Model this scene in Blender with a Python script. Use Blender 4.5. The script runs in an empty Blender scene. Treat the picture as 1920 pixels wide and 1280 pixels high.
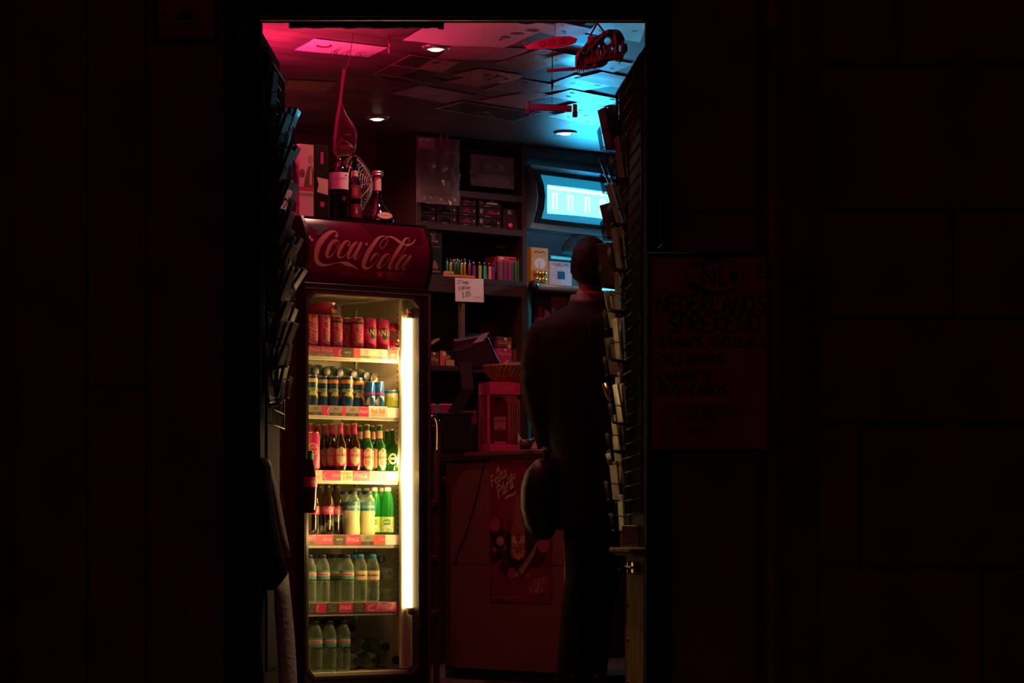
import bpy, math, random
from mathutils import Vector, Matrix, noise
random.seed(7)
PI = math.pi
R_ = math.radians
SC = bpy.context.scene
COL = SC.collection
# ---------------------------------------------------------------- camera, world, lights
F, CX, HY, EYE = 5600.0, 960.0, 1012.0, 0.65
cd = bpy.data.cameras.new('camera'); cam = bpy.data.objects.new('camera', cd); COL.objects.link(cam)
cam.location = (0, 0, EYE); cam.rotation_euler = (PI/2, 0, 0)
cd.sensor_width = 36; cd.lens = 36*F/1920; cd.shift_y = (HY-640)/1920; cd.clip_end = 200
SC.camera = cam
vs = SC.view_settings
vs.view_transform = 'Standard'; vs.look = 'None'; vs.gamma = 1; vs.use_curve_mapping = False; vs.exposure = 0.0
SC.cycles.transparent_max_bounces = 32
w = bpy.data.worlds.new('night'); SC.world = w; w.use_nodes = True
w.node_tree.nodes['Background'].inputs[0].default_value = (1.0, 0.02, 0.13, 1)
w.node_tree.nodes['Background'].inputs[1].default_value = 0.012

def spot(name, loc, color, energy, size=1.9, r=0.03, blend=0.6):
    l = bpy.data.lights.new(name, 'SPOT'); l.energy = energy; l.color = color
    l.spot_size = size; l.spot_blend = blend; l.shadow_soft_size = r
    o = bpy.data.objects.new(name, l); COL.objects.link(o); o.location = loc; return o
WARM = (1.0, 0.40, 0.33)
# the three recessed ceiling lamps (their housings are built with the ceiling)
LAMPS = [(-0.322, 12.61), (-0.664, 14.70), (0.272, 15.22)]
for i, (x, y) in enumerate(LAMPS):
    spot('downlight_beam', (x, y, 2.70), WARM, (17.0, 34.0, 19.0)[i], 2.7, 0.03, 0.9)
# added pink lamp, none seen there, under the ceiling just inside the door head (fixture: see added_pink_lamp)
def area(name, loc, rot, color, energy, sx, sy):
    l = bpy.data.lights.new(name, 'AREA'); l.shape = 'RECTANGLE'; l.size = sx; l.size_y = sy
    l.energy = energy; l.color = color
    o = bpy.data.objects.new(name, l); COL.objects.link(o); o.location = loc; o.rotation_euler = rot; return o
spot('added_door_beam', (-.05, 10.30, 2.66), (1.0, .66, .42), 46.0, R_(84), .03, 1.0)  # added warm beam to brighten the doorway cards and cloths, source unseen
area('added_pink_light', (-0.35, 11.22, 2.625), (R_(95), 0, 0), (1.0, 0.03, 0.17), 7.0, 0.7, 0.03)
wn_ = area('added_wall_light', (-1.24, 12.22, 2.04), (0, R_(180+8), 0), (1.0, 0.025, 0.16), 20.0, 0.05, 0.3); wn_.data.spread = R_(118)  # added uplight to tint the ceiling pink, no such lamp is seen
wn2 = area('added_rear_light', (-1.62, 13.7, 2.0), (0, R_(180+22), 0), (1.0, 0.03, 0.15), 2.6, 0.05, 0.8)  # another added lamp out of view, reddens the rear left ceiling
pl_ = bpy.data.lights.new('added_globe_light', 'POINT'); pl_.energy = 1.2; pl_.color = (1.0, .36, .30); pl_.shadow_soft_size = .05  # added warm fill behind the counter, no lamp seen there
plo = bpy.data.objects.new('added_globe_light', pl_); COL.objects.link(plo); plo.location = (.66, 14.35, 1.62)
# ---------------------------------------------------------------- materials
MATS = {}
def mat(name, col, rough=0.6, metal=0.0, var=0.12, scale=30, bump=0.0, emit=None, es=0, spec=0.5, coat=0.0, stretch=None):
    if name in MATS: return MATS[name]
    m = bpy.data.materials.new(name); m.use_nodes = True; MATS[name] = m
    nt = m.node_tree; N = nt.nodes; L = nt.links; p = N['Principled BSDF']
    tc = N.new('ShaderNodeTexCoord'); no = N.new('ShaderNodeTexNoise'); no.inputs['Scale'].default_value = scale
    no.inputs['Detail'].default_value = 4
    if stretch:
        mp = N.new('ShaderNodeMapping'); mp.inputs['Scale'].default_value = stretch
        L.new(tc.outputs['Object'], mp.inputs[0]); L.new(mp.outputs[0], no.inputs[0])
    else: L.new(tc.outputs['Object'], no.inputs[0])
    r = N.new('ShaderNodeValToRGB')
    r.color_ramp.elements[0].position = 0.3; r.color_ramp.elements[1].position = 0.7
    r.color_ramp.elements[0].color = [c*(1-var) for c in col]+[1]
    r.color_ramp.elements[1].color = [min(1, c*(1+var)) for c in col]+[1]
    L.new(no.outputs['Fac'], r.inputs[0]); L.new(r.outputs[0], p.inputs['Base Color'])
    p.inputs['Roughness'].default_value = rough; p.inputs['Metallic'].default_value = metal
    p.inputs['Specular IOR Level'].default_value = spec; p.inputs['Coat Weight'].default_value = coat
    if emit: p.inputs['Emission Color'].default_value = (*emit, 1); p.inputs['Emission Strength'].default_value = es
    if bump:
        b = N.new('ShaderNodeBump'); b.inputs['Strength'].default_value = bump; b.inputs['Distance'].default_value = 0.01
        L.new(no.outputs['Fac'], b.inputs['Height']); L.new(b.outputs[0], p.inputs['Normal'])
    return m
def clear(name, tcol, dcol, base=0.15, edge=0.7, rough=0.08, bump=.15):
    """thin clear plastic / glass wall: see-through, glossier and denser towards its rim"""
    if name in MATS: return MATS[name]
    m = bpy.data.materials.new(name); m.use_nodes = True; MATS[name] = m
    nt = m.node_tree; N = nt.nodes; L = nt.links; p = N['Principled BSDF']; out = N['Material Output']
    p.inputs['Base Color'].default_value = (*dcol, 1); p.inputs['Roughness'].default_value = rough
    no = N.new('ShaderNodeTexNoise'); no.inputs['Scale'].default_value = 18; tc = N.new('ShaderNodeTexCoord')
    L.new(tc.outputs['Object'], no.inputs[0])
    b = N.new('ShaderNodeBump'); b.inputs['Strength'].default_value = bump; b.inputs['Distance'].default_value = 0.01
    L.new(no.outputs['Fac'], b.inputs['Height']); L.new(b.outputs[0], p.inputs['Normal'])
    t = N.new('ShaderNodeBsdfTransparent'); t.inputs[0].default_value = (*tcol, 1)
    lw = N.new('ShaderNodeLayerWeight'); lw.inputs[0].default_value = 0.4
    ma = N.new('ShaderNodeMath'); ma.operation = 'MULTIPLY_ADD'
    ma.inputs[1].default_value = edge; ma.inputs[2].default_value = base; ma.use_clamp = True
    L.new(lw.outputs['Facing'], ma.inputs[0])
    mx = N.new('ShaderNodeMixShader'); L.new(ma.outputs[0], mx.inputs[0]); L.new(t.outputs[0], mx.inputs[1]); L.new(p.outputs[0], mx.inputs[2])
    L.new(mx.outputs[0], out.inputs[0]); return m

M_ = mat
black = M_('black_plastic', (0.012, 0.010, 0.010), 0.35)
blackm = M_('black_matte', (0.008, 0.006, 0.006), 0.85)
ink = M_('black_ink', (0.006, 0.005, 0.005), 0.7)
white = M_('white_paper', (0.75, 0.72, 0.68), 0.7, var=0.04)
cream = M_('cream_card', (0.62, 0.5, 0.3), 0.6, var=0.05)
greycard = M_('grey_card', (0.22, 0.2, 0.16), 0.6)
darkcard = M_('dark_card', (0.05, 0.035, 0.02), 0.6)
red = M_('red_print', (0.48, 0.018, 0.15), 0.4, var=0.05)
redpl = M_('red_panel', (0.10, 0.003, 0.028), 0.16, var=0.06, scale=4)
pinkish = M_('logo_cream', (0.62, 0.42, 0.3), 0.4, var=0.04)
magenta = M_('magenta_card', (0.5, 0.03, 0.12), 0.45)
brass = M_('brass_metal', (0.6, 0.42, 0.13), 0.3, 1.0)
chrome = M_('chrome_metal', (0.75, 0.73, 0.7), 0.12, 1.0)
steel = M_('steel_wire', (0.10, 0.09, 0.08), 0.35, 1.0)
wood = M_('dark_wood', (0.05, 0.022, 0.016), 0.5, var=0.35, scale=8, bump=0.2, stretch=(1, 1, 6))
shelfwood = M_('shelf_wood', (0.036, 0.015, 0.011), 0.45, var=0.3, scale=10, bump=0.1, stretch=(1, 6, 6))
skin = M_('skin', (0.35, 0.18, 0.12), 0.55)
gold = M_('gold_foil', (0.75, 0.5, 0.1), 0.25, 0.9)
green = M_('green_print', (0.02, 0.35, 0.06), 0.4)
blue = M_('blue_print', (0.005, 0.06, 0.17), 0.35)
teal = M_('teal_print', (0.01, 0.16, 0.22), 0.35)
orange = M_('orange_print', (0.7, 0.25, 0.03), 0.4)
cyanp = M_('cyan_card', (0.05, 0.45, 0.6), 0.45)
brown = M_('brown_card', (0.35, 0.2, 0.11), 0.6)
purple = M_('purple_print', (0.2, 0.03, 0.3), 0.4)
pencilg = M_('lime_print', (0.45, 0.55, 0.05), 0.4)
silver = M_('aluminium', (0.7, 0.66, 0.6), 0.28, 0.9)
# ---------------------------------------------------------------- mesh builder
def catmull(P, k):
    if k <= 1 or len(P) < 3: return [tuple(p) for p in P]
    out = []
    n = len(P)
    for i in range(n-1):
        p0 = P[max(i-1, 0)]; p1 = P[i]; p2 = P[i+1]; p3 = P[min(i+2, n-1)]
        for j in range(k):
            t = j/k
            out.append(tuple(0.5*((2*b)+(-a+c)*t+(2*a-5*b+4*c-d)*t*t+(-a+3*b-3*c+d)*t**3) for a, b, c, d in zip(p0, p1, p2, p3)))
    out.append(tuple(P[-1])); return out
_txt = {}
def text_geo(s, bold=0.0, shear=0.0, sp=1.0):
    key = (s, bold, shear, sp)
    if key not in _txt:
        c = bpy.data.curves.new('t', 'FONT'); c.body = s; c.size = 1; c.offset = bold; c.shear = shear
        c.resolution_u = 2; c.space_character = sp
        o = bpy.data.objects.new('t', c)
        me = bpy.data.meshes.new_from_object(o)
        V = [tuple(v.co) for v in me.vertices]; Fc = [tuple(p.vertices) for p in me.polygons]
        bpy.data.objects.remove(o); bpy.data.curves.remove(c); bpy.data.meshes.remove(me)
        _txt[key] = (V, Fc)
    return _txt[key]
G = {
'A':[[(0,0),(2,6),(4,0)],[(.8,2.2),(3.2,2.2)]],'B':[[(0,0),(0,6),(2.8,5.7),(3,4),(0,3.2),(3.2,2.8),(3.4,.8),(0,0)]],
'C':[[(3.7,5),(2.5,6),(.6,4.8),(0,2.6),(1,.3),(2.6,0),(3.8,.9)]],'D':[[(0,0),(.2,6),(3,4.8),(3.8,2.4),(2.6,.4),(0,0)]],
'E':[[(3.6,6),(.2,5.8),(0,0),(3.6,.2)],[(.1,3.1),(2.8,3.2)]],'F':[[(3.6,6),(0,6),(0,0)],[(0,3.2),(2.6,3.2)]],
'G':[[(3.7,5),(2,6),(.2,4),(.3,1),(2,0),(3.7,1),(3.7,2.8),(2.2,2.8)]],'I':[[(1,0),(1,6)]],
'K':[[(0,0),(0,6)],[(3.6,6),(.2,2.8),(3.8,0)]],'L':[[(0,6),(0,0),(3.4,0)]],'M':[[(0,0),(.4,6),(2,2.5),(3.8,6),(4.2,0)]],
'N':[[(0,0),(.2,6),(3.4,0),(3.8,6)]],'O':[[(2,6),(.3,4.6),(0,2.4),(1.4,0),(3.2,1),(3.8,3.6),(2,6)]],
'P':[[(0,0),(.2,6),(3,5.6),(3.2,3.6),(.2,2.8)]],'R':[[(0,0),(.2,6),(3,5.6),(3,3.8),(.2,3),(3.6,0)]],
'S':[[(3.5,5.2),(2,6),(.4,4.9),(1,3.4),(3,2.6),(3.4,1),(1.8,0),(0,.9)]],'T':[[(0,6),(4,6)],[(2,6),(1.9,0)]],
'U':[[(0,6),(.1,1.2),(1.8,0),(3.4,1.2),(3.6,6)]],'V':[[(0,6),(2,0),(4,6)]],'W':[[(0,6),(1,0),(2,4),(3,0),(4,6)]],
'Y':[[(0,6),(2,3)],[(4,6),(1.4,0)]],'Z':[[(0,6),(3.6,6),(0,0),(3.8,0)]],
'm':[[(0,0),(0,3.6),(.2,3),(1.2,3.8),(1.7,3),(1.7,0)],[(1.7,3),(2.8,3.8),(3.4,3),(3.4,0)]],
'p':[[(0,-1.6),(.2,3.6),(2,3.8),(2.8,2),(1.8,.2),(.2,.6)]],'g':[[(2.8,3.4),(1,3.8),(.1,2),(1.4,.2),(2.6,1.2),(2.8,3.6),(2.6,-1.4),(.6,-1.8)]],
'o':[[(1.5,3.8),(.1,2.2),(1.2,0),(2.8,1.6),(1.5,3.8)]],'e':[[(.2,2),(2.6,2.3),(1.8,3.8),(.2,2.4),(.8,.2),(2.6,.6)]],
'h':[[(0,0),(.2,6)],[(.1,2.4),(1.6,3.8),(2.4,2.8),(2.5,0)]],'a':[[(2.6,3.6),(.8,3.6),(.1,1.4),(1.2,0),(2.4,1.6),(2.6,3.6),(2.8,0)]],
'1':[[(0.2,4.6),(1.6,6),(1.4,0)],[(.4,0),(2.6,0)]],'2':[[(.2,5),(1.8,6),(3,4.6),(0,0),(3.4,.1)]],
'4':[[(2.4,0),(2.6,6),(0,2),(3.6,2)]],'0':[[(1.6,6),(.2,4),(.3,1),(1.8,0),(3,2),(2.8,5),(1.6,6)]],
'5':[[(3,6),(.6,6),(.4,3.6),(2.6,3.6),(2.8,1),(.2,0)]],'9':[[(3,5),(1,6),(.4,4),(2.6,3.4),(3,5.4),(2.6,0)]],
'.':[[(.6,0),(.9,.5)]],',':[[(.9,.6),(.4,-1.2)]],'-':[[(.2,2.8),(2,3)]],'/':[[(0,-.4),(2.8,6.4)]],
'x':[[(0,0),(2.6,3.6)],[(0,3.6),(2.6,0)]],'€':[[(3.6,5.4),(1.8,6),(.6,3),(1.8,0),(3.6,.8)],[(-.2,3.7),(2.6,3.7)],[(-.2,2.4),(2.4,2.4)]],
}
LOGO_RAW = [
 [(548,352,40),(575,318,26),(560,282,16),(520,268,26),(455,292,50),(365,372,74),(292,480,84),(264,590,76),(262,680,66),(294,742,54),(360,774,34),(450,768,16),(550,745,8),(620,737,18),(700,748,52),(760,768,44),(820,795,22),(885,840,4)],
 [(585,405,10),(540,402,25),(480,455,52),(428,570,56),(420,636,44),(450,652,28),(510,610,12),(570,520,8),(600,450,8),(585,405,10),(552,430,12),(548,468,8),(600,500,6)],
 [(738,490,30),(762,450,18),(745,415,14),(700,422,30),(650,480,50),(602,570,54),(590,636,44),(620,664,24),(680,640,12),(740,570,6)],
 [(880,430,14),(838,452,38),(780,530,52),(738,630,46),(748,674,24),(790,650,12),(860,550,8),(900,450,8)],
 [(938,432,38),(900,510,48),(845,620,52),(835,676,30),(880,670,10),(952,568,5)],
 [(993,462,36),(1030,458,36)],
 [(1300,352,8),(1326,400,8),(1300,478,8),(1250,528,8),(1216,500,8),(1240,420,8),(1310,365,10)],
 [(1312,350,10),(1260,340,14),(1190,372,34),(1120,460,54),(1042,580,70),(988,700,74),(972,785,60),(1010,824,34),(1080,800,14),(1160,720,8),(1198,640,8),(1178,598,12),(1132,622,34),(1092,680,28),(1058,730,6)],
 [(1316,356,8),(1378,352,24),(1440,380,34),(1500,420,46),(1535,445,40)],
 [(1565,468,14),(1630,474,34),(1700,450,22),(1755,380,3)],
 [(1350,605,10),(1300,620,30),(1240,690,50),(1192,785,52),(1202,816,30),(1250,800,10),(1330,720,8),(1366,640,8),(1348,605,9),(1310,640,8),(1322,690,6),(1370,690,6)],
 [(1642,440,8),(1656,392,8),(1638,368,12),(1590,390,30),(1520,500,50),(1432,640,54),(1364,776,50),(1362,824,38),(1400,810,14),(1440,750,8)],
 [(1620,490,6),(1560,580,6),(1460,662,6)],
 [(1620,625,18),(1560,650,44),(1492,740,54),(1458,816,44),(1482,840,20),(1550,780,8),(1610,690,6)],
 [(1682,630,38),(1632,700,48),(1562,800,52),(1572,840,28),(1620,820,8),(1667,750,4)]]
LOGO = [[((x-230)/1525, -(y-600-.075*(x-960))/1525, wd/1525) for x, y, wd in s] for s in LOGO_RAW]

class MB:
    def __init__(s):
        s.v = []; s.f = []; s.m = []; s.sm = []; s.mats = []; s.T = Matrix(); s.warp = None
    def mi(s, m):
        if m not in s.mats: s.mats.append(m)
        return s.mats.index(m)
    def add(s, V, Fc, m, smooth=False):
        b = len(s.v)
        for p in V:
            p = Vector(p)
            if s.warp: p = Vector(s.warp(p))
            s.v.append(s.T @ p)
        i = s.mi(m)
        for q in Fc:
            s.f.append([b+k for k in q]); s.m.append(i); s.sm.append(smooth)
    def box(s, a, b, m, bev=0.0):
        x0, y0, z0 = a; x1, y1, z1 = b
        if bev <= 0:
            V = [(x0,y0,z0),(x1,y0,z0),(x1,y1,z0),(x0,y1,z0),(x0,y0,z1),(x1,y0,z1),(x1,y1,z1),(x0,y1,z1)]
            s.add(V, [(0,3,2,1),(4,5,6,7),(0,1,5,4),(1,2,6,5),(2,3,7,6),(3,0,4,7)], m); return
        c = min(bev, abs(x1-x0)*.45, abs(y1-y0)*.45, abs(z1-z0)*.45)
        xs = ((x0, x0+c), (x1, x1-c)); ys = ((y0, y0+c), (y1, y1-c)); zs = ((z0, z0+c), (z1, z1-c))
        V = []; idx = {}
        for i in (0, 1):
            for j in (0, 1):
                for k in (0, 1):
                    for ax in range(3):
                        p = [xs[i][1], ys[j][1], zs[k][1]]; p[ax] = (xs[i][0], ys[j][0], zs[k][0])[ax]
                        idx[(i, j, k, ax)] = len(V); V.append(tuple(p))
        Fc = []
        for ax in range(3):
            o = [a_ for a_ in range(3) if a_ != ax]
            for sd in (0, 1):
                q = []
                for (p, r) in ((0,0),(1,0),(1,1),(0,1)):
                    ii = [0,0,0]; ii[ax] = sd; ii[o[0]] = p; ii[o[1]] = r; q.append(idx[(*ii, ax)])
                Fc.append(q)
        for ax in range(3):
            o = [a_ for a_ in range(3) if a_ != ax]
            for p in (0, 1):
                for r in (0, 1):
                    A = [0,0,0]; A[o[0]] = p; A[o[1]] = r; B = list(A); B[ax] = 1
                    Fc.append([idx[(*A, o[0])], idx[(*B, o[0])], idx[(*B, o[1])], idx[(*A, o[1])]])
        for i in (0, 1):
            for j in (0, 1):
                for k in (0, 1): Fc.append([idx[(i,j,k,a_)] for a_ in range(3)])
        s.add(V, Fc, m)
    def lathe(s, prof, m, n=24, smooth=True, axis=None):
        """prof: (r, z[, material]) rows from bottom to top"""
        V = []
        for p in prof:
            for i in range(n):
                a = 2*PI*i/n; V.append((p[0]*math.cos(a), p[0]*math.sin(a), p[1]))
        b = len(s.v); s.add(V, [], m)
        for j in range(len(prof)-1):
            mm = prof[j][2] if len(prof[j]) > 2 and prof[j][2] else m
            i0 = s.mi(mm)
            for i in range(n):
                k = (i+1) % n
                s.f.append([b+j*n+i, b+j*n+k, b+(j+1)*n+k, b+(j+1)*n+i]); s.m.append(i0); s.sm.append(smooth)
    def tube(s, P, r, m, n=8, closed=False, smooth=True, caps=True, flat=1.0):
        P = [Vector(p) for p in P]; k = len(P)
        rr = r if isinstance(r, (list, tuple)) else [r]*k
        V = []; up = None
        for i, p in enumerate(P):
            if closed: d = P[(i+1) % k]-P[i-1]
            else: d = P[min(i+1, k-1)]-P[max(i-1, 0)]
            if d.length < 1e-9: d = Vector((0, 0, 1))
            d.normalize()
            if up is None:
                up = Vector((0, 0, 1)) if abs(d.z) < .9 else Vector((0, 1, 0))
            up = (up-d*up.dot(d)); 
            if up.length < 1e-6: up = d.orthogonal()
            up.normalize(); sd = d.cross(up)
            for j in range(n):
                a = 2*PI*j/n; V.append(p+(up*math.cos(a)+sd*math.sin(a)*flat)*rr[i])
        Fc = []
        for i in range(k if closed else k-1):
            q = (i+1) % k
            for j in range(n):
                l = (j+1) % n; Fc.append((i*n+j, i*n+l, q*n+l, q*n+j))
        if caps and not closed: Fc += [tuple(range(n))[::-1], tuple((k-1)*n+j for j in range(n))]
        s.add(V, Fc, m, smooth)
    def loft(s, rings, m, smooth=True, n=28, ex=1.0, fold=0.0, seed=0):
        """rings: (cx, cy, cz, rx, ry) horizontal ellipses bottom to top"""
        V = []
        for (cx, cy, cz, rx, ry) in rings:
            for i in range(n):
                a = 2*PI*i/n; c = math.cos(a); q = math.sin(a)
                c = math.copysign(abs(c)**ex, c); q = math.copysign(abs(q)**ex, q)
                d = 1+fold*(noise.noise(Vector((c*3+seed, q*3, cz*2.2)))*.8+noise.noise(Vector((c*9, q*9+seed, cz*3)))*.4)
                V.append((cx+rx*c*d, cy+ry*q*d, cz))
        k = len(rings)
        Fc = [(i*n+j, i*n+(j+1) % n, (i+1)*n+(j+1) % n, (i+1)*n+j) for i in range(k-1) for j in range(n)]
        Fc += [tuple(range(n))[::-1], tuple((k-1)*n+j for j in range(n))]
        s.add(V, Fc, m, smooth)
    def ball(s, c, r, m, n=12, sc=(1, 1, 1)):
        V = []; k = n//2
        for i in range(k+1):
            t = PI*i/k-PI/2
            for j in range(n):
                a = 2*PI*j/n
                V.append((c[0]+r*sc[0]*math.cos(t)*math.cos(a), c[1]+r*sc[1]*math.cos(t)*math.sin(a), c[2]+r*sc[2]*math.sin(t)))
        s.add(V, [(i*n+j, i*n+(j+1) % n, (i+1)*n+(j+1) % n, (i+1)*n+j) for i in range(k) for j in range(n)], m, True)
    def prism(s, P, y0, y1, m):
        """P: (x,z) outline, extruded along y"""
        n = len(P)
        V = [(p[0], y0, p[1]) for p in P]+[(p[0], y1, p[1]) for p in P]
        s.add(V, [tuple(range(n)), tuple(range(2*n-1, n-1, -1))]+[(i, n+i, n+(i+1) % n, (i+1) % n) for i in range(n)], m)
    def ring(s, A, B, y0, y1, m):
        n = len(A); V = [(p[0], y, p[1]) for y in (y0, y1) for P in (A, B) for p in P]; Fc = []
        for i in range(n):
            j = (i+1) % n
            Fc += [(i, j, n+j, n+i), (2*n+i, 3*n+i, 3*n+j, 2*n+j), (i, 2*n+i, 2*n+j, j), (n+i, n+j, 3*n+j, 3*n+i)]
        s.add(V, Fc, m)
    # --- drawing on a face: x right, y up, z out
    def rect2(s, x0, y0, x1, y1, m, z=.0008, k=1):
        V = []; Fc = []
        for i in range(k+1):
            x = x0+(x1-x0)*i/k; V += [(x, y0, z), (x, y1, z)]
        for i in range(k): Fc.append((2*i, 2*i+2, 2*i+3, 2*i+1))
        s.add(V, Fc, m)
    def poly2(s, P, m, z=.0008):
        if not s.warp: s.add([(x, y, z) for x, y in P], [tuple(range(len(P)))], m); return
        # on a bent surface: fill row by row so that it follows the bend
        ya = min(p[1] for p in P); yb = max(p[1] for p in P); xa = min(p[0] for p in P); xb = max(p[0] for p in P)
        ny = max(9, min(14, int((yb-ya)/.004))); nx = max(2, min(14, int((xb-xa)/.004))); V = []
        for j in range(ny+1):
            y = min(max(ya+(yb-ya)*j/ny, ya+1e-6), yb-1e-6); X = []
            for i in range(len(P)):
                a = P[i]; b = P[(i+1) % len(P)]
                if (a[1]-y)*(b[1]-y) <= 0 and abs(a[1]-b[1]) > 1e-9: X.append(a[0]+(b[0]-a[0])*(y-a[1])/(b[1]-a[1]))
            if not X: X = [xa, xa]
            for i in range(nx+1): V.append((min(X)+(max(X)-min(X))*i/nx, y, z))
        s.add(V, [(j*(nx+1)+i, j*(nx+1)+i+1, (j+1)*(nx+1)+i+1, (j+1)*(nx+1)+i) for j in range(ny) for i in range(nx)], m)
    def circ2(s, x, y, r, m, z=.0008, n=20, ry=None):
        ry = ry or r
        s.poly2([(x+r*math.cos(2*PI*i/n), y+ry*math.sin(2*PI*i/n)) for i in range(n)], m, z)
    def circring2(s, x, y, r, wd, m, z=.0008, n=24, ry=None):
        ry = ry or r
        P = [(x+r*math.cos(2*PI*i/n), y+ry*math.sin(2*PI*i/n), wd) for i in range(n+1)]
        s.stroke2(P, m, z, 1)
    def stroke2(s, P, m, z=.0008, k=3):
        if s.warp and k == 3: k = 9
        P = catmull(P, k); V = []; n = len(P)
        for i in range(n):
            a = Vector(P[max(i-1, 0)][:2]); b = Vector(P[min(i+1, n-1)][:2]); d = b-a
            if d.length < 1e-9: d = Vector((1, 0))
            d.normalize(); nr = Vector((-d.y, d.x))*P[i][2]*.5
            V += [(P[i][0]+nr.x, P[i][1]+nr.y, z), (P[i][0]-nr.x, P[i][1]-nr.y, z)]
        s.add(V, [(2*i, 2*i+1, 2*i+3, 2*i+2) for i in range(n-1)], m)
    def text2(s, t, x, y, size, m, z=.0009, bold=0.0, shear=0.0, al='c', rot=0, sp=1.0, sx=1.0):
        V, Fc = text_geo(t, bold, shear, sp)
        if not V: return
        x0 = min(p[0] for p in V); x1 = max(p[0] for p in V); wd = x1-x0
        off = {'c': -(x0+x1)/2, 'l': -x0, 'r': -x1}[al]
        c, q = math.cos(rot), math.sin(rot)
        O = []
        for p in V:
            a = (p[0]+off)*size*sx; b = p[1]*size; O.append((x+a*c-b*q, y+a*q+b*c, z))
        s.add(O, Fc, m)
    def hand2(s, t, x, y, h, m, wd=.1, z=.0009, k=2, rot=0, jit=.15, adv=1.22):
        u = h/6; cxp = 0; c, q = math.cos(rot), math.sin(rot); rnd = random.Random(len(t)*7+int(abs(x)*1e4) % 97)
        for ch in t:
            if ch == ' ': cxp += 2.6*u; continue
            g = G[ch]; mx = max(p[0] for st in g for p in st); jy = rnd.uniform(-jit, jit)*u*1.5
            for st in g:
                P = []
                for p in st:
                    a = cxp+(p[0]+rnd.uniform(-jit, jit))*u; b = (p[1]+rnd.uniform(-jit, jit))*u+jy
                    P.append((x+a*c-b*q, y+a*q+b*c, wd*h))
                e = P[-1]; P = P if len(P) > 2 else [P[0], ((P[0][0]+e[0])/2, (P[0][1]+e[1])/2, wd*h), e]
                s.stroke2(P, m, z, k)
            cxp += (mx+adv)*u
    def logo2(s, x, y, wd, m, z=.0009, k=2, rot=0):
        """script lettering, x,y = left middle"""
        c, q = math.cos(rot), math.sin(rot)
        for st in LOGO:
            s.stroke2([(x+(p[0]*c-p[1]*q)*wd, y+(p[0]*q+p[1]*c)*wd, max(p[2]*wd, wd*.007)) for p in st], m, z, k)
    def build(s, name, parent=None, loc=(0, 0, 0), rz=0, mods=()):
        me = bpy.data.meshes.new(name); me.from_pydata([tuple(v) for v in s.v], [], s.f)
        for m in s.mats: me.materials.append(m)
        me.polygons.foreach_set('material_index', s.m); me.polygons.foreach_set('use_smooth', s.sm); me.update()
        o = bpy.data.objects.new(name, me); COL.objects.link(o); o.location = loc; o.rotation_euler = (0, 0, rz)
        if parent: o.parent = parent
        for md in mods:
            mo = o.modifiers.new(md[0].lower(), md[0])
            for k, v in md[1].items(): setattr(mo, k, v)
        return o
def tag(o, label=None, cat=None, group=None, kind=None):
    if label: o['label'] = label
    if cat: o['category'] = cat
    if group: o['group'] = group
    if kind: o['kind'] = kind
    return o
def thing(name, label, cat, loc, rz=0, group=None):
    o = bpy.data.objects.new(name, None); COL.objects.link(o); o.location = loc; o.rotation_euler = (0, 0, rz)
    o.empty_display_size = .05
    return tag(o, label, cat, group)
def dup(root, loc, rz, label, group=None, rot=None):
    r = root.copy(); COL.objects.link(r); r.location = loc; r.rotation_euler = rot or (0, 0, rz); r['label'] = label
    if group: r['group'] = group
    for ch in list(root.children):
        c = ch.copy(); COL.objects.link(c); c.parent = r
        for g in list(ch.children):
            d = g.copy(); COL.objects.link(d); d.parent = c
    return r
def struct(mb, name, **k): return tag(mb.build(name, **k), kind='structure')
CAMV = Vector((0, 0, EYE))
def at(px, py, Y): return Vector(((px-CX)/F*Y, Y, EYE+(HY-py)/F*Y))
def onz(px, py, z):
    Y = (z-EYE)*F/(HY-py); return at(px, py, Y)
class Fr:
    """an upright frame: x along the front, y into the depth, z up"""
    def __init__(s, x, y, deg):
        s.o = Vector((x, y, 0)); s.a = R_(deg); s.u = Vector((math.cos(s.a), math.sin(s.a), 0)); s.v = Vector((-math.sin(s.a), math.cos(s.a), 0))
    def w(s, x, y, z): return s.o+s.u*x+s.v*y+Vector((0, 0, z))
    def hit(s, px, py, ly):
        r = Vector(((px-CX)/F, 1, (HY-py)/F)); t = (ly-(CAMV-s.o).dot(s.v))/r.dot(s.v); p = CAMV+r*t
        return (p-s.o).dot(s.u), p.z
FR = Fr(-0.889, 12.44, 38.5)       # drinks cooler
SH = Fr(-0.438, 15.30, 39.5)       # shelf wall behind the counter
CT = Fr(-0.31, 14.10, -51.5)       # shop counter
def ordw(i): return ['first','second','third','fourth','fifth','sixth','seventh','eighth','ninth','tenth','eleventh','twelfth','thirteenth','fourteenth','fifteenth','sixteenth','seventeenth','eighteenth','nineteenth','twentieth'][i]
def FACE(w_, d_, x0=0, z0=0):
    """draw plane -> front face (y = -d_) with x centred on w_/2"""
    return Matrix(((1,0,0,-w_/2+x0),(0,0,-1,-d_),(0,1,0,z0),(0,0,0,1)))
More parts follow.
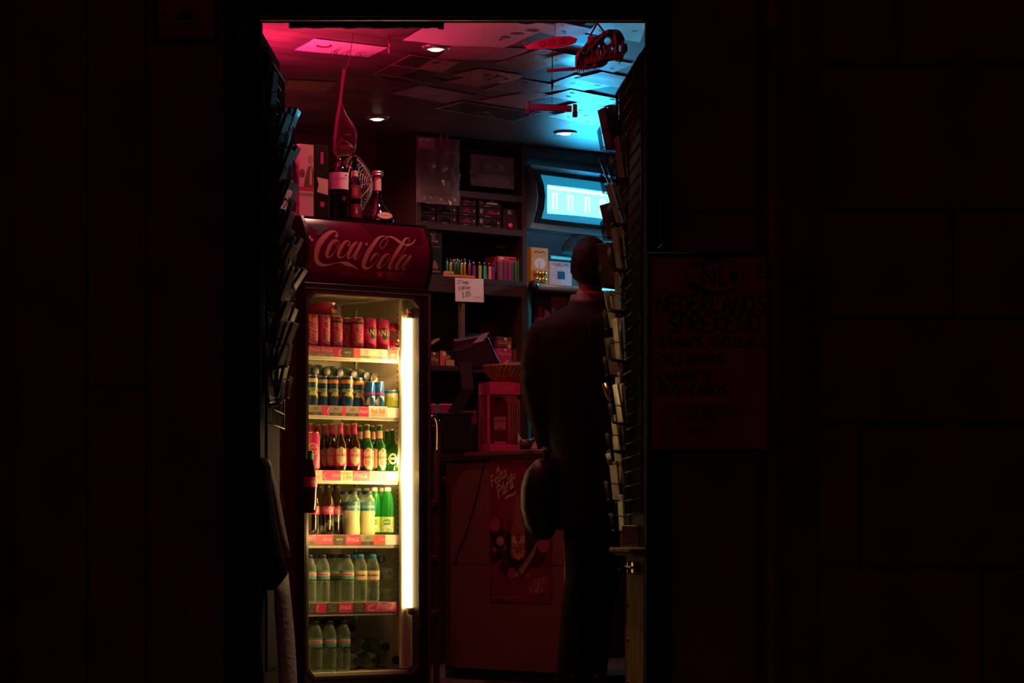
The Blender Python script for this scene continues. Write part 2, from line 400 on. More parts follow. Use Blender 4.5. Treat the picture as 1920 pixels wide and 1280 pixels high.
#@@SETTING
# ---------------------------------------------------------------- setting
def plank_mat(name, c1, rough, step, ang, seam=.035):
    m = mat(name, c1, rough, var=.3, scale=5, bump=0, stretch=(1, 1, 1), spec=.3); nt = m.node_tree; N = nt.nodes; L = nt.links
    p = N['Principled BSDF']; old = p.inputs['Base Color'].links[0].from_socket
    tc = N.new('ShaderNodeTexCoord'); mp = N.new('ShaderNodeMapping'); mp.inputs['Rotation'].default_value = (0, 0, -ang)
    L.new(tc.outputs['Object'], mp.inputs[0]); sp = N.new('ShaderNodeSeparateXYZ'); L.new(mp.outputs[0], sp.inputs[0])
    d = N.new('ShaderNodeMath'); d.operation = 'DIVIDE'; d.inputs[1].default_value = step; L.new(sp.outputs[1], d.inputs[0])
    fr = N.new('ShaderNodeMath'); fr.operation = 'FRACT'; L.new(d.outputs[0], fr.inputs[0])
    gt = N.new('ShaderNodeMath'); gt.operation = 'GREATER_THAN'; gt.inputs[1].default_value = seam; L.new(fr.outputs[0], gt.inputs[0])
    fl = N.new('ShaderNodeMath'); fl.operation = 'FLOOR'; L.new(d.outputs[0], fl.inputs[0])
    wn = N.new('ShaderNodeTexWhiteNoise'); wn.noise_dimensions = '1D'; L.new(fl.outputs[0], wn.inputs['W'])
    mr = N.new('ShaderNodeMapRange'); mr.inputs[3].default_value = .75; mr.inputs[4].default_value = 1.15; L.new(wn.outputs['Value'], mr.inputs[0])
    mu = N.new('ShaderNodeMath'); mu.operation = 'MULTIPLY'; L.new(gt.outputs[0], mu.inputs[0]); L.new(mr.outputs[0], mu.inputs[1])
    mx = N.new('ShaderNodeVectorMath'); mx.operation = 'SCALE'; L.new(old, mx.inputs[0]); L.new(mu.outputs[0], mx.inputs['Scale'])
    L.new(mx.outputs[0], p.inputs['Base Color'])
    b = N.new('ShaderNodeBump'); b.inputs['Strength'].default_value = .6; b.inputs['Distance'].default_value = .004
    L.new(gt.outputs[0], b.inputs['Height']); L.new(b.outputs[0], p.inputs['Normal']); return m
stone = mat('facade_stone', (.30, .24, .20), .85, var=.35, scale=5, bump=.5)
paintblk = mat('black_door_paint', (.012, .008, .007), .75, var=.3, scale=12, bump=.1, stretch=(6, 6, 1), spec=.08)
doorwood = mat('worn_door_wood', (.20, .12, .012), .7, var=.6, scale=9, bump=.5, stretch=(3, 3, .5), spec=.1)
inwall = mat('dark_red_wall_paint', (.13, .035, .04), .7, var=.2, scale=3)
ceilm = plank_mat('ceiling_planks', (.155, .095, .088), .42, .125, R_(39.5))
floorm = plank_mat('floor_boards', (.10, .05, .045), .5, .14, R_(38.5))
lam = mat('counter_laminate', (.24, .08, .075), .5, var=.06, scale=60)
JX = lambda px: (px-960)/560
JZ = lambda py: EYE+(1012-py)/560
mb = MB(); mb.box((-7, 3, -.25), (7, 10.0, -.15), mat('street_paving', (.08, .06, .055), .8, var=.3, scale=4, bump=.3)); struct(mb, 'floor_street')
mb = MB(); mb.box((-1.9, 9.95, -.25), (2.6, 18, 0), floorm); struct(mb, 'floor')
mb = MB(); mb.box((-1.9, 10.12, 2.73), (2.6, 18, 2.85), ceilm); struct(mb, 'ceiling')
mb = MB(); mb.box((-2.0, 10.12, 0), (-1.9, 18, 2.73), inwall); struct(mb, 'wall_left')
mb = MB(); mb.box((2.6, 10.12, 0), (2.7, 18, 2.73), inwall); struct(mb, 'wall_right')
mb = MB(); mb.box((-2.4, .40, 0), (4.4, .5, 2.73), inwall); struct(mb, 'wall_back', loc=SH.o, rz=SH.a)
# facade, left of the door: upright slabs with joints; beyond them a dark recess
mb = MB(); g = .006
for x0, x1, js in ((30, 165, []), (165, 275, [725]), (275, 421, [])):
    zs_ = [-.2]+[JZ(j) for j in js]+[4.0]
    for a, b in zip(zs_, zs_[1:]): mb.box((JX(x0)+g/2, 9.98, a+g/2), (JX(x1)-g/2, 10.12, b-g/2), stone, .006)
mb.box((-4, 10.06, -.2), (JX(421), 10.14, 4), stone)
mb.box((-4, 10.0, -.2), (JX(30)-.25, 10.1, 4), stone)
struct(mb, 'wall_front')
# facade, right of the door: stone courses, rain pipe in a recess
mb = MB()
mb.box((JX(1257), 10.02, -.2), (JX(1420), 10.12, JZ(397)-g/2), stone, .008); mb.box((JX(1257), 10.02, JZ(397)+g/2), (JX(1420), 10.12, 4), stone, .008)
mb.box((JX(1255), 10.08, -.2), (JX(1545), 10.14, 4), stone)
ys_ = [(-600, 125, [1500+180]), (125, 397, []), (397, 600, [1785]), (600, 795, []), (795, 1065, [1612]), (1065, 1450, [1840])]
for t, b, vj in ys_:
    xs_ = [1536]+vj+[2150, 2500, 2900]
    for a, c in zip(xs_, xs_[1:]): mb.box((JX(a)+g/2, 9.96+random.uniform(0, .01), JZ(b)+g/2), (JX(c)-g/2, 10.12, JZ(t)-g/2), stone, .014)
mb.box((JX(1536), 10.0, -.2), (JX(2900), 10.14, 4), stone)
struct(mb, 'wall_front.001')
mb = MB(); mb.box((JX(415), 9.96, 2.478), (JX(1262), 10.125, 4), stone, .006); struct(mb, 'wall_front.002')
pm = mat('pipe_paint', (.42, .3, .24), .5, var=.15)
mb = MB(); mb.lathe([(.02, -.15), (.02, 1.1), (.023, 1.1), (.023, 1.14), (.02, 1.14), (.02, 2.36), (.024, 2.36), (.024, 2.42), (.02, 2.42), (.02, 4)], pm, 20)
for z in (.55, 1.75, 2.6): mb.box((-.03, -.004, z), (.03, .05, z+.025), pm)
tag(mb.build('rain_pipe', loc=(JX(1451), 10.045, 0)), 'slim painted rain pipe running down the stone facade right of the doorway', 'pipe')
# door frame and head
mb = MB()
mb.box((JX(421), 9.99, -.15), (JX(446), 10.12, 2.45), paintblk, .005); mb.box((JX(446), 10.02, -.15), (JX(487), 10.12, 2.40), paintblk, .004)
mb.box((JX(1212), 10.02, -.15), (JX(1238), 10.12, 2.40), paintblk, .004); mb.box((JX(1238), 9.99, -.15), (JX(1257), 10.12, 2.45), paintblk, .005)
mb.box((JX(421), 9.98, 2.40), (JX(1257), 10.12, 2.48), paintblk, .005)
struct(mb, 'trim_1')
mb = MB(); mb.box((JX(480), 10.015, 2.392), (JX(1205), 10.03, 2.399), mat('worn_brass', (.45, .3, .08), .45, .9, var=.6, scale=25)); struct(mb, 'trim_2')
mb = MB(); mb.box((JX(487), 9.95, -.15), (JX(1212), 10.2, .015), stone, .01); struct(mb, 'trim_3')
# door leaves, both opened inwards
def leaf(name, a, b, z0, z1, th, m, side):
    a = Vector(a); b = Vector(b); d = b-a; ang = math.atan2(d.y, d.x); L_ = d.length
    mb = MB()
    mb.box((0, 0, z0), (L_, side*th, z1), m, .004)
    return mb, (a.x, a.y, 0), ang
mb, lo, an = leaf('door', (JX(487), 10.125), (-.836, 10.75), .02, 2.37, .045, paintblk, 1)
for z in (.2, 1.3): mb.box((.1, -.006, z), (.53, 0, z+.9), paintblk, .004)
D1 = struct(mb, 'door_1', loc=lo, rz=an)
for z in (2.2, 1.2): 
    h = MB(); h.box((-.012, -.012, z), (.03, 0, z+.12), blackm, .003); h.tube([(0, -.012, z), (0, -.012, z+.12)], .007, blackm); h.build('hinge', D1)
mb, lo, an = leaf('door', (.452, 10.125), (.400, 11.06), .62, 2.32, .04, paintblk, -1)
D2 = struct(mb, 'door_2', loc=lo, rz=an)
mb, lo, an = leaf('door', (.450, 10.125), (.402, 10.53), .02, .605, .045, doorwood, -1)
D3 = struct(mb, 'door_3', loc=lo, rz=an)
h = MB(); h.box((-.01, -.05, .605), (.46, .055, .625), doorwood, .006); h.box((-.01, .0, .595), (.44, .035, .607), doorwood, .003); h.build('ledge', D3)
h = MB(); h.tube([(.08, .014, .555), (.32, .014, .555)], .008, steel); h.box((.12, 0, .535), (.17, .02, .575), brass, .003); h.box((.24, 0, .535), (.27, .02, .575), steel, .003)
h.tube([(.3, .014, .555), (.3, .035, .55), (.3, .045, .53)], .006, steel); h.build('bolt', D3)
h = MB()
for z in (.15, .3, .42): h.ball((.36, 0, z), .008, steel, 8)
h.build('nail', D3)
# hinge plate and padlock on the left jamb, facade notice, NL sign
t = thing('lock_plate', 'small screwed metal lock plate on the dark left door post', 'lock', (JX(452), 9.985, JZ(93)))
mb = MB(); mb.box((-.022, 0, 0), (.022, .005, .115), steel, .002); mb.circ2(0, 0, .001, steel); mb.build('plate', t)
mb = MB(); mb.T = Matrix(((1,0,0,0),(0,0,-1,-.001),(0,1,0,0),(0,0,0,1)))
mb.circ2(0, .078, .011, ink); mb.poly2([(-.003, .078), (.003, .078), (.006, .05), (-.006, .05)], ink, .0009); mb.build('keyhole', t)
for x in (-.016, .016):
    for y in (.008, .107): mb = MB(); mb.tube([(x, .001, y), (x, -.002, y)], .003, ink, 10); mb.build('screw', t)
t = thing('notice_frame', 'black framed notice with a dark sun drawing on the facade left of the doorway', 'notice', (JX(351), 9.975, JZ(85)))
W_ = .218; H_ = .27
paper = mat('aged_notice_paper', (.5, .33, .28), .6, var=.08)
mb = MB(); mb.ring([(-W_/2, 0), (W_/2, 0), (W_/2, H_), (-W_/2, H_)], [(-W_/2+.014, .014), (W_/2-.014, .014), (W_/2-.014, H_-.014), (-W_/2+.014, H_-.014)], -.012, 0, blackm); mb.build('frame', t)
mb = MB(); mb.box((-W_/2+.01, -.004, .01), (W_/2-.01, 0, H_-.01), paper); mb.T = Matrix(((1,0,0,0),(0,0,-1,-.004),(0,1,0,0),(0,0,0,1)))
mb.poly2([(-.03, .082)]+[(.03*math.cos(a), .082+.034*math.sin(a)) for a in [PI-i*PI/14 for i in range(15)]], ink)
for i in range(9):
    a = PI*(i+.5)/9; mb.stroke2([(.036*math.cos(a), .084+.038*math.sin(a), .004), (.048*math.cos(a), .084+.05*math.sin(a), .001)], ink, k=1)
mb.text2('PROTECTED', 0, .152, .026, ink, bold=.02); mb.circ2(-.075, .098, .009, ink); mb.circring2(.075, .098, .012, .002, ink, ry=.008)
for i, (yy, ww, hh) in enumerate(((.066, .05, .006), (.056, .06, .007), (.044, .064, .004), (.028, .08, .004), (.018, .056, .003))):
    x = -ww
    while x < ww:
        d = random.uniform(.004, .012); mb.rect2(x, yy, min(x+d, ww), yy+hh*.7, ink); x += d+.003
mb.build('printed_sheet', t)
t = thing('shop_sign', 'hand lettered board reading NEDERLANDS SPREKEND with NL oval, hung beside the right door post', 'sign', (JX(1212), 9.93, JZ(850)))
W_ = .40; H_ = .668
signp = mat('sign_board', (.62, .36, .33), .6, var=.06, scale=3)
mb = MB(); mb.box((0, .004, 0), (W_, .02, H_), blackm, .004); mb.build('frame', t)
mb = MB(); mb.box((.015, 0, .012), (W_-.004, .006, H_-.018), signp); mb.T = Matrix(((1,0,0,0),(0,0,-1,-.0005),(0,1,0,0),(0,0,0,1)))
def sp(px, py): return ((px-1212)/560, (850-py)/560)
x, y = sp(1337, 521); mb.circring2(x, y, .094, .005, ink, n=36, ry=.062)
mb.poly2([(x-.088, y-.022), (x-.07, y-.05), (x-.03, y-.06), (x+.03, y-.059), (x+.07, y-.04), (x+.02, y-.05), (x-.03, y-.044), (x-.055, y-.022)], ink)
mb.poly2([(x-.075, y+.035), (x-.05, y+.048), (x, y+.06), (x+.05, y+.05), (x, y+.045), (x-.04, y+.03)], purple)
mb.text2('NL', x+.0, y-.028, .085, ink, bold=.01, sx=.85); mb.poly2([(x+.05, y+.016), (x+.078, y+.016), (x+.076, y-.01), (x+.064, y-.02), (x+.052, y-.01)], ink)
x, y = sp(1429, 512); mb.circring2(x-.002, y, .024, .003, ink, ry=.02); mb.text2('NL', x-.003, y-.008, .026, ink, bold=.01)
for tx, px, py, hh, ww in (('NEDERLANDS', 1231, 588, 30, .17), ('SPREKEND', 1252, 624, 30, .17), ('-STAmPS,', 1226, 653, 19, .2), ('POSTZEGELS', 1330, 652, 16, .2), ('-COLD DRINKS', 1226, 684, 16, .2), ('-CIgARRETE', 1226, 716, 18, .2), ('-POSTCARDS', 1226, 742, 19, .22), ('TRAm/BUS', 1288, 778, 14, .12), ('DAYCARD', 1266, 792, 11, .13), ('24h', 1288, 815, 14, .12)):
    x, y = sp(px, py); h_ = hh/560
    gw = sum(max(p[0] for st in G[c] for p in st)+1.22 if c != ' ' else 2.6 for c in tx)
    tgt = {'NEDERLANDS': 205, 'SPREKEND': 175, '-STAmPS,': 98, 'POSTZEGELS': 104, '-COLD DRINKS': 128, '-CIgARRETE': 108, '-POSTCARDS': 138, 'TRAm/BUS': 92, 'DAYCARD': 74, '24h': 36}[tx]/560
    sc = tgt/(gw*h_/6); T0 = mb.T.copy(); mb.T = mb.T @ Matrix.Translation((x, 0, 0)) @ Matrix.Diagonal((sc, 1, 1, 1)) @ Matrix.Translation((-x, 0, 0))
    mb.hand2(tx, x, y, h_, ink, ww); mb.T = T0
mb.build('lettered_sheet', t)
mb = MB(); x0, y0 = sp(1240, 845); x1, y1 = sp(1391, 762)
mb.box((x0, -.003, y0), (x1, -.001, y1), clear('clear_sleeve', (.97,)*3, (.5,)*3, .04, .3)); mb.build('plastic_sleeve', t)
mb = MB(); mb.tube([(.02, .01, H_), (.06, .04, H_+.035), (.1, .08, H_+.05)], .0015, steel); mb.build('hanging_wire', t)
# black valance rolled up behind the door head, two dark drapes beside it
def cloth_strip(P, th, m, name, Y): 
    mb = MB(); mb.prism([(p[0], p[1]) for p in P], 0, th, m); return mb.build(name, loc=(0, Y, 0))
def XZ(px, py, Y): v = at(px, py, Y); return (v.x, v.z)
P = [XZ(542, 20, 10.13), XZ(832, 20, 10.13), XZ(832, 54, 10.13), XZ(822, 53, 10.13)]+[XZ(820-i*10, 51.5+random.uniform(-1, 1), 10.13) for i in range(28)]+[XZ(542, 52, 10.13)]
tag(cloth_strip(P[::-1], .03, blackm, 'rolled_valance', 10.119), 'black rolled fabric valance hanging behind the left half of the door head', 'valance')
P = [XZ(925, 20, 10.3)]+[XZ(925+i*12.5, 36+22*math.sin(PI*i/10)**1.3, 10.3) for i in range(11)]+[XZ(1050, 20, 10.3)]
tag(cloth_strip(P, .05, blackm, 'hanging_bag', 10.119), 'black bag bottom hanging at the middle of the door head', 'bag')
P = [XZ(1068, 20, 10.3)]+[XZ(1068+i*4.6, 38+20*math.sin(PI*i/10), 10.3) for i in range(11)]+[XZ(1114, 20, 10.3)]
tag(cloth_strip(P, .05, blackm, 'hanging_bag', 10.119), 'small black bag bottom hanging above the dinosaur skull', 'bag')
# lamp fixtures
for i, (x, y) in enumerate(LAMPS):
    t = thing('downlight', ['recessed downlight nearest the door, beside the large pink poster', 'recessed downlight above the cooler, left rear of the ceiling', 'recessed downlight in the cyan lit part of the ceiling'][i], 'ceiling light', (x, y, 2.73), 0, 'recessed ceiling downlights')
    mb = MB(); mb.lathe([(.036, -.001), (.040, -.012), (.056, -.010), (.062, 0.0)], silver, 28); mb.build('trim_ring', t)
    mb = MB(); mb.lathe([(.0001, -.018), (.02, -.016), (.034, -.008), (.036, -.003)], mat('lamp_glass', (.9, .8, .7), .3, emit=(1, .62, .42), es=9), 24); mb.build('lamp_glass', t)
t = thing('downlight', 'added unseen downlight just inside the door head, lighting the doorway', 'ceiling light', (-.05, 10.30, 2.73), 0, 'recessed ceiling downlights')  # made-up housing for the added door beam
mb = MB(); mb.lathe([(.036, -.001), (.040, -.012), (.056, -.010), (.062, 0.0)], silver, 28); mb.build('trim_ring', t)
mb = MB(); mb.lathe([(.0001, -.018), (.02, -.016), (.034, -.008), (.036, -.003)], mat('lamp_glass', (.9, .8, .7), .3), 24); mb.build('lamp_glass', t)
added_pink = mat('added_pink_tube', (.9, .2, .4), .4, emit=(1.0, .05, .25), es=1.2)
t = thing('added_pink_lamp', 'added unseen pink tube lamp under the ceiling just inside the door head', 'lamp', (-.35, 11.20, 2.73))  # made-up fixture for the added pink light
mb = MB(); mb.tube([(-.36, 0, -.095), (.36, 0, -.095)], .010, added_pink, 12); mb.build('tube', t)
mb = MB(); mb.box((-.40, -.03, -.03), (.40, .03, 0), silver, .004)
for x in (-.38, .38): mb.box((x-.015, -.012, -.11), (x+.015, .012, -.03), silver, .002)
mb.build('housing', t)
#@@FRIDGE
# ---------------------------------------------------------------- drinks cooler
fridge = thing('drinks_cooler', 'tall upright drinks cooler with red script lettered header and lit glass door', 'refrigerator', FR.o, FR.a)
CW, CD, CH = .65, .62, 2.0
body = mat('cooler_black_body', (.02, .016, .015), .4, var=.1)
liner = mat('cooler_liner', (.66, .62, .52), .5, var=.05, scale=4)
mb = MB()
mb.box((0, 0, .03), (.035, CD, CH-.3), body); mb.box((CW-.03, 0, .03), (CW, CD, CH-.3), body); mb.box((0, CD-.04, .03), (CW, CD, CH), body)
mb.box((0, .0, .0), (CW, CD, .07), body); mb.box((0, 0, 1.70), (CW, CD, 1.995), body, .004)
mb.build('cabinet', fridge)
mb = MB()
mb.box((.035, .0, .07), (.042, CD-.05, 1.70), liner); mb.box((CW-.037, .07, .07), (CW-.03, CD-.05, 1.70), liner)
mb.box((.035, CD-.06, .07), (CW-.03, CD-.04, 1.70), liner); mb.box((.035, 0, .07), (CW-.03, CD-.05, .092), liner); mb.box((.035, 0, 1.69), (CW-.03, CD-.05, 1.70), liner)
mb.build('inner_liner', fridge)
for x, y in ((CW-.040, .13), (CW-.040, .45), (.044, .13), (.044, .45)):
    mb = MB(); mb.box((x-.004, y-.011, .30), (x+.003, y+.011, 1.66), liner, .001)
    for i in range(54): mb.box((x-.0045, y-.003, .32+i*.0245), (x-.004, y+.003, .33+i*.0245), ink)
    mb.build('shelf_rail', fridge)
# door: frame with chamfered opening, pane, bottle shaped handle, rubber seal
lx0, zt = FR.hit(574, 549, -.035); lx1, _ = FR.hit(781, 549, -.035); _, zb = FR.hit(600, 1268, -.035)
ch = .035
O = [(-.003, .03), (CW+.003, .03), (CW+.003, 1.712), (-.003, 1.712)]
def oct8(x0, z0, x1, z1, c): return [(x0+c, z0), (x1-c, z0), (x1, z0+c), (x1, z1-c), (x1-c, z1), (x0+c, z1), (x0, z1-c), (x0, z0+c)]
door = MB(); inner = oct8(lx0, zb, lx1, zt, ch); outer = oct8(-.003, .03, CW+.003, 1.712, .006)
door.ring(outer, inner, -.05, -.004, body)
door.ring(oct8(lx0-.012, zb-.012, lx1+.012, zt+.012, ch+.003), inner, -.053, -.05, mat('door_inner_trim', (.06, .05, .04), .25, .3))
door.box((-.003, -.052, 1.695), (CW+.003, -.05, 1.70), silver)
door.box((CW-.012, -.054, .03), (CW-.004, -.05, 1.70), mat('painted_lit_edge', (.35, .28, .2), .3, .6))  # paler strip stands in for the lit right edge of the frame
door = door.build('door', fridge)
pane = MB(); P = oct8(lx0-.004, zb-.004, lx1+.004, zt+.004, ch)
pane.prism(P, -.034, -.030, clear('door_glass', (.97, .97, .95), (.01, .01, .01), .008, .06, .02, bump=0)); pane.build('glass_pane', door)
hx, hz0 = FR.hit(581, 962, -.075); _, hz1 = FR.hit(581, 845, -.075); hh = hz1-hz0
cola = mat('cola_dark', (.012, .004, .002), .12, spec=.6)
mb = MB(); k = hh
mb.lathe([(.001, 0), (.022, .003), (.026, .06*k), (.0245, .2*k), (.026, .34*k), (.0275, .5*k, None), (.026, .58*k), (.019, .72*k), (.0125, .84*k), (.010, .93*k), (.0115, .95*k), (.0115, 1.0*k), (.0005, 1.0*k)], cola, 20)
mb.lathe([(.0285, .42*k), (.0285, .58*k)], red, 20); mb.lathe([(.013, .86*k), (.0115, .97*k)], green, 20)
mb.warp = lambda p: ((.0290+p.z)*math.sin(p.x/.029), -(.0290+p.z)*math.cos(p.x/.029), p.y); mb.logo2(-.03, .5*k, .056, pinkish, k=2)
mb.warp = None; mb.box((-.006, 0, .1*k), (.006, .034, .16*k), black); mb.box((-.006, 0, .8*k), (.006, .034, .86*k), black)
mb.build('bottle_handle', door, loc=(hx, -.079, hz0))
# header sign: bulged panel with script lettering between dark side caps
hz_b = 1.724; hz_t = 1.992
def bul(z): t_ = (z-(hz_b+hz_t)/2)/((hz_t-hz_b)/2); return .045*(1-t_*t_)
hd = MB(); n = 14; V = []; Fc = []
for i in range(n+1):
    z = hz_b+(hz_t-hz_b)*i/n; V += [(.012, -.012-bul(z), z), (CW-.012, -.012-bul(z), z), ]
hd.add(V, [(2*i, 2*i+1, 2*i+3, 2*i+2) for i in range(n)], redpl, True)
def hpt(px, py, e=.0): 
    x, z = FR.hit(px, py, -.04); x, z = FR.hit(px, py, -.012-bul(z)); return x, z
def hwarp(e): return lambda p: (p.x, -.012-bul(p.y)-e+ -p.z, p.y)
hd.warp = lambda p: (p.x, -.0125-bul(p.y)-p.z, p.y)
kx = 8*446*math.cos(FR.a)*1.0
dx_ = abs(hpt(700, 470)[0]-hpt(600, 470)[0])/800
for st in LOGO_RAW:
    P = []
    for x, y, wd in st:
        a, b = hpt(560+x/8, 400+y/8); P.append((a, b, max(wd, 7)/8/447*1.12))
    hd.stroke2(P, mat('header_lettering', (.40, .20, .14), .3, var=.04), .0016, 5)
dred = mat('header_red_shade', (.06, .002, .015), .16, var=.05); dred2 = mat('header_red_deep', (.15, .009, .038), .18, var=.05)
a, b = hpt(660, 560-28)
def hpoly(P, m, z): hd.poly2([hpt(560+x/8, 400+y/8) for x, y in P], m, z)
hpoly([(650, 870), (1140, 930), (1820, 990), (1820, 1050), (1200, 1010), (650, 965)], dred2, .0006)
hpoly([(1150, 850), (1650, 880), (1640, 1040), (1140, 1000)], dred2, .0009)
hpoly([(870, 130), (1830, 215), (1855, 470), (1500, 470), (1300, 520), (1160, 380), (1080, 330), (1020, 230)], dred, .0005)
for x, y, r in ((105, 205, 25), (155, 355, 26), (195, 395, 20), (125, 390, 18), (130, 450, 26), (70, 90, 14), (115, 320, 14)):
    a, b = hpt(560+x/8, 400+y/8); hd.circ2(a, b, r/8/447*1.15, pinkish, .0012, ry=r/8/447)
for P in ([(150, 180), (200, 160), (280, 200), (300, 150), (360, 170), (330, 230), (420, 200), (470, 200), (440, 240), (370, 260), (350, 310), (300, 330), (250, 300), (290, 260), (220, 240)],):
    hpoly(P, ink, .0010)
st_red = mat('sticker_line', (.62, .10, .14), .3)
for P in ([(1180, 880, 14), (1250, 960, 14)], [(1255, 885, 14), (1175, 950, 14)]):
    hd.stroke2([(*hpt(560+x/8, 400+y/8), wd/8/447) for x, y, wd in P], st_red, .0018, 1)
for tx, y in (('NÃO FUMADORES', 890), ('NO SMOKERS', 940), ('NON FUMEUR', 985)):
    a, b = hpt(560+1310/8, 400+(y+12)/8); hd.text2(tx, a, b, .0105, st_red, .0018, al='l', rot=-.0, sx=.9)
hd.build('header_sign', fridge)
mb = MB(); cs = mat('cooler_side_crimson', (.09, .005, .018), .3); mb.box((-.003, .02, .08), (-.0002, .60, 1.66), cs)
mb.T = Matrix(((0,0,-1,-.003),(-1,0,0,.60),(0,1,0,0),(0,0,0,1))); mb.logo2(.36, .35, .9, mat('header_lettering', (.40, .20, .14), .3, var=.04), k=2, rot=PI/2); mb.build('side_decal', fridge)
mb = MB(); side = [(-.012-bul(hz_b+(hz_t-hz_b)*i/12)-.008, hz_b-.01+(hz_t-hz_b+.018)*i/12) for i in range(13)]+[(.02, hz_t+.008), (.02, hz_b-.01)]
for x in (-.003, CW-.012):
    k_ = len(side); V = [(x, a, b) for a, b in side]+[(x+.015, a, b) for a, b in side]
    mb.add(V, [tuple(range(k_))[::-1], tuple(range(k_, 2*k_))]+[(i, (i+1) % k_, k_+(i+1) % k_, k_+i) for i in range(k_)], black)
mb.box((-.003, -.045, hz_b-.014), (CW+.003, 0, hz_b-.002), black, .003); mb.box((0, -.015, hz_t), (CW, .03, hz_t+.008), black)
mb.build('header_frame', fridge)
# vertical lamp behind the hinge side of the door
tubem = mat('cooler_tube', (.9, .85, .7), .4, emit=(1.0, .68, .27), es=14)
tx0 = FR.hit(765, 800, .02)[0]
mb = MB(); mb.box((tx0-.030, .03, .10), (tx0+.03, .045, 1.68), liner, .003)
mb.box((tx0+.024, .0, .10), (tx0+.03, .04, 1.68), liner); lamp = mb.build('lamp_housing', fridge)
mb = MB(); mb.tube([(tx0, .012, .36), (tx0, .012, 1.60)], .015, tubem, 16); mb.build('light_tube', lamp)
for a, b in ((.33, .36), (1.60, 1.64)): mb = MB(); mb.tube([(tx0, .012, a), (tx0, .012, b)], .017, silver, 16); mb.build('tube_socket', lamp)
# shelves with price strips
ZS = [FR.hit(600, y, .05)[1] for y in (649.5, 760, 881.5, 1002.5, 1130.5)]
shm = mat('shelf_white_metal', (.50, .48, .42), .4, var=.05)
strips = [
 [(574,578,'R'),(578,601,'LT'),(601,625,'LT'),(625,633,'R'),(633,640,'l'),(640,663,'Z'),(663,675,'P'),(675,699,'F'),(699,726,'F'),(726,731,'P'),(731,744,'PL'),(744,753,'W')],
 [(574,578,'R'),(578,603,'G'),(603,613,'R'),(613,617,'l'),(617,641,'G'),(641,648,'R'),(648,672,'G'),(672,691,'L'),(691,726,'B'),(726,753,'W')],
 [(586,604,'C'),(604,612,'l'),(612,621,'R'),(621,638,'L'),(638,661,'S'),(661,692,'L'),(692,696,'T'),(696,718,'C'),(718,725,'P'),(725,745,'H'),(745,753,'W')],
 [(574,592,'LT'),(592,604,'R'),(604,624,'L'),(624,648,'Z'),(648,676,'L'),(676,700,'G'),(700,709,'P'),(709,722,'PL'),(722,752,'W')],
 [(574,592,'T9'),(592,598,'l'),(598,611,'R'),(611,635,'T9'),(635,661,'L'),(661,685,'T9'),(685,703,'l'),(703,743,'L'),(743,746,'R')]]
ptag = mat('pale_strip', (.75, .5, .42), .5); pink_s = mat('pink_strip', (.62, .10, .10), .4)
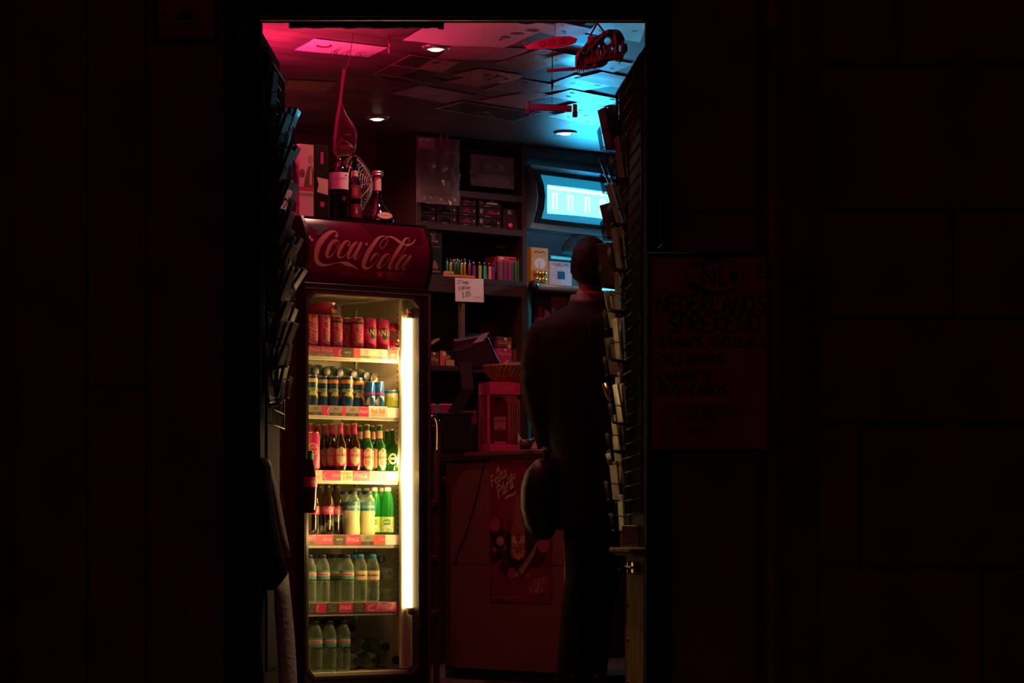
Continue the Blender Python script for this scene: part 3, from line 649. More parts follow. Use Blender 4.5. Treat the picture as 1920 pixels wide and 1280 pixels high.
for i, z in enumerate(ZS):
    xe = FR.hit(745 if i == 4 else 752, 800, .05)[0]; xs = FR.hit(570, 800, .05)[0]
    mb = MB(); mb.box((.045, .056, z-.024), (xe+.004, .50, z), shm, .003); mb.box((.045, .056, z-.056), (xe+.004, .066, z-.03), shm, .002)
    for k in range(16): mb.box((.06+k*.033, .07, z-.0285), (.064+k*.033, .49, z-.024), shm)
    s_ = mb.build('shelf', fridge)
    st = MB(); st.box((xs-.02, .049, z-.042), (xe, .055, z+.001), white if i < 4 else cream, .001)
    st.T = Matrix(((1,0,0,0),(0,0,-1,.049),(0,1,0,z-.0415),(0,0,0,1))); h = .042
    for a, b, ty in strips[i]:
        a = FR.hit(a, 800, .05)[0]; b = FR.hit(b, 800, .05)[0]; wd = b-a; mx = (a+b)/2
        base = {'R': red, 'L': red, 'l': red, 'P': pink_s, 'PL': pink_s, 'G': greycard, 'Z': darkcard, 'F': ptag, 'LT': red, 'B': ptag, 'W': white, 'C': cream, 'S': cream, 'T': brown, 'H': mat('pale_green_tag', (.45, .6, .25), .5), 'T9': darkcard}[ty]
        st.rect2(a, 0, b, h, base, .0006)
        if ty == 'L': st.logo2(a+wd*.08, h*.5, wd*.84, pinkish, .0012, 1)
        if ty == 'PL': st.logo2(a+wd*.08, h*.5, wd*.8, ptag, .0012, 1)
        if ty == 'l': st.stroke2([(b-.002, h*.8, .003), (a+wd*.4, h*.6, .004), (a+wd*.3, h*.3, .004), (b-.002, h*.15, .003)], pinkish, .0012)
        if ty == 'LT':
            st.logo2(a+wd*.05, h*.66, wd*.9, pinkish, .0012, 1); st.rect2(a, 0, b, h*.34, greycard, .001); st.text2('1.25€', mx, h*.07, .013, darkcard, .0014)
        if ty == 'G':
            st.stroke2([(mx-.01, h*.5, .002), (mx, h*.8, .003), (mx+.006, h*.55, .002), (mx+.014, h*.85, .002)], darkcard, .0012); st.rect2(a, 0, b, h*.32, darkcard, .001); st.text2('1.25€', mx, h*.06, .013, greycard, .0014)
        if ty == 'Z': st.text2('zero', mx, h*.42, .018, cream, .0012); st.text2('1.25€', mx, h*.08, .013, greycard, .0014)
        if ty == 'F': st.circring2(mx, h*.62, .007, .002, darkcard, .0012); st.rect2(a, 0, b, h*.3, greycard, .001); st.text2('1.25€', mx, h*.06, .011, darkcard, .0014)
        if ty == 'B':
            st.rect2(a, h, b, h*1.12, ptag, .0006); st.text2('Red Bull', mx, h*.38, .030, pink_s, .0012, bold=.01, sx=.72); st.text2('ENERGY DRINK', mx, h*.12, .010, brown, .0012)
        if ty == 'S': st.hand2('SAGRES', a+.006, h*.62, h*.26, ink, .12, .0012, 1, jit=.1); st.hand2('1.00€', a+.012, h*.12, h*.36, ink, .12, .0012, 1, jit=.1)
        if ty == 'C': st.hand2('1.50', a+.008, h*.2, h*.25, brown, .12, .0012, 1)
        if ty == 'H': st.text2('Heineken', mx, h*.2, .011, white, .0012)
        if ty == 'T9': st.circring2(mx, h*.66, wd*.3, .002, greycard, .0012, ry=h*.15); st.text2('0.95€', mx, h*.08, .016, greycard, .0014)
    st.build('price_strip', s_)
mb = MB(); mb.box((.535, .10, .33), (.555, .12, .36), cream); mb.build('shelf_clip', fridge)
cl = bpy.data.lights.new('cooler_lamp_light', 'AREA'); cl.shape = 'RECTANGLE'; cl.size = .03; cl.size_y = 1.22; cl.energy = 15.0; cl.color = (1.0, .60, .20)
clo = bpy.data.objects.new('cooler_lamp_light', cl); COL.objects.link(clo); clo.parent = lamp
clo.location = (tx0-.018, .012, .95); clo.rotation_euler = Vector((-1, .55, 0)).to_track_quat('-Z', 'Z').to_euler()
cl2 = cl.copy(); cl2.size_y = .42; cl2.energy = 5.0
clo2 = bpy.data.objects.new('cooler_lamp_light', cl2); COL.objects.link(clo2); clo2.parent = lamp; clo2.location = (tx0-.018, .012, 1.40); clo2.rotation_euler = clo.rotation_euler
# --- drinks
def cylw(R): return lambda p: ((R+p.z)*math.sin(p.x/R), -(R+p.z)*math.cos(p.x/R), p.y)
PRO = {}
def proto(key, fn):
    if key not in PRO: PRO[key] = [fn(), False]
    return PRO[key]
rimm = mat('can_rim', (.75, .62, .4), .22, .95)
def can(kind, R, H):
    def fn():
        t = thing({'radler': 'beer_can', 'tall': 'beer_can'}.get(kind, 'soft_drink_can'), 'x', 'can', (0, 0, 0))
        bm = {'coke': red, 'zero': red, 'tall': red, 'fanta': mat('fanta_pink', (.55, .04, .17), .3), 'nestea': blue, 'nestea2': blue, 'redbull': mat('can_blue', (.01, .10, .36), .2, .35), 'radler': mat('can_pale', (.6, .62, .45), .3, .3)}[kind]
        mb = MB(); bm2 = bm
        mb.lathe([(.0005, .002), (R*.78, 0), (R*.84, .004), (R, .012), (R, H-.016), (R*.88, H-.003)], bm2, 28)
        mb.warp = cylw(R)
        if kind in ('coke', 'zero'):
            mb.logo2(0.0, H*.10, H*.86 if kind == 'coke' else H*.72, pinkish, .0006, 2, rot=PI/2)
            mb.logo2(R*PI*.95, H*.10, H*.72, pinkish, .0006, 2, rot=PI/2)
        if kind == 'zero': mb.rect2(-R*PI, H*.80, R*PI, H-.016, blackm, .0004, 28); mb.text2('ZERO AÇÚCAR', 0, H*.84, .013, pinkish, .0008)
        if kind == 'fanta':
            mb.circ2(.002, H*.58, .019, darkcard, .0005); mb.circ2(.008, H*.42, .013, mat('dark_green_print', (.01, .09, .03), .4), .0006)
            mb.text2('FANTA', .004, H*.46, .036, pinkish, .0011, bold=.03, sx=.72)
        if kind in ('nestea', 'nestea2'):
            o = orange if kind == 'nestea2' else cream
            mb.rect2(-R*PI, H*.76, R*PI, H-.016, o, .0004, 28)
            for q in (-1, 1):
                mb.stroke2([(q*R*1.9-R*1.5, H*.45, .012), (q*R*1.9-R*.6, H*.66, .022), (q*R*1.9+R*.6, H*.78, .012)], o, .0005)
                mb.stroke2([(q*R*1.9-R*1.4, H*.40, .012), (q*R*1.9-R*.3, H*.30, .020), (q*R*1.9+R*.8, H*.42, .008)], orange, .0005)
            mb.poly2([(-.016, H*.36), (.006, H*.32), (.018, H*.40), (.016, H*.5), (-.006, H*.48)], pencilg, .0007)
            mb.rect2(-R*1.2, H*.46, R*1.2, H*.60, teal, .0008, 8)
            mb.text2('NESTEA', 0, H*.48, .018, cream, .0012, bold=.02)
        if kind == 'redbull':
            mb.poly2([(-R*1.5, 0.012), (-R*.1, .012), (-R*.1, H*.45)], mat('can_silver', (.7, .68, .6), .25, .7), .0005)
            mb.poly2([(R*.1, H*.45), (R*1.5, H*.45), (R*1.5, .012)], mat('can_silver', (.7, .68, .6), .25, .7), .0005)
            mb.text2('Red Bull', 0, H*.50, .017, red, .0009, bold=.03, sx=.8)
        if kind == 'radler':
            mb.rect2(-R*PI, H*.82, R*PI, H*.95, teal, .0004, 28); mb.rect2(-R*1.4, H*.1, R*1.2, H*.62, mat('lime_band', (.35, .5, .06), .4), .0005, 10)
            mb.poly2([(-.012, H*.35), (-.004, H*.62), (.004, H*.35)], orange, .0008); mb.text2('RB', .016, H*.42, .022, white, .0009)
        if kind == 'tall':
            mb.circring2(0, H*.55, R*.75, .004, pinkish, .0008); mb.text2('SUPER', 0, H*.57, .014, pinkish, .0009); mb.text2('BOCK', 0, H*.47, .013, pinkish, .0009)
        mb.build('can_body', t)
        mb = MB(); mb.lathe([(R*.875, H-.004), (R*.90, H), (R*.86, H), (R*.83, H-.005), (.0005, H-.005)], rimm if kind not in ('coke', 'fanta') else mat('can_rim_red', (.5, .12, .1), .25, .8), 28)
        lid = mb.build('lid', t)
        mb = MB(); mb.box((-.006, -.002, H-.005), (.006, .014, H-.003), rimm, .001); mb.build('pull_tab', lid)
        return t
    return (kind, R, H), fn
gbrown = mat('brown_glass', (.03, .010, .003), .08, spec=.7); ggreen = mat('green_glass', (.01, .10, .02), .08, spec=.7)
pet = clear('clear_pet', (.93, .97, .92), (.38, .50, .42), .09, .52, .07)
petg = clear('green_pet', (.35, .95, .35), (.02, .35, .06), .30, .55, .1)
petd = clear('dark_green_glass', (.2, .5, .12), (.02, .10, .02), .35, .5, .08)
lemon = mat('lemon_drink', (.55, .58, .33), .35, var=.03); navy = mat('navy_cap', (.012, .02, .06), .4); bcap = mat('blue_cap', (.02, .22, .6), .35)
def bottle(kind, R, H):
    def fn():
        t = thing({'sagres': 'beer_bottle', 'radlerb': 'beer_bottle', 'heine': 'beer_bottle', 'coke': 'cola_bottle', 'aqua': 'sports_drink_bottle', 'lime': 'lemonade_bottle', 'water': 'water_bottle', 'waterb': 'water_bottle'}[kind], 'x', 'bottle', (0, 0, 0))
        mb = MB(); W = cylw
        if kind in ('sagres', 'radlerb', 'heine'):
            m = {'sagres': gbrown, 'radlerb': ggreen, 'heine': petd}[kind]; rn = R*.40
            prof = [(.0005, .004), (R*.9, 0), (R, .006), (R, H*.52), (R*.93, H*.58), (R*.62, H*.66), (rn*1.12, H*.74), (rn, H*.9), (rn*1.05, H*.965), (rn*.9, H*.975)]
            mb.lathe(prof, m, 28); mb.build('glass_body', t)
            mb = MB(); mb.lathe([(rn*1.18, H*.955), (rn*1.22, H*.965), (rn*1.1, H*.995), (.0005, H)], gold if kind != 'heine' else silver, 20); mb.build('crown_cap', t)
            if kind == 'sagres':
                mb = MB(); mb.lathe([(rn*1.22, H*.76), (rn*1.06, H*.9), (rn*1.10, H*.957)], red, 24)
                mb.warp = W(rn*1.25); mb.circring2(0, H*.84, .005, .0015, pinkish, .0008); mb.build('neck_foil', t)
                mb = MB(); mb.lathe([(R*1.012, H*.10), (R*1.012, H*.46)], red, 28); mb.warp = W(R*1.012)
                mb.poly2([(-R*.85, H*.44), (-R*.85, H*.28), (-R*.7, H*.18), (0, H*.11), (R*.7, H*.18), (R*.85, H*.28), (R*.85, H*.44), (0, H*.50)][::-1], cream, .0006)
                mb.circring2(0, H*.43, R*.22, .002, darkcard, .001, ry=H*.045); mb.text2('SAGRES', 0, H*.30, R*.62, red, .0012, bold=.02, sx=.8); mb.build('label', t)
            if kind == 'radlerb':
                mb = MB(); mb.lathe([(rn*1.35, H*.68), (rn*1.25, H*.82), (rn*1.10, H*.86)], mat('pink_label', (.65, .38, .27), .5), 24); mb.build('neck_label', t)
                mb = MB(); mb.warp = W(R*1.012)
                lab = mat('pink_label', (.65, .38, .27), .5)
                for q in (-1.6, 0, 1.6): mb.poly2([(q*R-R*.7, H*.42), (q*R-R*.7, H*.14), (q*R, H*.03), (q*R+R*.75, H*.10), (q*R+R*.75, H*.48), (q*R, H*.50)][::-1], lab, .0006)
                mb.circring2(0, H*.44, R*.16, .002, darkcard, .001); mb.text2('Radler', 0, H*.27, R*.75, darkcard, .0012, shear=.3); mb.circring2(0, H*.18, R*.25, .003, red, .001); mb.build('label', t)
            if kind == 'heine':
                mb = MB(); mb.warp = W(R*1.012)
                mb.circring2(0, H*.30, R*.7, .003, white, .0006, ry=R*.9); mb.circring2(0, H*.30, R*.5, .003, white, .0006, ry=R*.7); mb.rect2(-R*.9, H*.28, R*.9, H*.33, white, .0008, 6); mb.text2('Heineken', 0, H*.29, R*.4, green, .0012); mb.build('label', t)
        elif kind == 'coke':
            mb.lathe([(.0005, .004), (R*.85, 0), (R*.95, .012), (R, H*.10), (R*.90, H*.26), (R*.93, H*.40)], cola, 28)
            mb.lathe([(R*.96, H*.56), (R*.99, H*.60), (R*.80, H*.72), (R*.52, H*.82), (R*.40, H*.90), (R*.36, H*.925)], clear('cola_clear_top', (.55, .40, .2), (.06, .03, .01), .35, .4), 28); mb.build('bottle_body', t)
            mb = MB(); mb.lathe([(R*.94, H*.40), (R*.97, H*.56)], red, 28); mb.warp = W(R*.98); mb.logo2(-R, H*.48, R*2, pinkish, .0006, 2); mb.logo2(R*1.4, H*.48, R*2, pinkish, .0006, 2); mb.build('label', t)
            mb = MB(); mb.lathe([(R*.42, H*.925), (R*.45, H*.93), (R*.45, H*.99), (.0005, H)], black, 20); mb.build('cap', t)
        elif kind == 'aqua':
            mb.lathe([(.0005, .004), (R*.95, 0), (R, .01), (R, H*.10), (R*.93, H*.30), (R*.93, H*.42), (R, H*.54)], lemon, 28)
            mb.lathe([(R, H*.54), (R, H*.74), (R*.97, H*.79), (R*.60, H*.875), (R*.58, H*.93)], pet, 28); mb.build('bottle_body', t)
            mb = MB(); mb.lathe([(R*1.012, H*.545), (R*1.012, H*.745)], teal, 28); mb.warp = W(R*1.012); mb.text2('AQUARIUS', .003, H*.61, R*.42, cream, .0008, bold=.02); mb.build('label', t)
            mb = MB(); mb.lathe([(R*.62, H*.915), (R*.64, H*.92), (R*.62, H*.985), (.0005, H)], navy, 24); mb.build('cap', t)
        elif kind == 'lime':
            mb.lathe([(.0005, .004), (R*.9, 0), (R, .012), (R, H*.60), (R*.9, H*.74), (R*.58, H*.88), (R*.45, H*.93)], petg, 28); mb.build('bottle_body', t)
            mb = MB(); lg = mat('lime_label', (.42, .62, .18), .4); mb.lathe([(R*1.012, H*.06), (R*1.012, H*.38)], lg, 28); mb.warp = W(R*1.012)
            mb.circ2(-.004, H*.27, R*.6, green, .0006, ry=H*.06); mb.text2('LIMÃO', -.004, H*.25, R*.42, white, .001, bold=.02)
            mb.stroke2([(-R*.8, H*.15, .004), (0, H*.18, .014), (R*.8, H*.11, .004)], white, .0008); mb.circ2(-R*.4, H*.11, R*.22, white, .0009); mb.build('label', t)
            mb = MB(); mb.lathe([(R*.5, H*.915), (R*.54, H*.92), (R*.54, H*.99), (.0005, H)], mat('white_cap', (.75, .72, .6), .4), 24); mb.build('cap', t)
        else:
            prof = [(.0005, .006), (R*.55, .001), (R*.85, 0), (R*.96, .012)]
            z = .018
            while z < H*.42: prof += [(R*.97, z), (R*1.0, z+.005), (R*1.0, z+.009), (R*.955, z+.0125)]; z += .0155
            prof += [(R*.93, H*.45), (R, H*.47), (R, H*.68), (R*.92, H*.78), (R*.66, H*.88), (R*.5, H*.915), (R*.48, H*.935)]
            mb.lathe(prof, pet, 30)
            for i in range(10):
                a = 2*PI*i/10; mb.tube([(R*.2*math.cos(a), R*.2*math.sin(a), .006), (R*.6*math.cos(a), R*.6*math.sin(a), .000), (R*.9*math.cos(a), R*.9*math.sin(a), .006)], [.002, .006, .003], pet, 6)
            mb.build('bottle_body', t)
            mb = MB(); lm = mat('water_label_blue', (.10, .28, .30), .4)
            if kind == 'water':
                mb.lathe([(R*1.012, H*.47), (R*1.012, H*.56, cream), (R*1.012, H*.63, lm), (R*1.012, H*.67)], lm, 30); mb.warp = W(R*1.012)
                for q in (-2, 0, 2): mb.text2('Penacova', q*R*1.05, H*.575, R*.44, red, .001, bold=.02)
                for q in range(10): mb.poly2([(-R*3+q*R*.6, H*.47), (-R*3+q*R*.6+R*.6, H*.47), (-R*3+q*R*.6+R*.3, H*.50)], navy, .0008)
            else:
                mb.lathe([(R*1.012, H*.47), (R*1.012, H*.66)], cream, 30); mb.warp = W(R*1.012)
                for q in (-2, 0, 2): mb.text2('cruzeiro', q*R*1.05, H*.55, R*.48, darkcard, .001, bold=.02)
            mb.build('label', t)
            mb = MB(); mb.lathe([(R*.48, H*.925), (R*.54, H*.93), (R*.53, H*.985), (R*.50, H*.998), (R*.47, H), (.0005, H)], navy if kind == 'water' else bcap, 24); mb.build('cap', t)
        return t
    return (kind, R, H), fn
def put(kf, px, ly, z, label, group, rz=0.0, rot=None, lx=None):
    key, fn = kf; pr = proto(key, fn)
    if lx is None: lx = FR.hit(px, 800, ly)[0]
    loc = FR.w(lx, ly, z); r = rot or (0, 0, rz)
    if not pr[1]:
        pr[1] = True; o = pr[0]; o.location = loc; o.rotation_euler = r; o['label'] = label; o['group'] = group; return o
    return dup(pr[0], loc, 0, label, group, rot=r)
g1 = 'cans on the top shelf of the cooler'
hc = FR.hit(607, 592, .11)[1]-ZS[0]
for px, ly, kd, lab, rz in ((566, .10, 'coke', 'red cola can cut by the left door frame on the top cooler shelf', .3),
    (585, .10, 'coke', 'red cola can, first fully seen from the left on the top cooler shelf', .25), (607.5, .10, 'coke', 'red cola can, second fully seen from the left on the top cooler shelf', .75),
    (631, .10, 'zero', 'black topped red cola can, left one of the front pair on the top cooler shelf', .35), (649, .16, 'zero', 'black topped red cola can standing behind its two neighbours on the top cooler shelf', .35),
    (670.5, .10, 'zero', 'black topped red cola can right of centre on the top cooler shelf', .2)):
    put(can(kd, .0262, hc), px, ly, ZS[0], lab, g1, rz)
for px, lab, rz in ((694, 'pink-red fruit soda can, left one of two, its lettering placed low', .35), (718.5, 'pink-red fruit soda can beside the lamp on the top cooler shelf', .1)):
    put(can('fanta', .0265, hc), px, .10, ZS[0], lab, g1, rz)
for q, (px, rz) in enumerate(((640, .3), (664, .3), (688, .4), (712, .2), (617, .5), (594, .4))):
    put(can(('coke', 'zero')[q % 2], .0262, hc), px, .20, ZS[0], 'cola can in the rear row of the top cooler shelf, '+ordw([2, 3, 4, 5, 1, 0][q])+' from the left', g1, rz)
lyr = (R_(90), 0, FR.a)
put(can('coke', .0262, hc), 0, .10+hc, FR.hit(620, 578, .14)[1], 'red can lying flat across the top of the standing cola cans', g1, lx=FR.hit(620, 578, .12)[0]-.03, rot=(R_(90), 0, FR.a+.25))
for y_, lab in ((613, 'can lying on its side near the lamp on the top cooler shelf, upper of two'), (645, 'can lying on its side near the lamp on the top cooler shelf, lower of two')):
    put(can('fanta', .0200, hc*.8), 0, .09+hc*.8, FR.hit(747, y_, .115)[1], lab, g1, lx=FR.hit(747, 700, .09)[0]-.005, rot=(R_(90), 0, FR.a))
g2 = 'cans on the second shelf of the cooler'; h2 = FR.hit(583, 702.5, .10)[1]-ZS[1]
for px, ly, kd, lab in ((584, .10, 'nestea', 'blue iced tea can with cream top, first on the second cooler shelf'), (604, .15, 'nestea', 'blue iced tea can with cream top set back, second on the second cooler shelf'),
    (625, .13, 'nestea2', 'blue and orange iced tea can, third from the left on the second cooler shelf'), (650.5, .10, 'nestea2', 'blue and orange iced tea can, fourth from the left on the second cooler shelf'),
    (670, .16, 'nestea2', 'blue and orange iced tea can set back left of the energy drinks')):
    put(can(kd, .0265, h2), px, ly, ZS[1], lab, g2, random.uniform(.1, .3))
for px, ly, lab in ((684, .20, 'dark energy drink can behind the front row, between iced tea and energy cans'), (694, .10, 'blue and silver energy drink can, left one of the front pair'), (711, .09, 'blue and silver energy drink can, right one of the front pair')):
    put(can('redbull', .0225, h2*.86), px, ly, ZS[1], lab, g2, .15)
put(can('radler', .0325, h2*.60), 735.5, .09, ZS[1], 'short pale can with teal and lime print beside the lamp', g2, .1)
for q, px in enumerate((584, 604, 625, 648)): put(can('nestea2', .0265, h2), px, .24, ZS[1], 'iced tea can in the rear row of the second cooler shelf, '+ordw(q)+' from the left', g2, .3)
for q, (px, y_) in enumerate(((592, 695), (613, 697), (638, 699.5), (664, 702), (688, 705))):
    lo = ZS[1]+h2*1.0+.03
    put(bottle('water', .034, .20), 0, .36, FR.hit(px, y_, .16)[1], 'capped bottle lying behind the iced tea cans, '+ordw(q)+' from the left', 'bottles lying at the back of the second cooler shelf', lx=FR.hit(px, y_, .16)[0], rot=(R_(90), 0, FR.a))
put(can('nestea', .0265, h2), 704, .20+h2, FR.hit(704, 709, .17)[1], 'gold topped can lying above the energy drink cans', g2, lx=FR.hit(704, 709, .2)[0], rot=(R_(90), 0, FR.a))
g3 = 'beers on the third shelf of the cooler'; h3 = FR.hit(638, 792, .09)[1]-ZS[2]
put(can('tall', .031, FR.hit(588, 810, .09)[1]-ZS[2]), 586, .09, ZS[2], 'large red beer can with round emblem at the left of the third shelf', g3, .1)
for px, ly, lab in ((609, .22, 'brown beer bottle with red neck, leftmost rear one'), (623, .15, 'brown beer bottle with red neck, rear one next to the front pair'), (638, .085, 'brown beer bottle with cream label, left of the front pair'), (652, .16, 'brown beer bottle with red neck showing between the front pair'), (664.5, .085, 'brown beer bottle with cream label, right of the front pair'), (582, .20, 'brown beer bottle behind the large red beer can'), (594, .28, 'brown beer bottle in the far left corner of the third shelf')):
    put(bottle('sagres', .0265, h3), px, ly, ZS[2], lab, g3, random.uniform(-.1, .25))
h3b = FR.hit(687, 794.5, .085)[1]-ZS[2]
for px, ly, lab, rz in ((688, .085, 'green beer bottle with pink label, left of the front pair', .2), (711.5, .085, 'green beer bottle with pink label, right of the front pair', .6), (674, .2, 'green beer bottle with pink neck label, left rear one', 0), (698, .18, 'green beer bottle with pink neck label, between the front pair', 0)):
    put(bottle('radlerb', .0275, h3b), px, ly, ZS[2], lab, g3, rz)
for px, ly, lab in ((735.5, .08, 'dark green beer bottle beside the lamp'), (726, .17, 'dark green beer bottle second row beside the lamp'), (719, .25, 'dark green beer bottle third row beside the lamp'), (730, .30, 'dark green beer bottle at the back near the lamp')):
    put(bottle('heine', .0245, h3*.90), px, ly, ZS[2], lab, g3, .15)
g4 = 'bottles on the fourth shelf of the cooler'; h4 = FR.hit(608, 907, .12)[1]-ZS[3]
for px, ly, lab, rz in ((585, .085, 'dark cola bottle partly behind the bottle shaped handle', .2), (613, .10, 'dark cola bottle, second from the left on the fourth shelf', .1), (630, .15, 'dark cola bottle, third from the left on the fourth shelf', .5), (598, .2, 'dark cola bottle in the second row behind the first pair', .2), (616, .25, 'dark cola bottle in the back row of the fourth shelf', .4)):
    put(bottle('coke', .0315, h4), px, ly, ZS[3], lab, g4, rz)
h4b = FR.hit(661, 919, .09)[1]-ZS[3]
for px, ly, lab in ((661, .09, 'pale lemon sports drink with teal label, left of the front pair'), (689, .085, 'pale lemon sports drink with teal label, right of the front pair'), (646, .18, 'pale lemon sports drink behind the left of the front pair'), (672, .18, 'pale lemon sports drink behind and between the front pair')):
    put(bottle('aqua', .0325, h4b), px, ly, ZS[3], lab, g4, .1)
h4c = FR.hit(726, 913, .085)[1]-ZS[3]
for px, ly, lab in ((726, .085, 'bright green soda bottle with cream cap nearest the lamp'), (701, .12, 'bright green soda bottle with cream cap behind the sports drink'), (712, .19, 'bright green soda bottle with cap between the front two'), (688, .25, 'bright green soda bottle far behind, only its cap above the sports drink'), (670, .26, 'bright green soda bottle, leftmost, only its cap seen')):
    put(bottle('lime', .030, h4c), px, ly, ZS[3], lab, g4, .15)
g5 = 'water bottles on the lowest wire shelf of the cooler'; h5 = FR.hit(650, 1039, .09)[1]-ZS[4]
for px, ly, lab in ((579, .085, 'clear water bottle cut by the left door frame'), (604.5, .09, 'clear water bottle with dark cap, second from the left'), (627, .17, 'clear water bottle standing back between its neighbours'), (650, .085, 'clear water bottle with dark cap beside the blue capped ones'), (592, .19, 'clear water bottle in the second row at the left'), (616, .27, 'clear water bottle in the third row'), (640, .22, 'clear water bottle in the second row behind the dark capped one')):
    put(bottle('water', .0315, h5), px, ly, ZS[4], lab+', lowest shelf', g5, .1)
for px, ly, lab in ((675.5, .09, 'clear water bottle with bright blue cap, left of two'), (698.5, .085, 'clear water bottle with bright blue cap, right of two'), (664, .18, 'clear water bottle with bright blue cap, half hidden behind')):
    put(bottle('waterb', .0300, h5), px, ly, ZS[4], lab, g5, .1)
R5 = .031
for px, y_, lab, fl in ((731, 1078, 'clear bottle lying with its ribbed base to the front, upper one by the lamp', 1), (731, 1116, 'clear bottle lying with its ribbed base to the front, lower one by the lamp', 1)):
    put(bottle('water', R5, .2), px, .09, FR.hit(px, y_, .09)[1], lab, g5, rot=(R_(-90), 0, FR.a))
put(bottle('water', R5, .2), 0, .30, FR.hit(717, 1048, .10)[1], 'clear bottle lying with its grey cap to the front, above the ribbed bases', g5, lx=FR.hit(717, 1048, .10)[0], rot=(R_(90), 0, FR.a))
g6 = 'water bottles on the floor of the cooler'; z6 = .093; h6 = FR.hit(617, 1163, .09)[1]-z6
for px, ly, lab in ((591, .085, 'clear water bottle, first from the left on the cooler floor'), (617, .085, 'clear water bottle, second from the left on the cooler floor'), (643.5, .085, 'clear water bottle, third from the left on the cooler floor'), (604, .17, 'clear water bottle in the second row on the cooler floor'), (630, .17, 'clear water bottle between the second and third, second row')):
    put(bottle('water', .0305, h6), px, ly, z6, lab, g6, .1)
for q, (px, y_) in enumerate(((576, 1163), (606, 1163), (631, 1163), (657, 1164))):
    put(bottle('water', R5, .2), px, .24, FR.hit(px, y_, .24)[1], 'clear bottle lying base forward above the standing ones, '+ordw(q)+' from the left', g6, rot=(R_(-90), 0, FR.a))
for px, y_, ly, lab in ((661, 1177, .14, 'clear bottle lying with black cap forward beside the third standing bottle'), (689, 1211, .14, 'clear bottle lying with black cap forward, left one of the upper pair'), (725, 1212, .14, 'clear bottle lying with black cap forward, right one of the upper pair'), (673, 1243, .12, 'clear bottle lying with black cap forward, left one of the bottom three'), (708, 1244, .12, 'clear bottle lying with black cap forward, middle one of the bottom three'), (745, 1242, .12, 'clear bottle lying with black cap forward, right one of the bottom three')):
    lx, zz = FR.hit(px, y_, ly)
    put(bottle('water', .036, .22), 0, ly+.22, max(zz, z6+.038), lab, g6, lx=lx-.0, rot=(R_(90), 0, FR.a))
# ---------------------------------------------------------------- on top of the cooler
def carton(name, label, cat, fr, x0, x1, y0, y1, z0, z1, m, group=None, bev=.002):
    """plain box thing in frame fr; returns (object builder, face transform); origin at its base centre"""
    mb = MB(); cx = (x0+x1)/2; cy = (y0+y1)/2; w2 = abs(x1-x0)/2; d2 = abs(y1-y0)/2
    mb.box((-w2, -d2, 0), (w2, d2, z1-z0), m, bev); mb.T = Matrix(((1,0,0,-w2),(0,0,-1,-d2),(0,1,0,0),(0,0,0,1)))
    loc = fr.w(cx, cy, z0)
    def fin(): return tag(mb.build(name, loc=loc, rz=fr.a), label, cat, group)
    return mb, 2*w2, z1-z0, fin
boxp = mat('pale_carton', (.60, .42, .36), .6, var=.05)
zt0 = 2.0
_, zb1 = FR.hit(590, 272, .04)
lxl = FR.hit(561, 300, .04)[0]; lxr = FR.hit(588.5, 300, .04)[0]
mb, w_, h_, fin = carton('gift_carton', 'pale gift carton printed with two caricature gentlemen, on top of the cooler', 'box', FR, lxl, lxr, .04, .105, zt0, zb1, boxp)
mb.rect2(0, h_*.37, w_, h_*.42, magenta, .0006); mb.text2('VELHOTES', w_/2, h_*.30, .0145, ink, .0009)
fig = mat('figure_brown', (.16, .05, .03), .6)
mb.poly2([(w_*.30, h_*.42), (w_*.95, h_*.42), (w_*.98, h_*.62), (w_*.85, h_*.72), (w_*.62, h_*.70), (w_*.45, h_*.58)], fig, .0008)
mb.circ2(w_*.78, h_*.80, .014, mat('figure_skin', (.45, .2, .13), .6), .0009, ry=.018); mb.circ2(w_*.2, h_*.6, .014, fig, .0009, ry=.018)
mb.poly2([(w_*.7, h_*.45), (w_*.85, h_*.45), (w_*.82, h_*.7), (w_*.76, h_*.7)], cream, .0010)
mb.T = Matrix(((0,0,-1,-w_/2),(-1,0,0,.0325),(0,1,0,0),(0,0,0,1)))
mb.rect2(0, h_*.37, .065, h_*.42, magenta, .0006); mb.poly2([(.01, h_*.42), (.055, h_*.42), (.05, h_*.62), (.03, h_*.66)], fig, .0008); mb.circ2(.038, h_*.68, .012, fig, .0009)
fin()
lxl = FR.hit(590, 300, .05)[0]; lxr = FR.hit(616, 300, .05)[0]
mb, w_, h_, fin = carton('bottle_box', 'black bottle box with a cream wave label and red seal, beside the pale gift carton', 'box', FR, lxl, lxr, .05, .12, zt0, FR.hit(600, 271, .05)[1], black)
mb.poly2([(w_*.15, h_*.36), (w_*.95, h_*.33), (w_*.97, h_*.54), (w_*.15, h_*.56), (w_*.28, h_*.46)], boxp, .0008)
mb.rect2(w_*.42, h_*.74, w_*.62, h_*.90, red, .0008); mb.circ2(w_*.55, h_*.20, .012, magenta, .0008); fin()
def wine(name, label, px, ly, rpx, ptop, m, shape, dec, pz=None):
    lx, zz = FR.hit(px, ptop, ly); R = rpx/447*1.0; H = zz-zt0
    t = thing(name, label, 'bottle', FR.w(lx, ly, zt0), .35)
    mb = MB(); mb.lathe([(a*R, b*H) for a, b in shape], m, 32); mb.build('glass_body', t); dec(t, R, H); return t
glk = mat('black_glass', (.006, .004, .004), .06, spec=.8)
seal = mat('bottle_seal', (.16, .02, .03), .4)
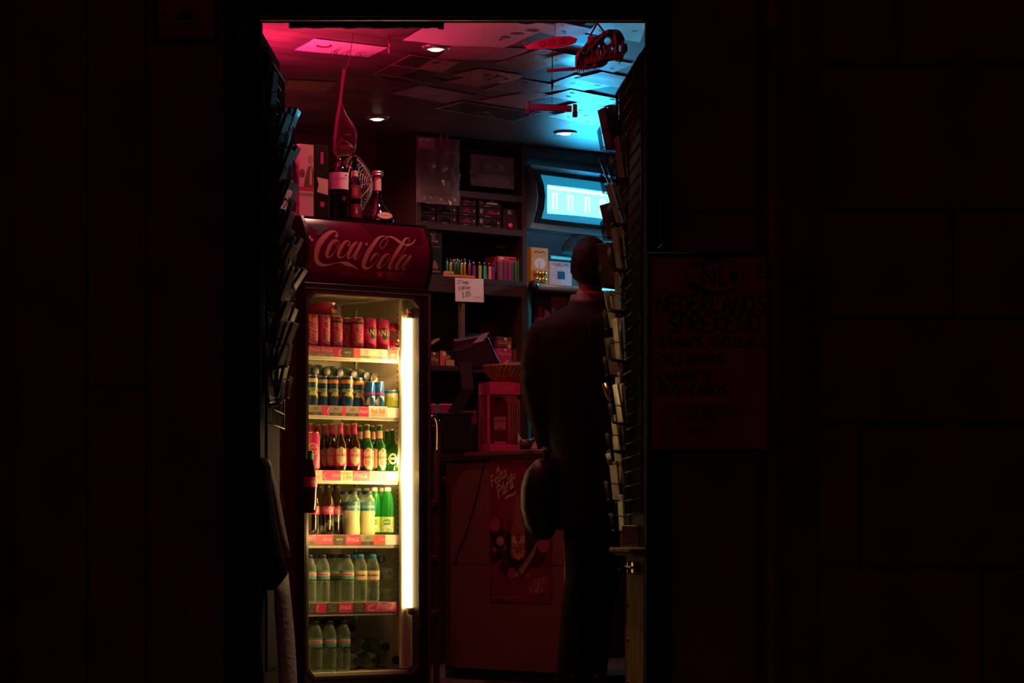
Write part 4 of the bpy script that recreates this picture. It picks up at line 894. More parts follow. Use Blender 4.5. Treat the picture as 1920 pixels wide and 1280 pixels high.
def d1(t, R, H):
    mb = MB(); mb.lathe([(R*1.012, H*.52), (R*1.012, H*.80)], white, 32); mb.warp = cylw(R*1.012)
    mb.text2('SAGRADO', 0, H*.68, .013, brown, .0008); mb.rect2(-.02, H*.60, .02, H*.61, greycard, .0008); mb.circ2(.022, H*.75, .004, ink); mb.build('label', t)
    mb = MB(); mb.warp = cylw(R*1.012); mb.circ2(.012, H*.36, .010, gold, .0008); mb.build('medal_sticker', t)
wine('wine_bottle', 'wide dark wine bottle with a white label, beside the black bottle box', 635, .07, 18.5, 302, glk, [(.001, 0), (.97, 0), (1, .02), (1, .80), (.9, .86), (.62, .93), (.4, .97), (.3, 1.0), (.3, 1.08), (.001, 1.08)], d1)
def d2(t, R, H):
    mb = MB(); mb.lathe([(R*.40, H*.66), (R*.40, H*.78)], boxp, 20); mb.build('neck_label', t)
    mb = MB(); mb.warp = cylw(R*1.01); mb.rect2(-R*.9, H*.36, R*.9, H*.56, seal, .0008, 6); mb.rect2(-R*.6, H*.40, R*.2, H*.52, mat('label_pic', (.35, .08, .06), .5), .001, 3); mb.rect2(-R*.9, H*.08, R*.9, H*.28, seal, .0008, 6)
    mb.poly2([(-.006, H*.14), (.006, H*.14), (0, H*.24)], boxp, .001); mb.build('label', t)
wine('port_bottle', 'slim black port bottle with a dark red picture label, right of the wide wine bottle', 665, .10, 12.5, 292, glk, [(.001, 0), (.97, 0), (1, .02), (1, .56), (.85, .63), (.42, .68), (.36, .72), (.36, .97), (.4, .98), (.4, 1), (.001, 1)], d2)
def d3(t, R, H):
    mb = MB(); mb.lathe([(R*.30, H*.90), (R*.36, H*.92), (R*.36, H*.94), (R*.30, H*.95), (R*.36, H*.965), (R*.34, H), (.0005, H)], mat('pewter_cap', (.75, .7, .62), .3, .9), 24); mb.build('cap', t)
    mb = MB(); mb.lathe([(R*.24, H*.64), (R*.22, H*.90)], boxp, 16); mb.build('neck_seal', t)
    mb = MB(); mb.T = Matrix.Translation((.012, -R*.96, H*.16)) @ Matrix.Rotation(R_(90-22), 4, 'X'); mb.circ2(0, 0, .034, brown, .001, ry=.017); mb.circ2(0, 0, .028, boxp, .0016, ry=.012); mb.text2('PORTO', 0, -.004, .011, ink, .0022); mb.build('label', t)
wine('flask_bottle', 'round bellied black flask bottle with oval label at the right end of the cooler top', 708, .12, 31, 321, glk, [(.001, 0), (.96, 0), (1, .03), (.99, .10), (.9, .18), (.6, .30), (.36, .40), (.24, .52), (.2, .64), (.2, .9), (.001, .9)], d3)
# wire fan behind the bottles
fx, fz = FR.hit(668, 345, .38)
t = thing('desk_fan', 'desk fan with curved wire guard behind the wine bottles on the cooler', 'fan', FR.w(fx, .38, zt0), FR.a+.55)
fz -= zt0; RF = .125
wirem = mat('fan_wire', (.75, .65, .5), .35, .6)
mb = MB()
for k in range(9):
    r = RF*(.28+.09*k); d = -.07*math.cos(r/RF*PI/2)
    mb.tube([(r*math.cos(2*PI*i/40), d, fz+r*math.sin(2*PI*i/40)) for i in range(40)], .0014, wirem, 5, closed=True)
for a in range(8):
    an = 2*PI*a/8+.2; mb.tube([(r*math.cos(an), -.07*math.cos(r/RF*PI/2), fz+r*math.sin(an)) for r in (.0, RF*.3, RF*.6, RF*.85, RF)], .002, wirem, 5)
for a in range(40):
    an = 2*PI*a/40; mb.tube([(RF*math.cos(an), 0, fz+RF*math.sin(an)), (RF*.92*math.cos(an), .03, fz+RF*.92*math.sin(an)), (RF*.3*math.cos(an), .06, fz+RF*.3*math.sin(an))], .001, wirem, 4)
mb.build('wire_guard', t)
mb = MB()
for a in range(4):
    mb.T = Matrix.Translation((0, 0, fz)) @ Matrix.Rotation(a*PI/2+.3, 4, 'Y') @ Matrix.Rotation(.35, 4, 'X'); mb.box((.015, -.003, -.028), (.105, 0, .034), black, .003)
mb.T = Matrix(); mb.tube([(0, -.02, fz), (0, .1, fz)], [.02, .035], black, 16); mb.build('blades', t)
mb = MB(); mb.tube([(0, .05, .01), (0, .05, fz)], .012, black, 10); mb.lathe([(.001, 0), (.09, 0), (.085, .015), (.02, .03), (.001, .03)], black, 28); mb.build('stand', t)
# gift bag of clear film hanging from the ceiling on a pink ribbon
tp = onz(656, 96, 2.73); Yh = 12.2
t = thing('hanging_gift_bag', 'clear cellophane bag tied with pink ribbon, hanging from the ceiling above the cooler', 'bag', at(640, 285, Yh))
def lp(px, py, dy=0): v = at(px, py, Yh)-at(640, 285, Yh); return (v.x, dy, v.z)
film = clear('cellophane', (.95, .91, .90), (.4, .22, .22), .05, .38, .1)
mb = MB(); rg = []
for py, x0, x1 in ((292, 629, 658), (284, 624, 666), (262, 626, 669), (246, 628, 669), (232, 632, 662), (215, 635, 650), (198, 637, 643), (190, 638, 641)):
    a = lp(x0, py); b = lp(x1, py); rg.append(((a[0]+b[0])/2, 0, a[2], (b[0]-a[0])/2, max(.006, (b[0]-a[0])*.32)))
mb.loft(rg, film, n=14, ex=.7, fold=.10); mb.build('film_bag', t)
mb = MB(); mb.tube([lp(630, 284, -.01), lp(640, 262, -.02), lp(655, 270, .01), lp(662, 282, 0)], .006, mat('straw_fill', (.10, .09, .02), .6), 6)
mb.loft([(lp(645, 292)[0], 0, lp(0, 291)[2], .03, .02), (lp(645, 280)[0], 0, lp(0, 278)[2], .04, .025), (lp(645, 275)[0], 0, lp(0, 272)[2], .03, .02)], mat('straw_fill', (.10, .09, .02), .6), fold=.3); mb.build('contents', t)
mb = MB(); rb = mat('pink_ribbon', (.26, .08, .09), .35)
q = [lp(630, 290), lp(628, 262), lp(632, 225), lp(638, 195), lp(642, 160), lp(645, 130)]
for a, b in zip(q, q[1:]): mb.add([(a[0]-.006, -.02, a[2]), (a[0]+.006, -.022, a[2]), (b[0]+.005, -.02, b[2]), (b[0]-.005, -.018, b[2])], [(0, 1, 2, 3)], rb)
mb.build('ribbon', t, mods=[('SOLIDIFY', {'thickness': .0015})])
mb = MB(); v = onz(660, 50, 2.73); top = tp-at(640, 285, Yh)
mb.tube([lp(639, 192), lp(648, 130), (lp(655, 96)[0], 0, top.z-.12), (lp(657, 60)[0]+.01, 0.05, top.z)], .0016, rb, 5); mb.ball(lp(638, 194), .008, black, 8); mb.build('string', t)
# ---------------------------------------------------------------- shelf wall behind the counter
unit = thing('shelf_unit', 'dark wooden shelf unit on the back wall behind the counter', 'shelf', SH.o, SH.a)
xL = SH.hit(781, 400, 0)[0]; xR = SH.hit(988, 400, 0)[0]; DS = .34; pt = .03
S = lambda px, py, ly=0.0: SH.hit(px, py, ly)
zTop = S(860, 262)[1]
ZB = {'top': S(860, 356)[1], 'cars': S(860, 421)[1], 'light': S(860, 519)[1], 'low': S(820, 684)[1], 'mid': S(900, 690)[1]}
for nm, x0, x1, z0, z1 in (('side_panel', xL, xL+pt, .0, 2.73), ('side_panel', xR-pt, xR, .0, 2.73)):
    mb = MB(); mb.box((x0, 0, z0), (x1, DS, z1-.002), shelfwood, .002); mb.build(nm, unit)
mb = MB(); mb.box((xL+pt, DS-.02, 0), (xR-pt, DS, 2.72), shelfwood); mb.build('back_panel', unit)
mb = MB(); mb.box((xL+pt, .0, zTop), (xR-pt, .03, 2.72), shelfwood, .002); mb.build('head_rail', unit)
for k, th in (('top', .035), ('cars', .035), ('light', .03), ('low', .03)):
    mb = MB(); mb.box((xL+pt, .0, ZB[k]-th), (xR-pt, DS-.02, ZB[k]), shelfwood, .002); mb.build('shelf_board', unit)
mb = MB(); mb.box((xL+pt, .0, ZB['light']-.085), (xR-pt, .025, ZB['light']-.03), shelfwood, .002); mb.build('apron', unit)
px_ = S(869, 600)[0]; mb = MB(); mb.box((px_-.012, 0, ZB['low']), (px_+.012, .03, ZB['light']-.03), mat('post_wood', (.12, .08, .05), .5), .002); mb.build('divider', unit)
mb = MB(); mb.box((xR, -.0, S(1060, 302)[1]), (xR+1.0, .34, 2.729), shelfwood, .003); tag(mb.build('soffit_box', loc=SH.o, rz=SH.a), 'dark boxed soffit under the ceiling above the lit cigarette display', 'soffit')
# low boxes, stacked packs
def sbox(name, label, x0, x1, pt_, zb, m, d=.10, ly=.04, cat='box', group=None):
    a, zt_ = S(x0, pt_, ly); b = S(x1, pt_, ly)[0]
    return carton(name, label, cat, SH, a, b, ly, ly+d, zb+.0005, zt_, m, group)
tea = mat('maroon_carton', (.14, .035, .03), .5); teagold = mat('gold_script', (.6, .42, .2), .4)
mb, w_, h_, fin = sbox('tobacco_carton', 'dark maroon carton with gold script, leftmost on the low back shelf', 794, 824, 659, ZB['low'], tea)
mb.text2('Guiding', w_/2, h_*.35, .030, teagold, shear=.4); mb.circ2(w_*.18, h_*.2, .01, teagold); mb.rect2(w_*.6, h_*.8, w_*.74, h_*.97, white); fin()
mb, w_, h_, fin = sbox('snack_box', 'pink and black snack box lettered Sn beside the maroon carton', 825, 852, 657, ZB['low'], black)
mb.rect2(0, 0, w_*.35, h_, pink_s); mb.rect2(w_*.4, 0, w_, h_*.42, mat('tan_pack', (.5, .3, .12), .5)); mb.text2('Sn', w_*.5, h_*.46, .040, pinkish, bold=.02); mb.circ2(w_*.28, h_*.8, .012, ptag, .001); fin()
mb = MB(); a, zz = S(795, 630, .05); mb.T = Matrix.Rotation(-.5, 4, 'Y'); mb.box((0, 0, 0), (.12, .09, .012), mat('brown_leather', (.22, .11, .06), .5), .004)
tag(mb.build('folded_pouch', loc=SH.w(a+.02, .07, S(800, 656, .05)[1]), rz=SH.a), 'flat brown pouch leaning above the maroon carton on the low shelf', 'pouch')
zb_ = ZB['low']
mb, w_, h_, fin = sbox('cyan_carton', 'cyan carton behind the till screen on the low shelf', 874, 901, 623, zb_, cyanp, .08, .2)
mb.text2('Al', w_*.5, h_*.75, .035, white, shear=.3); fin()
_, z2 = S(945, 652.5, .05); _, z1_ = S(945, 632, .05); _, zq = S(945, 674, .05)
mb, w_, h_, fin = sbox('magenta_carton', 'magenta carton with script, under the gold lettered one right of the till', 933, 960, 652.5, ZB['low'], magenta, .1, .05); mb.text2('Mustang', w_/2, h_-.035, .026, pinkish, shear=.4); mb.rect2(w_*.45, h_-.012, w_*.6, h_-.002, white); fin()
mb, w_, h_, fin = sbox('gold_script_carton', 'maroon carton with gold script standing on the magenta carton', 933, 960, 631, z2, tea, .1, .05); mb.text2('Guiding', w_/2, h_*.35, .028, teagold, shear=.4); mb.rect2(w_*.45, h_*.72, w_*.62, h_*.92, white); mb.circ2(w_*.8, h_*.15, .012, teagold); fin()
mb, w_, h_, fin = sbox('maroon_box', 'low maroon box with white price tag beside the script cartons', 962, 984, 655, ZB['low'], tea, .1, .05); mb.text2('Fuerte', w_*.6, h_-.03, .024, pink_s, shear=.4); mb.rect2(w_*.3, h_-.004, w_*.5, h_+.01, white); fin()
t = thing('gift_bag', 'dark carrier bag printed with a large K, on the low shelf behind the till', 'bag', SH.w(S(925, 600, .22)[0], .22, ZB['low']+.0005), SH.a)
h_ = S(925, 600, .22)[1]-ZB['low']; mb = MB(); mb.loft([(0, 0, 0, .09, .04), (0, 0, h_*.5, .095, .045), (0, 0, h_, .1, .02)], mat('maroon_bag', (.07, .02, .025), .5), n=16, ex=.4, fold=.06)
mb.T = Matrix(((1,0,0,0),(0,0,-1,-.05),(0,1,0,0),(0,0,0,1))); mb.text2('K', .04, h_*.6, .07, pinkish, bold=.02, rot=-.4); mb.build('bag_body', t)
mb = MB(); mb.tube(catmull([(-.05, 0, h_), (-.035, 0, h_+.045), (.0, 0, h_+.055), (.035, 0, h_+.04), (.05, 0, h_)], 4), .003, black, 6); mb.build('handle', t)
# boxed model cars on the middle shelf
carbox = mat('car_box', (.035, .016, .018), .3, var=.2); carc = [mat('car_dark', (.01, .01, .015), .25), mat('car_red', (.24, .012, .045), .3), mat('car_white', (.38, .36, .34), .3)]
def carprofile(w, h): return [(0, .15), (.02, .45), (.2, .55), (.33, .9), (.62, .95), (.8, .58), (.98, .5), (1, .15)]
cols = [(783, 817, 2, 0), (820, 857, 3, 0), (861, 893, 3, 1), (898, 940, 3, 2)]
top_y = {0: 382, 1: 364, 2: 366, 3: 369}
for ci, (a, b, n_, kc) in enumerate(cols):
    z0 = ZB['cars']+.0005; xa, zt_ = S(a, top_y[ci], .03); xb = S(b, top_y[ci], .03)[0]; hh = (zt_-z0)/n_
    for k in range(n_):
        wd = xb-xa; t = thing('model_car_box', '%s boxed model car from the bottom in the %s stack from the left' % (ordw(k), ordw(ci)), 'toy box', SH.w((xa+xb)/2, .03+.05, z0+k*hh), SH.a, 'boxed model cars on the middle shelf')
        mb = MB(); mb.box((-wd/2, -.05, 0), (wd/2, .05, hh-.0015), carbox, .002); mb.T = Matrix(((1,0,0,-wd/2),(0,0,-1,-.05),(0,1,0,0),(0,0,0,1)))
        mb.rect2(wd*.25, hh*.10, wd*.5, hh*.18, greycard); mb.circ2(wd*.86, hh*.55, .005, pinkish)
        if kc == 2: mb.rect2(wd*.04, hh*.4, wd*.16, hh*.85, greycard)
        mb.build('box', t)
        cc = carc[1] if kc == 1 else (carc[2] if kc == 2 and k == 2 else (carc[1] if kc == 2 and k == 1 else carc[0]))
        mb = MB(); x0 = wd*(.15 if kc < 2 else .3); w2 = wd*.5
        mb.prism([(-wd/2+x0+p[0]*w2, hh*(.25+.5*p[1])) for p in carprofile(1, 1)], -.055, -.05, cc); mb.build('car', t)
a, zt_ = S(944, 403, .03); b = S(970, 403, .03)[0]; t = thing('red_toy_box', 'small box with a glowing pink-red bauble at the right end of the car shelf', 'toy box', SH.w((a+b)/2, .07, ZB['cars']+.0005), SH.a)
mb = MB(); mb.box((-(b-a)/2, -.04, 0), ((b-a)/2, .04, (zt_-ZB['cars'])), carbox, .002); mb.build('box', t)
mb = MB(); mb.ball((-.005, -.045, .02), .016, mat('pink_bauble', (.8, .08, .15), .25), 12, (1, .5, .9)); mb.build('bauble', t)
mb, w_, h_, fin = sbox('grey_toy_box', 'small grey fronted box standing on the red bauble box', 944, 966, 390, S(944, 403, .03)[1], carbox, .06, .04); mb.poly2([(w_*.3, h_*.2), (w_*.7, h_*.2), (w_*.6, h_*.8), (w_*.4, h_*.8)], greycard); fin()
mb, w_, h_, fin = sbox('picture_card', 'small pink card with a dark round logo on the leftmost car stack', 800, 817, 378, S(800, 382, .02)[1], ptag, .004, .024, 'card'); mb.circring2(w_*.65, h_*.5, .007, .004, ink); fin()
# tall black PORTUGAL box and the rack of lighters and pencils
mb, w_, h_, fin = sbox('portugal_box', 'tall black box lettered PORTUGAL right beside the cooler header', 795, 829, 428, ZB['light'], black, .09, .02)
mb.stroke2([(w_*.35, h_*.92, .003), (w_*.5, h_*.82, .003), (w_*.65, h_*.92, .003)], teagold, k=1); mb.stroke2([(w_*.42, h_*.96, .003), (w_*.5, h_*.88, .003), (w_*.58, h_*.96, .003), (w_*.5, h_*.99, .003), (w_*.42, h_*.96, .003)], teagold, k=1)
mb.text2('PORTUGAL', w_/2, h_*.72, .0135, teagold); mb.text2('casas', w_/2, h_*.78, .010, teagold, shear=.3)
for y in (.08, .1, .62): mb.rect2(w_*.1, h_*y, w_*.9, h_*y+.001, teagold)
mb.poly2([(w_*.3, h_*.15), (w_*.8, h_*.15), (w_*.7, h_*.28), (w_*.55, h_*.33), (w_*.4, h_*.26)], mat('engraving', (.2, .08, .05), .5)); mb.rect2(w_*.3, h_*.08, w_*.305, h_*.6, teagold); fin()
zl = ZB['light']+.0005
def lighter(name, lab, px, py, ly, cm, grp, r=.0065, top=chrome, cat='lighter'):
    x, zt_ = S(px, py, ly); H = zt_-zl
    t = thing(name, lab, cat, SH.w(x, ly, zl), SH.a, grp)
    mb = MB(); mb.lathe([(.0005, 0), (r, 0), (r, H*.74), (r*.95, H*.76)], cm, 12); mb.build('barrel', t)
    mb = MB(); mb.lathe([(r*.9, H*.74), (r*.9, H*.94), (r*.5, H), (.0005, H)], top, 12); mb.build('metal_top', t)
cl_ = [mat('clip_green', (.05, .4, .12), .3), pencilg, mat('clip_dkgreen', (.02, .2, .08), .3), mat('clip_yellow', (.55, .45, .05), .3), magenta]
for i, (px, py) in enumerate(((838, 483), (845, 484), (853, 485), (858, 484.5), (865, 485), (871, 484), (880, 486.5), (862, 486), (850, 486))):
    lighter('clipper_lighter' if 0 else 'round_lighter', '%s slim round lighter in the orange tray, counted across the tray' % ordw(i), px, py, .045+.016*(i > 6), cl_[(0, 1, 2, 2, 3, 3, 4, 0, 4)[i]], 'round lighters in the tray')
a, b = S(833, 505, .02)[0], S(893, 505, .02)[0]
t = thing('lighter_tray', 'orange printed lighter display tray on the shelf above the STAMP note', 'tray', SH.w(0, 0, zl), SH.a)
mb = MB(); mb.box((a, .03, 0), (b, .09, .004), orange); mb.box((a, .085, 0), (b, .09, .03), orange); mb.box((a, .03, 0), (b, .033, .014), orange); mb.box((a+.005, .026, .0), (a+.068, .03, .028), mat('tray_label', (.6, .35, .15), .4), .001)
mb.T = Matrix(((1,0,0,0),(0,0,-1,.0255),(0,1,0,0),(0,0,0,1))); mb.text2('CLIPPER', a+.036, .008, .016, brown); mb.build('tray', t)
flat_ = [('dark purple', 890, 491, purple), ('lime', 901, 491, pencilg), ('mint', 910, 491.5, mat('mint_print', (.05, .5, .35), .35)), ('salmon', 919.5, 493, mat('salmon_print', (.65, .3, .22), .4)), ('violet', 925.5, 494, purple)]
for nm, px, py, cm in flat_:
    x, zt_ = S(px, py, .04); H = zt_-zl; t = thing('flat_lighter', '%s flat lighter standing on the shelf left of the pencils' % nm, 'lighter', SH.w(x, .045, zl), SH.a, 'flat lighters beside the pencils')
    mb = MB(); mb.box((-.009, -.006, 0), (.009, .006, H*.78), cm, .003); mb.build('body', t); mb = MB(); mb.box((-.008, -.005, H*.78), (.006, .005, H*.93), chrome, .002); mb.tube([(-.004, -.005, H*.95), (-.004, .005, H*.95)], .005, chrome, 10); mb.build('metal_top', t)
pc = [blackm, teal, red, blue, purple, blue, red, teal, blue, green, green, blackm, green]
for i in range(13):
    px = 932+i*4.0; x, zt_ = S(px, 488+random.uniform(-1, 1), .035); H = zt_-zl
    t = thing('pencil', '%s pencil from the left in the front row of the pencil box' % ordw(i), 'pencil', SH.w(x, .035, zl), SH.a, 'pencils in the front row')
    mb = MB(); mb.lathe([(.0005, 0), (.0045, .001), (.0045, H*.9), (.001, H)], pc[i], 6, smooth=False); mb.build('shaft', t)
for i in range(11):
    px = 928+i*4.8+(5 if i > 6 else 0); x, zt_ = S(px, 461, .13); z0p = S(px, 487, .13)[1]; 
    if i > 0:
        t = thing('pencil', '%s black pencil from the left in the raised rear row, pale tipped' % ordw(i-1), 'pencil', SH.w(x, .13, zl), SH.a, 'black pencils in the rear row')
        H = zt_-zl; mb = MB(); mb.lathe([(.0005, 0), (.0045, .001), (.0045, H*.96)], blackm, 6, smooth=False); mb.build('shaft', t)
        mb = MB(); mb.lathe([(.0046, H*.955), (.0046, H*.995), (.0005, H)], cream, 8); mb.build('eraser', t)
a, b = S(932, 482, .06)[0], S(977, 482, .06)[0]; zc = S(955, 483, .06)[1]
t = thing('pencil_box', 'pink display box behind the front row of pencils', 'box', SH.w(0, 0, zl), SH.a)
mb = MB(); mb.box((a, .065, 0), (b, .15, .0-zl+zc), ptag if 0 else mat('pink_box', (.6, .12, .12), .45), .001)
mb = MB(); pk = mat('pink_box', (.6, .12, .12), .45); hz = zc-zl
mb.box((a, .055, 0), (b, .059, hz+.004), pk); mb.box((a, .155, 0), (b, .159, hz+.004), pk); mb.box((a, .059, 0), (a+.003, .155, hz+.004), pk); mb.box((b-.003, .059, 0), (b, .155, hz+.004), pk)
mb.T = Matrix(((1,0,0,0),(0,0,-1,.0545),(0,1,0,0),(0,0,0,1))); mb.rect2(a+.01, hz-.012, a+.04, hz-.001, white); mb.rect2((a+b)/2-.005, hz-.010, (a+b)/2+.04, hz-.004, tea); mb.build('box', t)
# STAMP note taped on the shelf edge
a, z1_ = S(854, 521, -.004); b, z0_ = S(907, 567, -.004)
t = thing('price_note', 'white handwritten note reading STAMP EUROPE 1.05 taped to the shelf edge', 'note', SH.w(a, -.004, z0_-.003), SH.a)
mb = MB(); mb.T = Matrix.Rotation(-.02, 4, 'Y'); mb.box((0, -.001, 0), (b-a, .0015, z1_-z0_+.004), white); w_ = b-a; h_ = z1_-z0_; gi = mat('green_marker', (.02, .06, .03), .6)
mb.T = mb.T @ Matrix(((1,0,0,0),(0,0,-1,-.0012),(0,1,0,0),(0,0,0,1)))
mb.hand2('STAmp', w_*.07, h_*.76, h_*.17, gi, .10, rot=.05); mb.hand2('EUROpe', w_*.12, h_*.50, h_*.15, gi, .11, rot=.14); mb.hand2('1.05', w_*.24, h_*.20, h_*.21, gi, .12, rot=.12)
for k in range(8): mb.rect2(w_*(.66+.03*k), h_*.215, w_*(.66+.03*k+.02), h_*.235, greycard)
mb.build('sheet', t)
# plastic bags of merchandise
def film_bag(name, label, x0, x1, y0, y1, ly, cards):
    a, zt_ = S(x0, y0, ly); b, zb_2 = S(x1, y1, ly); W = b-a; H = zt_-zb_2
    t = thing(name, label, 'bag', SH.w((a+b)/2, ly, zb_2), SH.a); mb = MB(); V = []; nx, nz = 18, 22
    for sgn in (-1, 1):
        base = len(V)
        for j in range(nz+1):
            for i in range(nx+1):
                u = i/nx; v = j/nz; e = min(1, 6*min(u, 1-u))*min(1, 6*min(v, 1-v))
                n1 = noise.noise(Vector((u*5, v*6, sgn*3+a*9)))*.010+noise.noise(Vector((u*13, v*15, sgn+a*9)))*.005
                V.append(((u-.5)*W*(1+.05*noise.noise(Vector((v*5, sgn, a)))), sgn*(.012*e)+n1*1.0-.0, v*H))
    m_ = (nx+1)*(nz+1); Fc = []
    for q in (0, 1):
        for j in range(nz):
            for i in range(nx):
                k = q*m_+j*(nx+1)+i; Fc.append((k, k+1, k+nx+2, k+nx+1))
    mb.add(V, Fc, clear('wrinkled_film', (.88, .84, .84), (.6, .5, .5), .20, .5, .12), True); mb.build('film', t)
    for nm, u0, v0, u1, v1, m in cards:
        mb = MB(); mb.box(((u0-.5)*W, -.002, v0*H), ((u1-.5)*W, .002, v1*H), m, .001)
        if nm == 'card':
            mb.T = Matrix(((1,0,0,(u0-.5)*W),(0,0,-1,-.0022),(0,1,0,v0*H),(0,0,0,1))); cw = (u1-u0)*W; chh = (v1-v0)*H
            mb.circ2(cw*.65, chh*.6, cw*.08, mat('salmon_print', (.65, .3, .22), .4)); mb.poly2([(cw*.1, chh*.7), (cw*.4, chh*.75), (cw*.3, chh*.45)], greycard); mb.poly2([(cw*.3, chh*.1), (cw*.9, chh*.15), (cw*.7, chh*.4)], mat('violet_grey', (.1, .07, .1), .5)); mb.text2('CALENDARIO', cw*.55, chh*.9, .012, greycard)
        mb.build(nm, t)
    return t
dk = mat('dark_print', (.05, .03, .04), .5)
film_bag('merchandise_bag', 'large wrinkled clear bag of printed goods hanging at the left of the shelf unit', 781, 862, 254, 386, -.03, [('card', .10, .15, .92, .80, dk), ('tag_card', .05, .82, .40, .98, white), ('header_card', .12, .79, .88, .81, red)])
film_bag('souvenir_bag', 'clear wrapped souvenir set with pink details standing on the upper shelf', 882, 964, 288, 355, .05, [('card', .2, .45, .95, .80, dk), ('tray_card', .1, .08, .85, .38, mat('grey_print', (.28, .2, .18), .5))])
for k, px in enumerate((824, 835)):
    x, z_ = S(px, 272, -.03); mb = MB(); mb.box((-.006, -.004, 0), (.006, .004, .11), mat('peg_wood', (.3, .12, .06), .6), .002)
    tag(mb.build('wooden_peg', loc=SH.w(x, -.045, z_), rz=SH.a), '%s wooden peg holding up the large clear bag' % ('left' if k == 0 else 'right'), 'peg', 'pegs above the clear bag')
mb = MB(); mb.tube([(0, -.15, 0), (0, .15, 0)], .010, added_pink, 12); t = thing('added_pink_lamp', 'unseen pink tube lamp added at the left wall, shining up at the ceiling', 'lamp', (-1.25, 12.22, 2.02)); mb.build('tube', t)  # invented tube and bracket for the added wall uplight
mb = MB(); mb.box((-.65, -.03, -.05), (.02, .03, -.02), silver, .004); mb.box((-.03, -.17, -.025), (.03, .17, -.012), silver, .003); mb.build('bracket', t)
mb = MB(); mb.tube([(0, -.38, 0), (0, .38, 0)], .010, added_pink, 12); t = thing('added_pink_lamp', 'unseen pink tube lamp added on the left wall behind the drinks cooler', 'lamp', (-1.62, 13.70, 1.985)); mb.build('tube', t)  # invented fixture for the added rear light
mb = MB(); mb.box((-.28, -.03, -.05), (.02, .03, -.02), silver, .004); mb.box((-.03, -.40, -.025), (.03, .40, -.012), silver, .003); mb.build('bracket', t)
t = thing('added_globe_lamp', 'added unseen globe lamp on a stand behind the right end of the counter', 'lamp', (.66, 14.35, 0))  # invented stand and globe for the added warm fill
mb = MB(); mb.lathe([(.001, 0), (.12, 0), (.11, .02), (.012, .03), (.012, 1.54), (.03, 1.55), (.001, 1.56)], black, 24); mb.build('stand', t)
mb = MB(); mb.ball((0, 0, 1.62), .04, clear('frosted_globe', (.9, .6, .55), (.6, .3, .25), .1, .3), 16); mb.build('globe', t)
# ---------------------------------------------------------------- lit cigarette display and shelf below it
frm = mat('grey_display_frame', (.11, .20, .22), .4)
dsp = thing('cigarette_display', 'wall display with curved grey frame and brightly lit cyan window', 'display', SH.w(0, 0, 0), SH.a)
def pl(L_, ly=0.0): return [S(x, y, ly) for x, y in L_]
O_ = pl([(988, 309), (1080, 321), (1230, 341), (1230, 455), (1080, 439), (988, 428), (998, 395), (1001, 368), (998, 340)])
I_ = pl([(997, 319), (1080, 330), (1230, 350), (1230, 442), (1080, 426), (999, 416), (1006, 392), (1009, 367), (1005, 342)])
I2 = pl([(1010, 327), (1080, 336), (1230, 356), (1230, 434), (1080, 418), (1012, 410), (1017, 390), (1019, 367), (1016, 345)])
I3 = pl([(1026, 346), (1080, 352), (1215, 370), (1215, 419), (1080, 404), (1026, 400), (1026, 390), (1026, 367), (1026, 355)])
mb = MB(); n_ = len(O_); V = [(p[0], -.030, p[1]) for p in O_]+[(p[0], -.006, p[1]) for p in I_]+[(p[0], .10, p[1]) for p in O_]
mb.add(V, [(i, (i+1) % n_, n_+(i+1) % n_, n_+i) for i in range(n_)]+[(i, 2*n_+i, 2*n_+(i+1) % n_, (i+1) % n_) for i in range(n_)], frm); mb.build('outer_frame', dsp)
mb = MB(); mb.ring(I_[::-1], I2[::-1], -.015, .10, black); mb.build('dark_border', dsp)
cyl_ = mat('cyan_surround', (.05, .45, .6), .4, emit=(.015, .33, .55), es=.6)
cwin = mat('cyan_window', (.3, .8, .9), .3, emit=(.10, .60, 1.0), es=4.0)
mb = MB(); mb.ring(I2[::-1], I3[::-1], .0, .10, cyl_); mb.build('cyan_surround', dsp)
mb = MB(); mb.prism(I3[::-1], .012, .10, cwin); mb.build('lit_window', dsp)
wl_ = area('display_light', (0, 0, 0), (0, 0, 0), (.015, .42, .85), 14.0, .5, .10); wl_.data.spread = R_(125); wl_.parent = dsp
a, z_ = S(1120, 388, .0); wl_.location = (a, -.004, z_); wl_.rotation_euler = Vector((.1, -.8, .55)).to_track_quat('-Z', 'Z').to_euler()
mb = MB(); a, z_ = S(1028, 349, .008); b, z2_ = S(1210, 372, .008); 
mb.add([(a, .008, z_), (b, .008, z2_), (b, .008, z2_-.010), (a, .008, z_-.010)], [(0, 3, 2, 1)], mat('white_tube', (.9, .95, 1), .3, emit=(.55, .95, 1.0), es=3.5)); mb.build('light_line', dsp)
for k, px in enumerate((1041, 1070, 1102, 1130)):
    x, z_ = S(px, 362+k*4, .009); _, zz = S(px, 392+k*3, .009); mb = MB()
    mb.box((x-.018, .006, zz), (x-.012, .0115, z_), mat('pale_pack', (.6, .9, .95), .4, emit=(.45, .92, 1.0), es=2.2)); mb.box((x+.010, .006, zz), (x+.014, .0115, z_), mat('pale_pack', (1, 1, 1), .4)); mb.box((x-.020, .006, z_-.006), (x+.018, .0115, z_), mat('pale_pack', (1, 1, 1), .4))
    mb.build('cigarette_pack', dsp)
a0, z0_ = S(1085, 440, -.02); a1, z1_ = S(1230, 455, -.02)
mb = MB(); n = 10
mb.add([(a0+(a1-a0)*(i % 2), -.02+.14*math.sin((i//2)/5*PI/2), z0_-.0-(.075*(1-math.cos((i//2)/5*PI/2)))) for i in range(12)], [(2*i, 2*i+1, 2*i+3, 2*i+2) for i in range(5)], frm, True)
mb.build('curved_skirt', dsp, mods=[('SOLIDIFY', {'thickness': .008})])
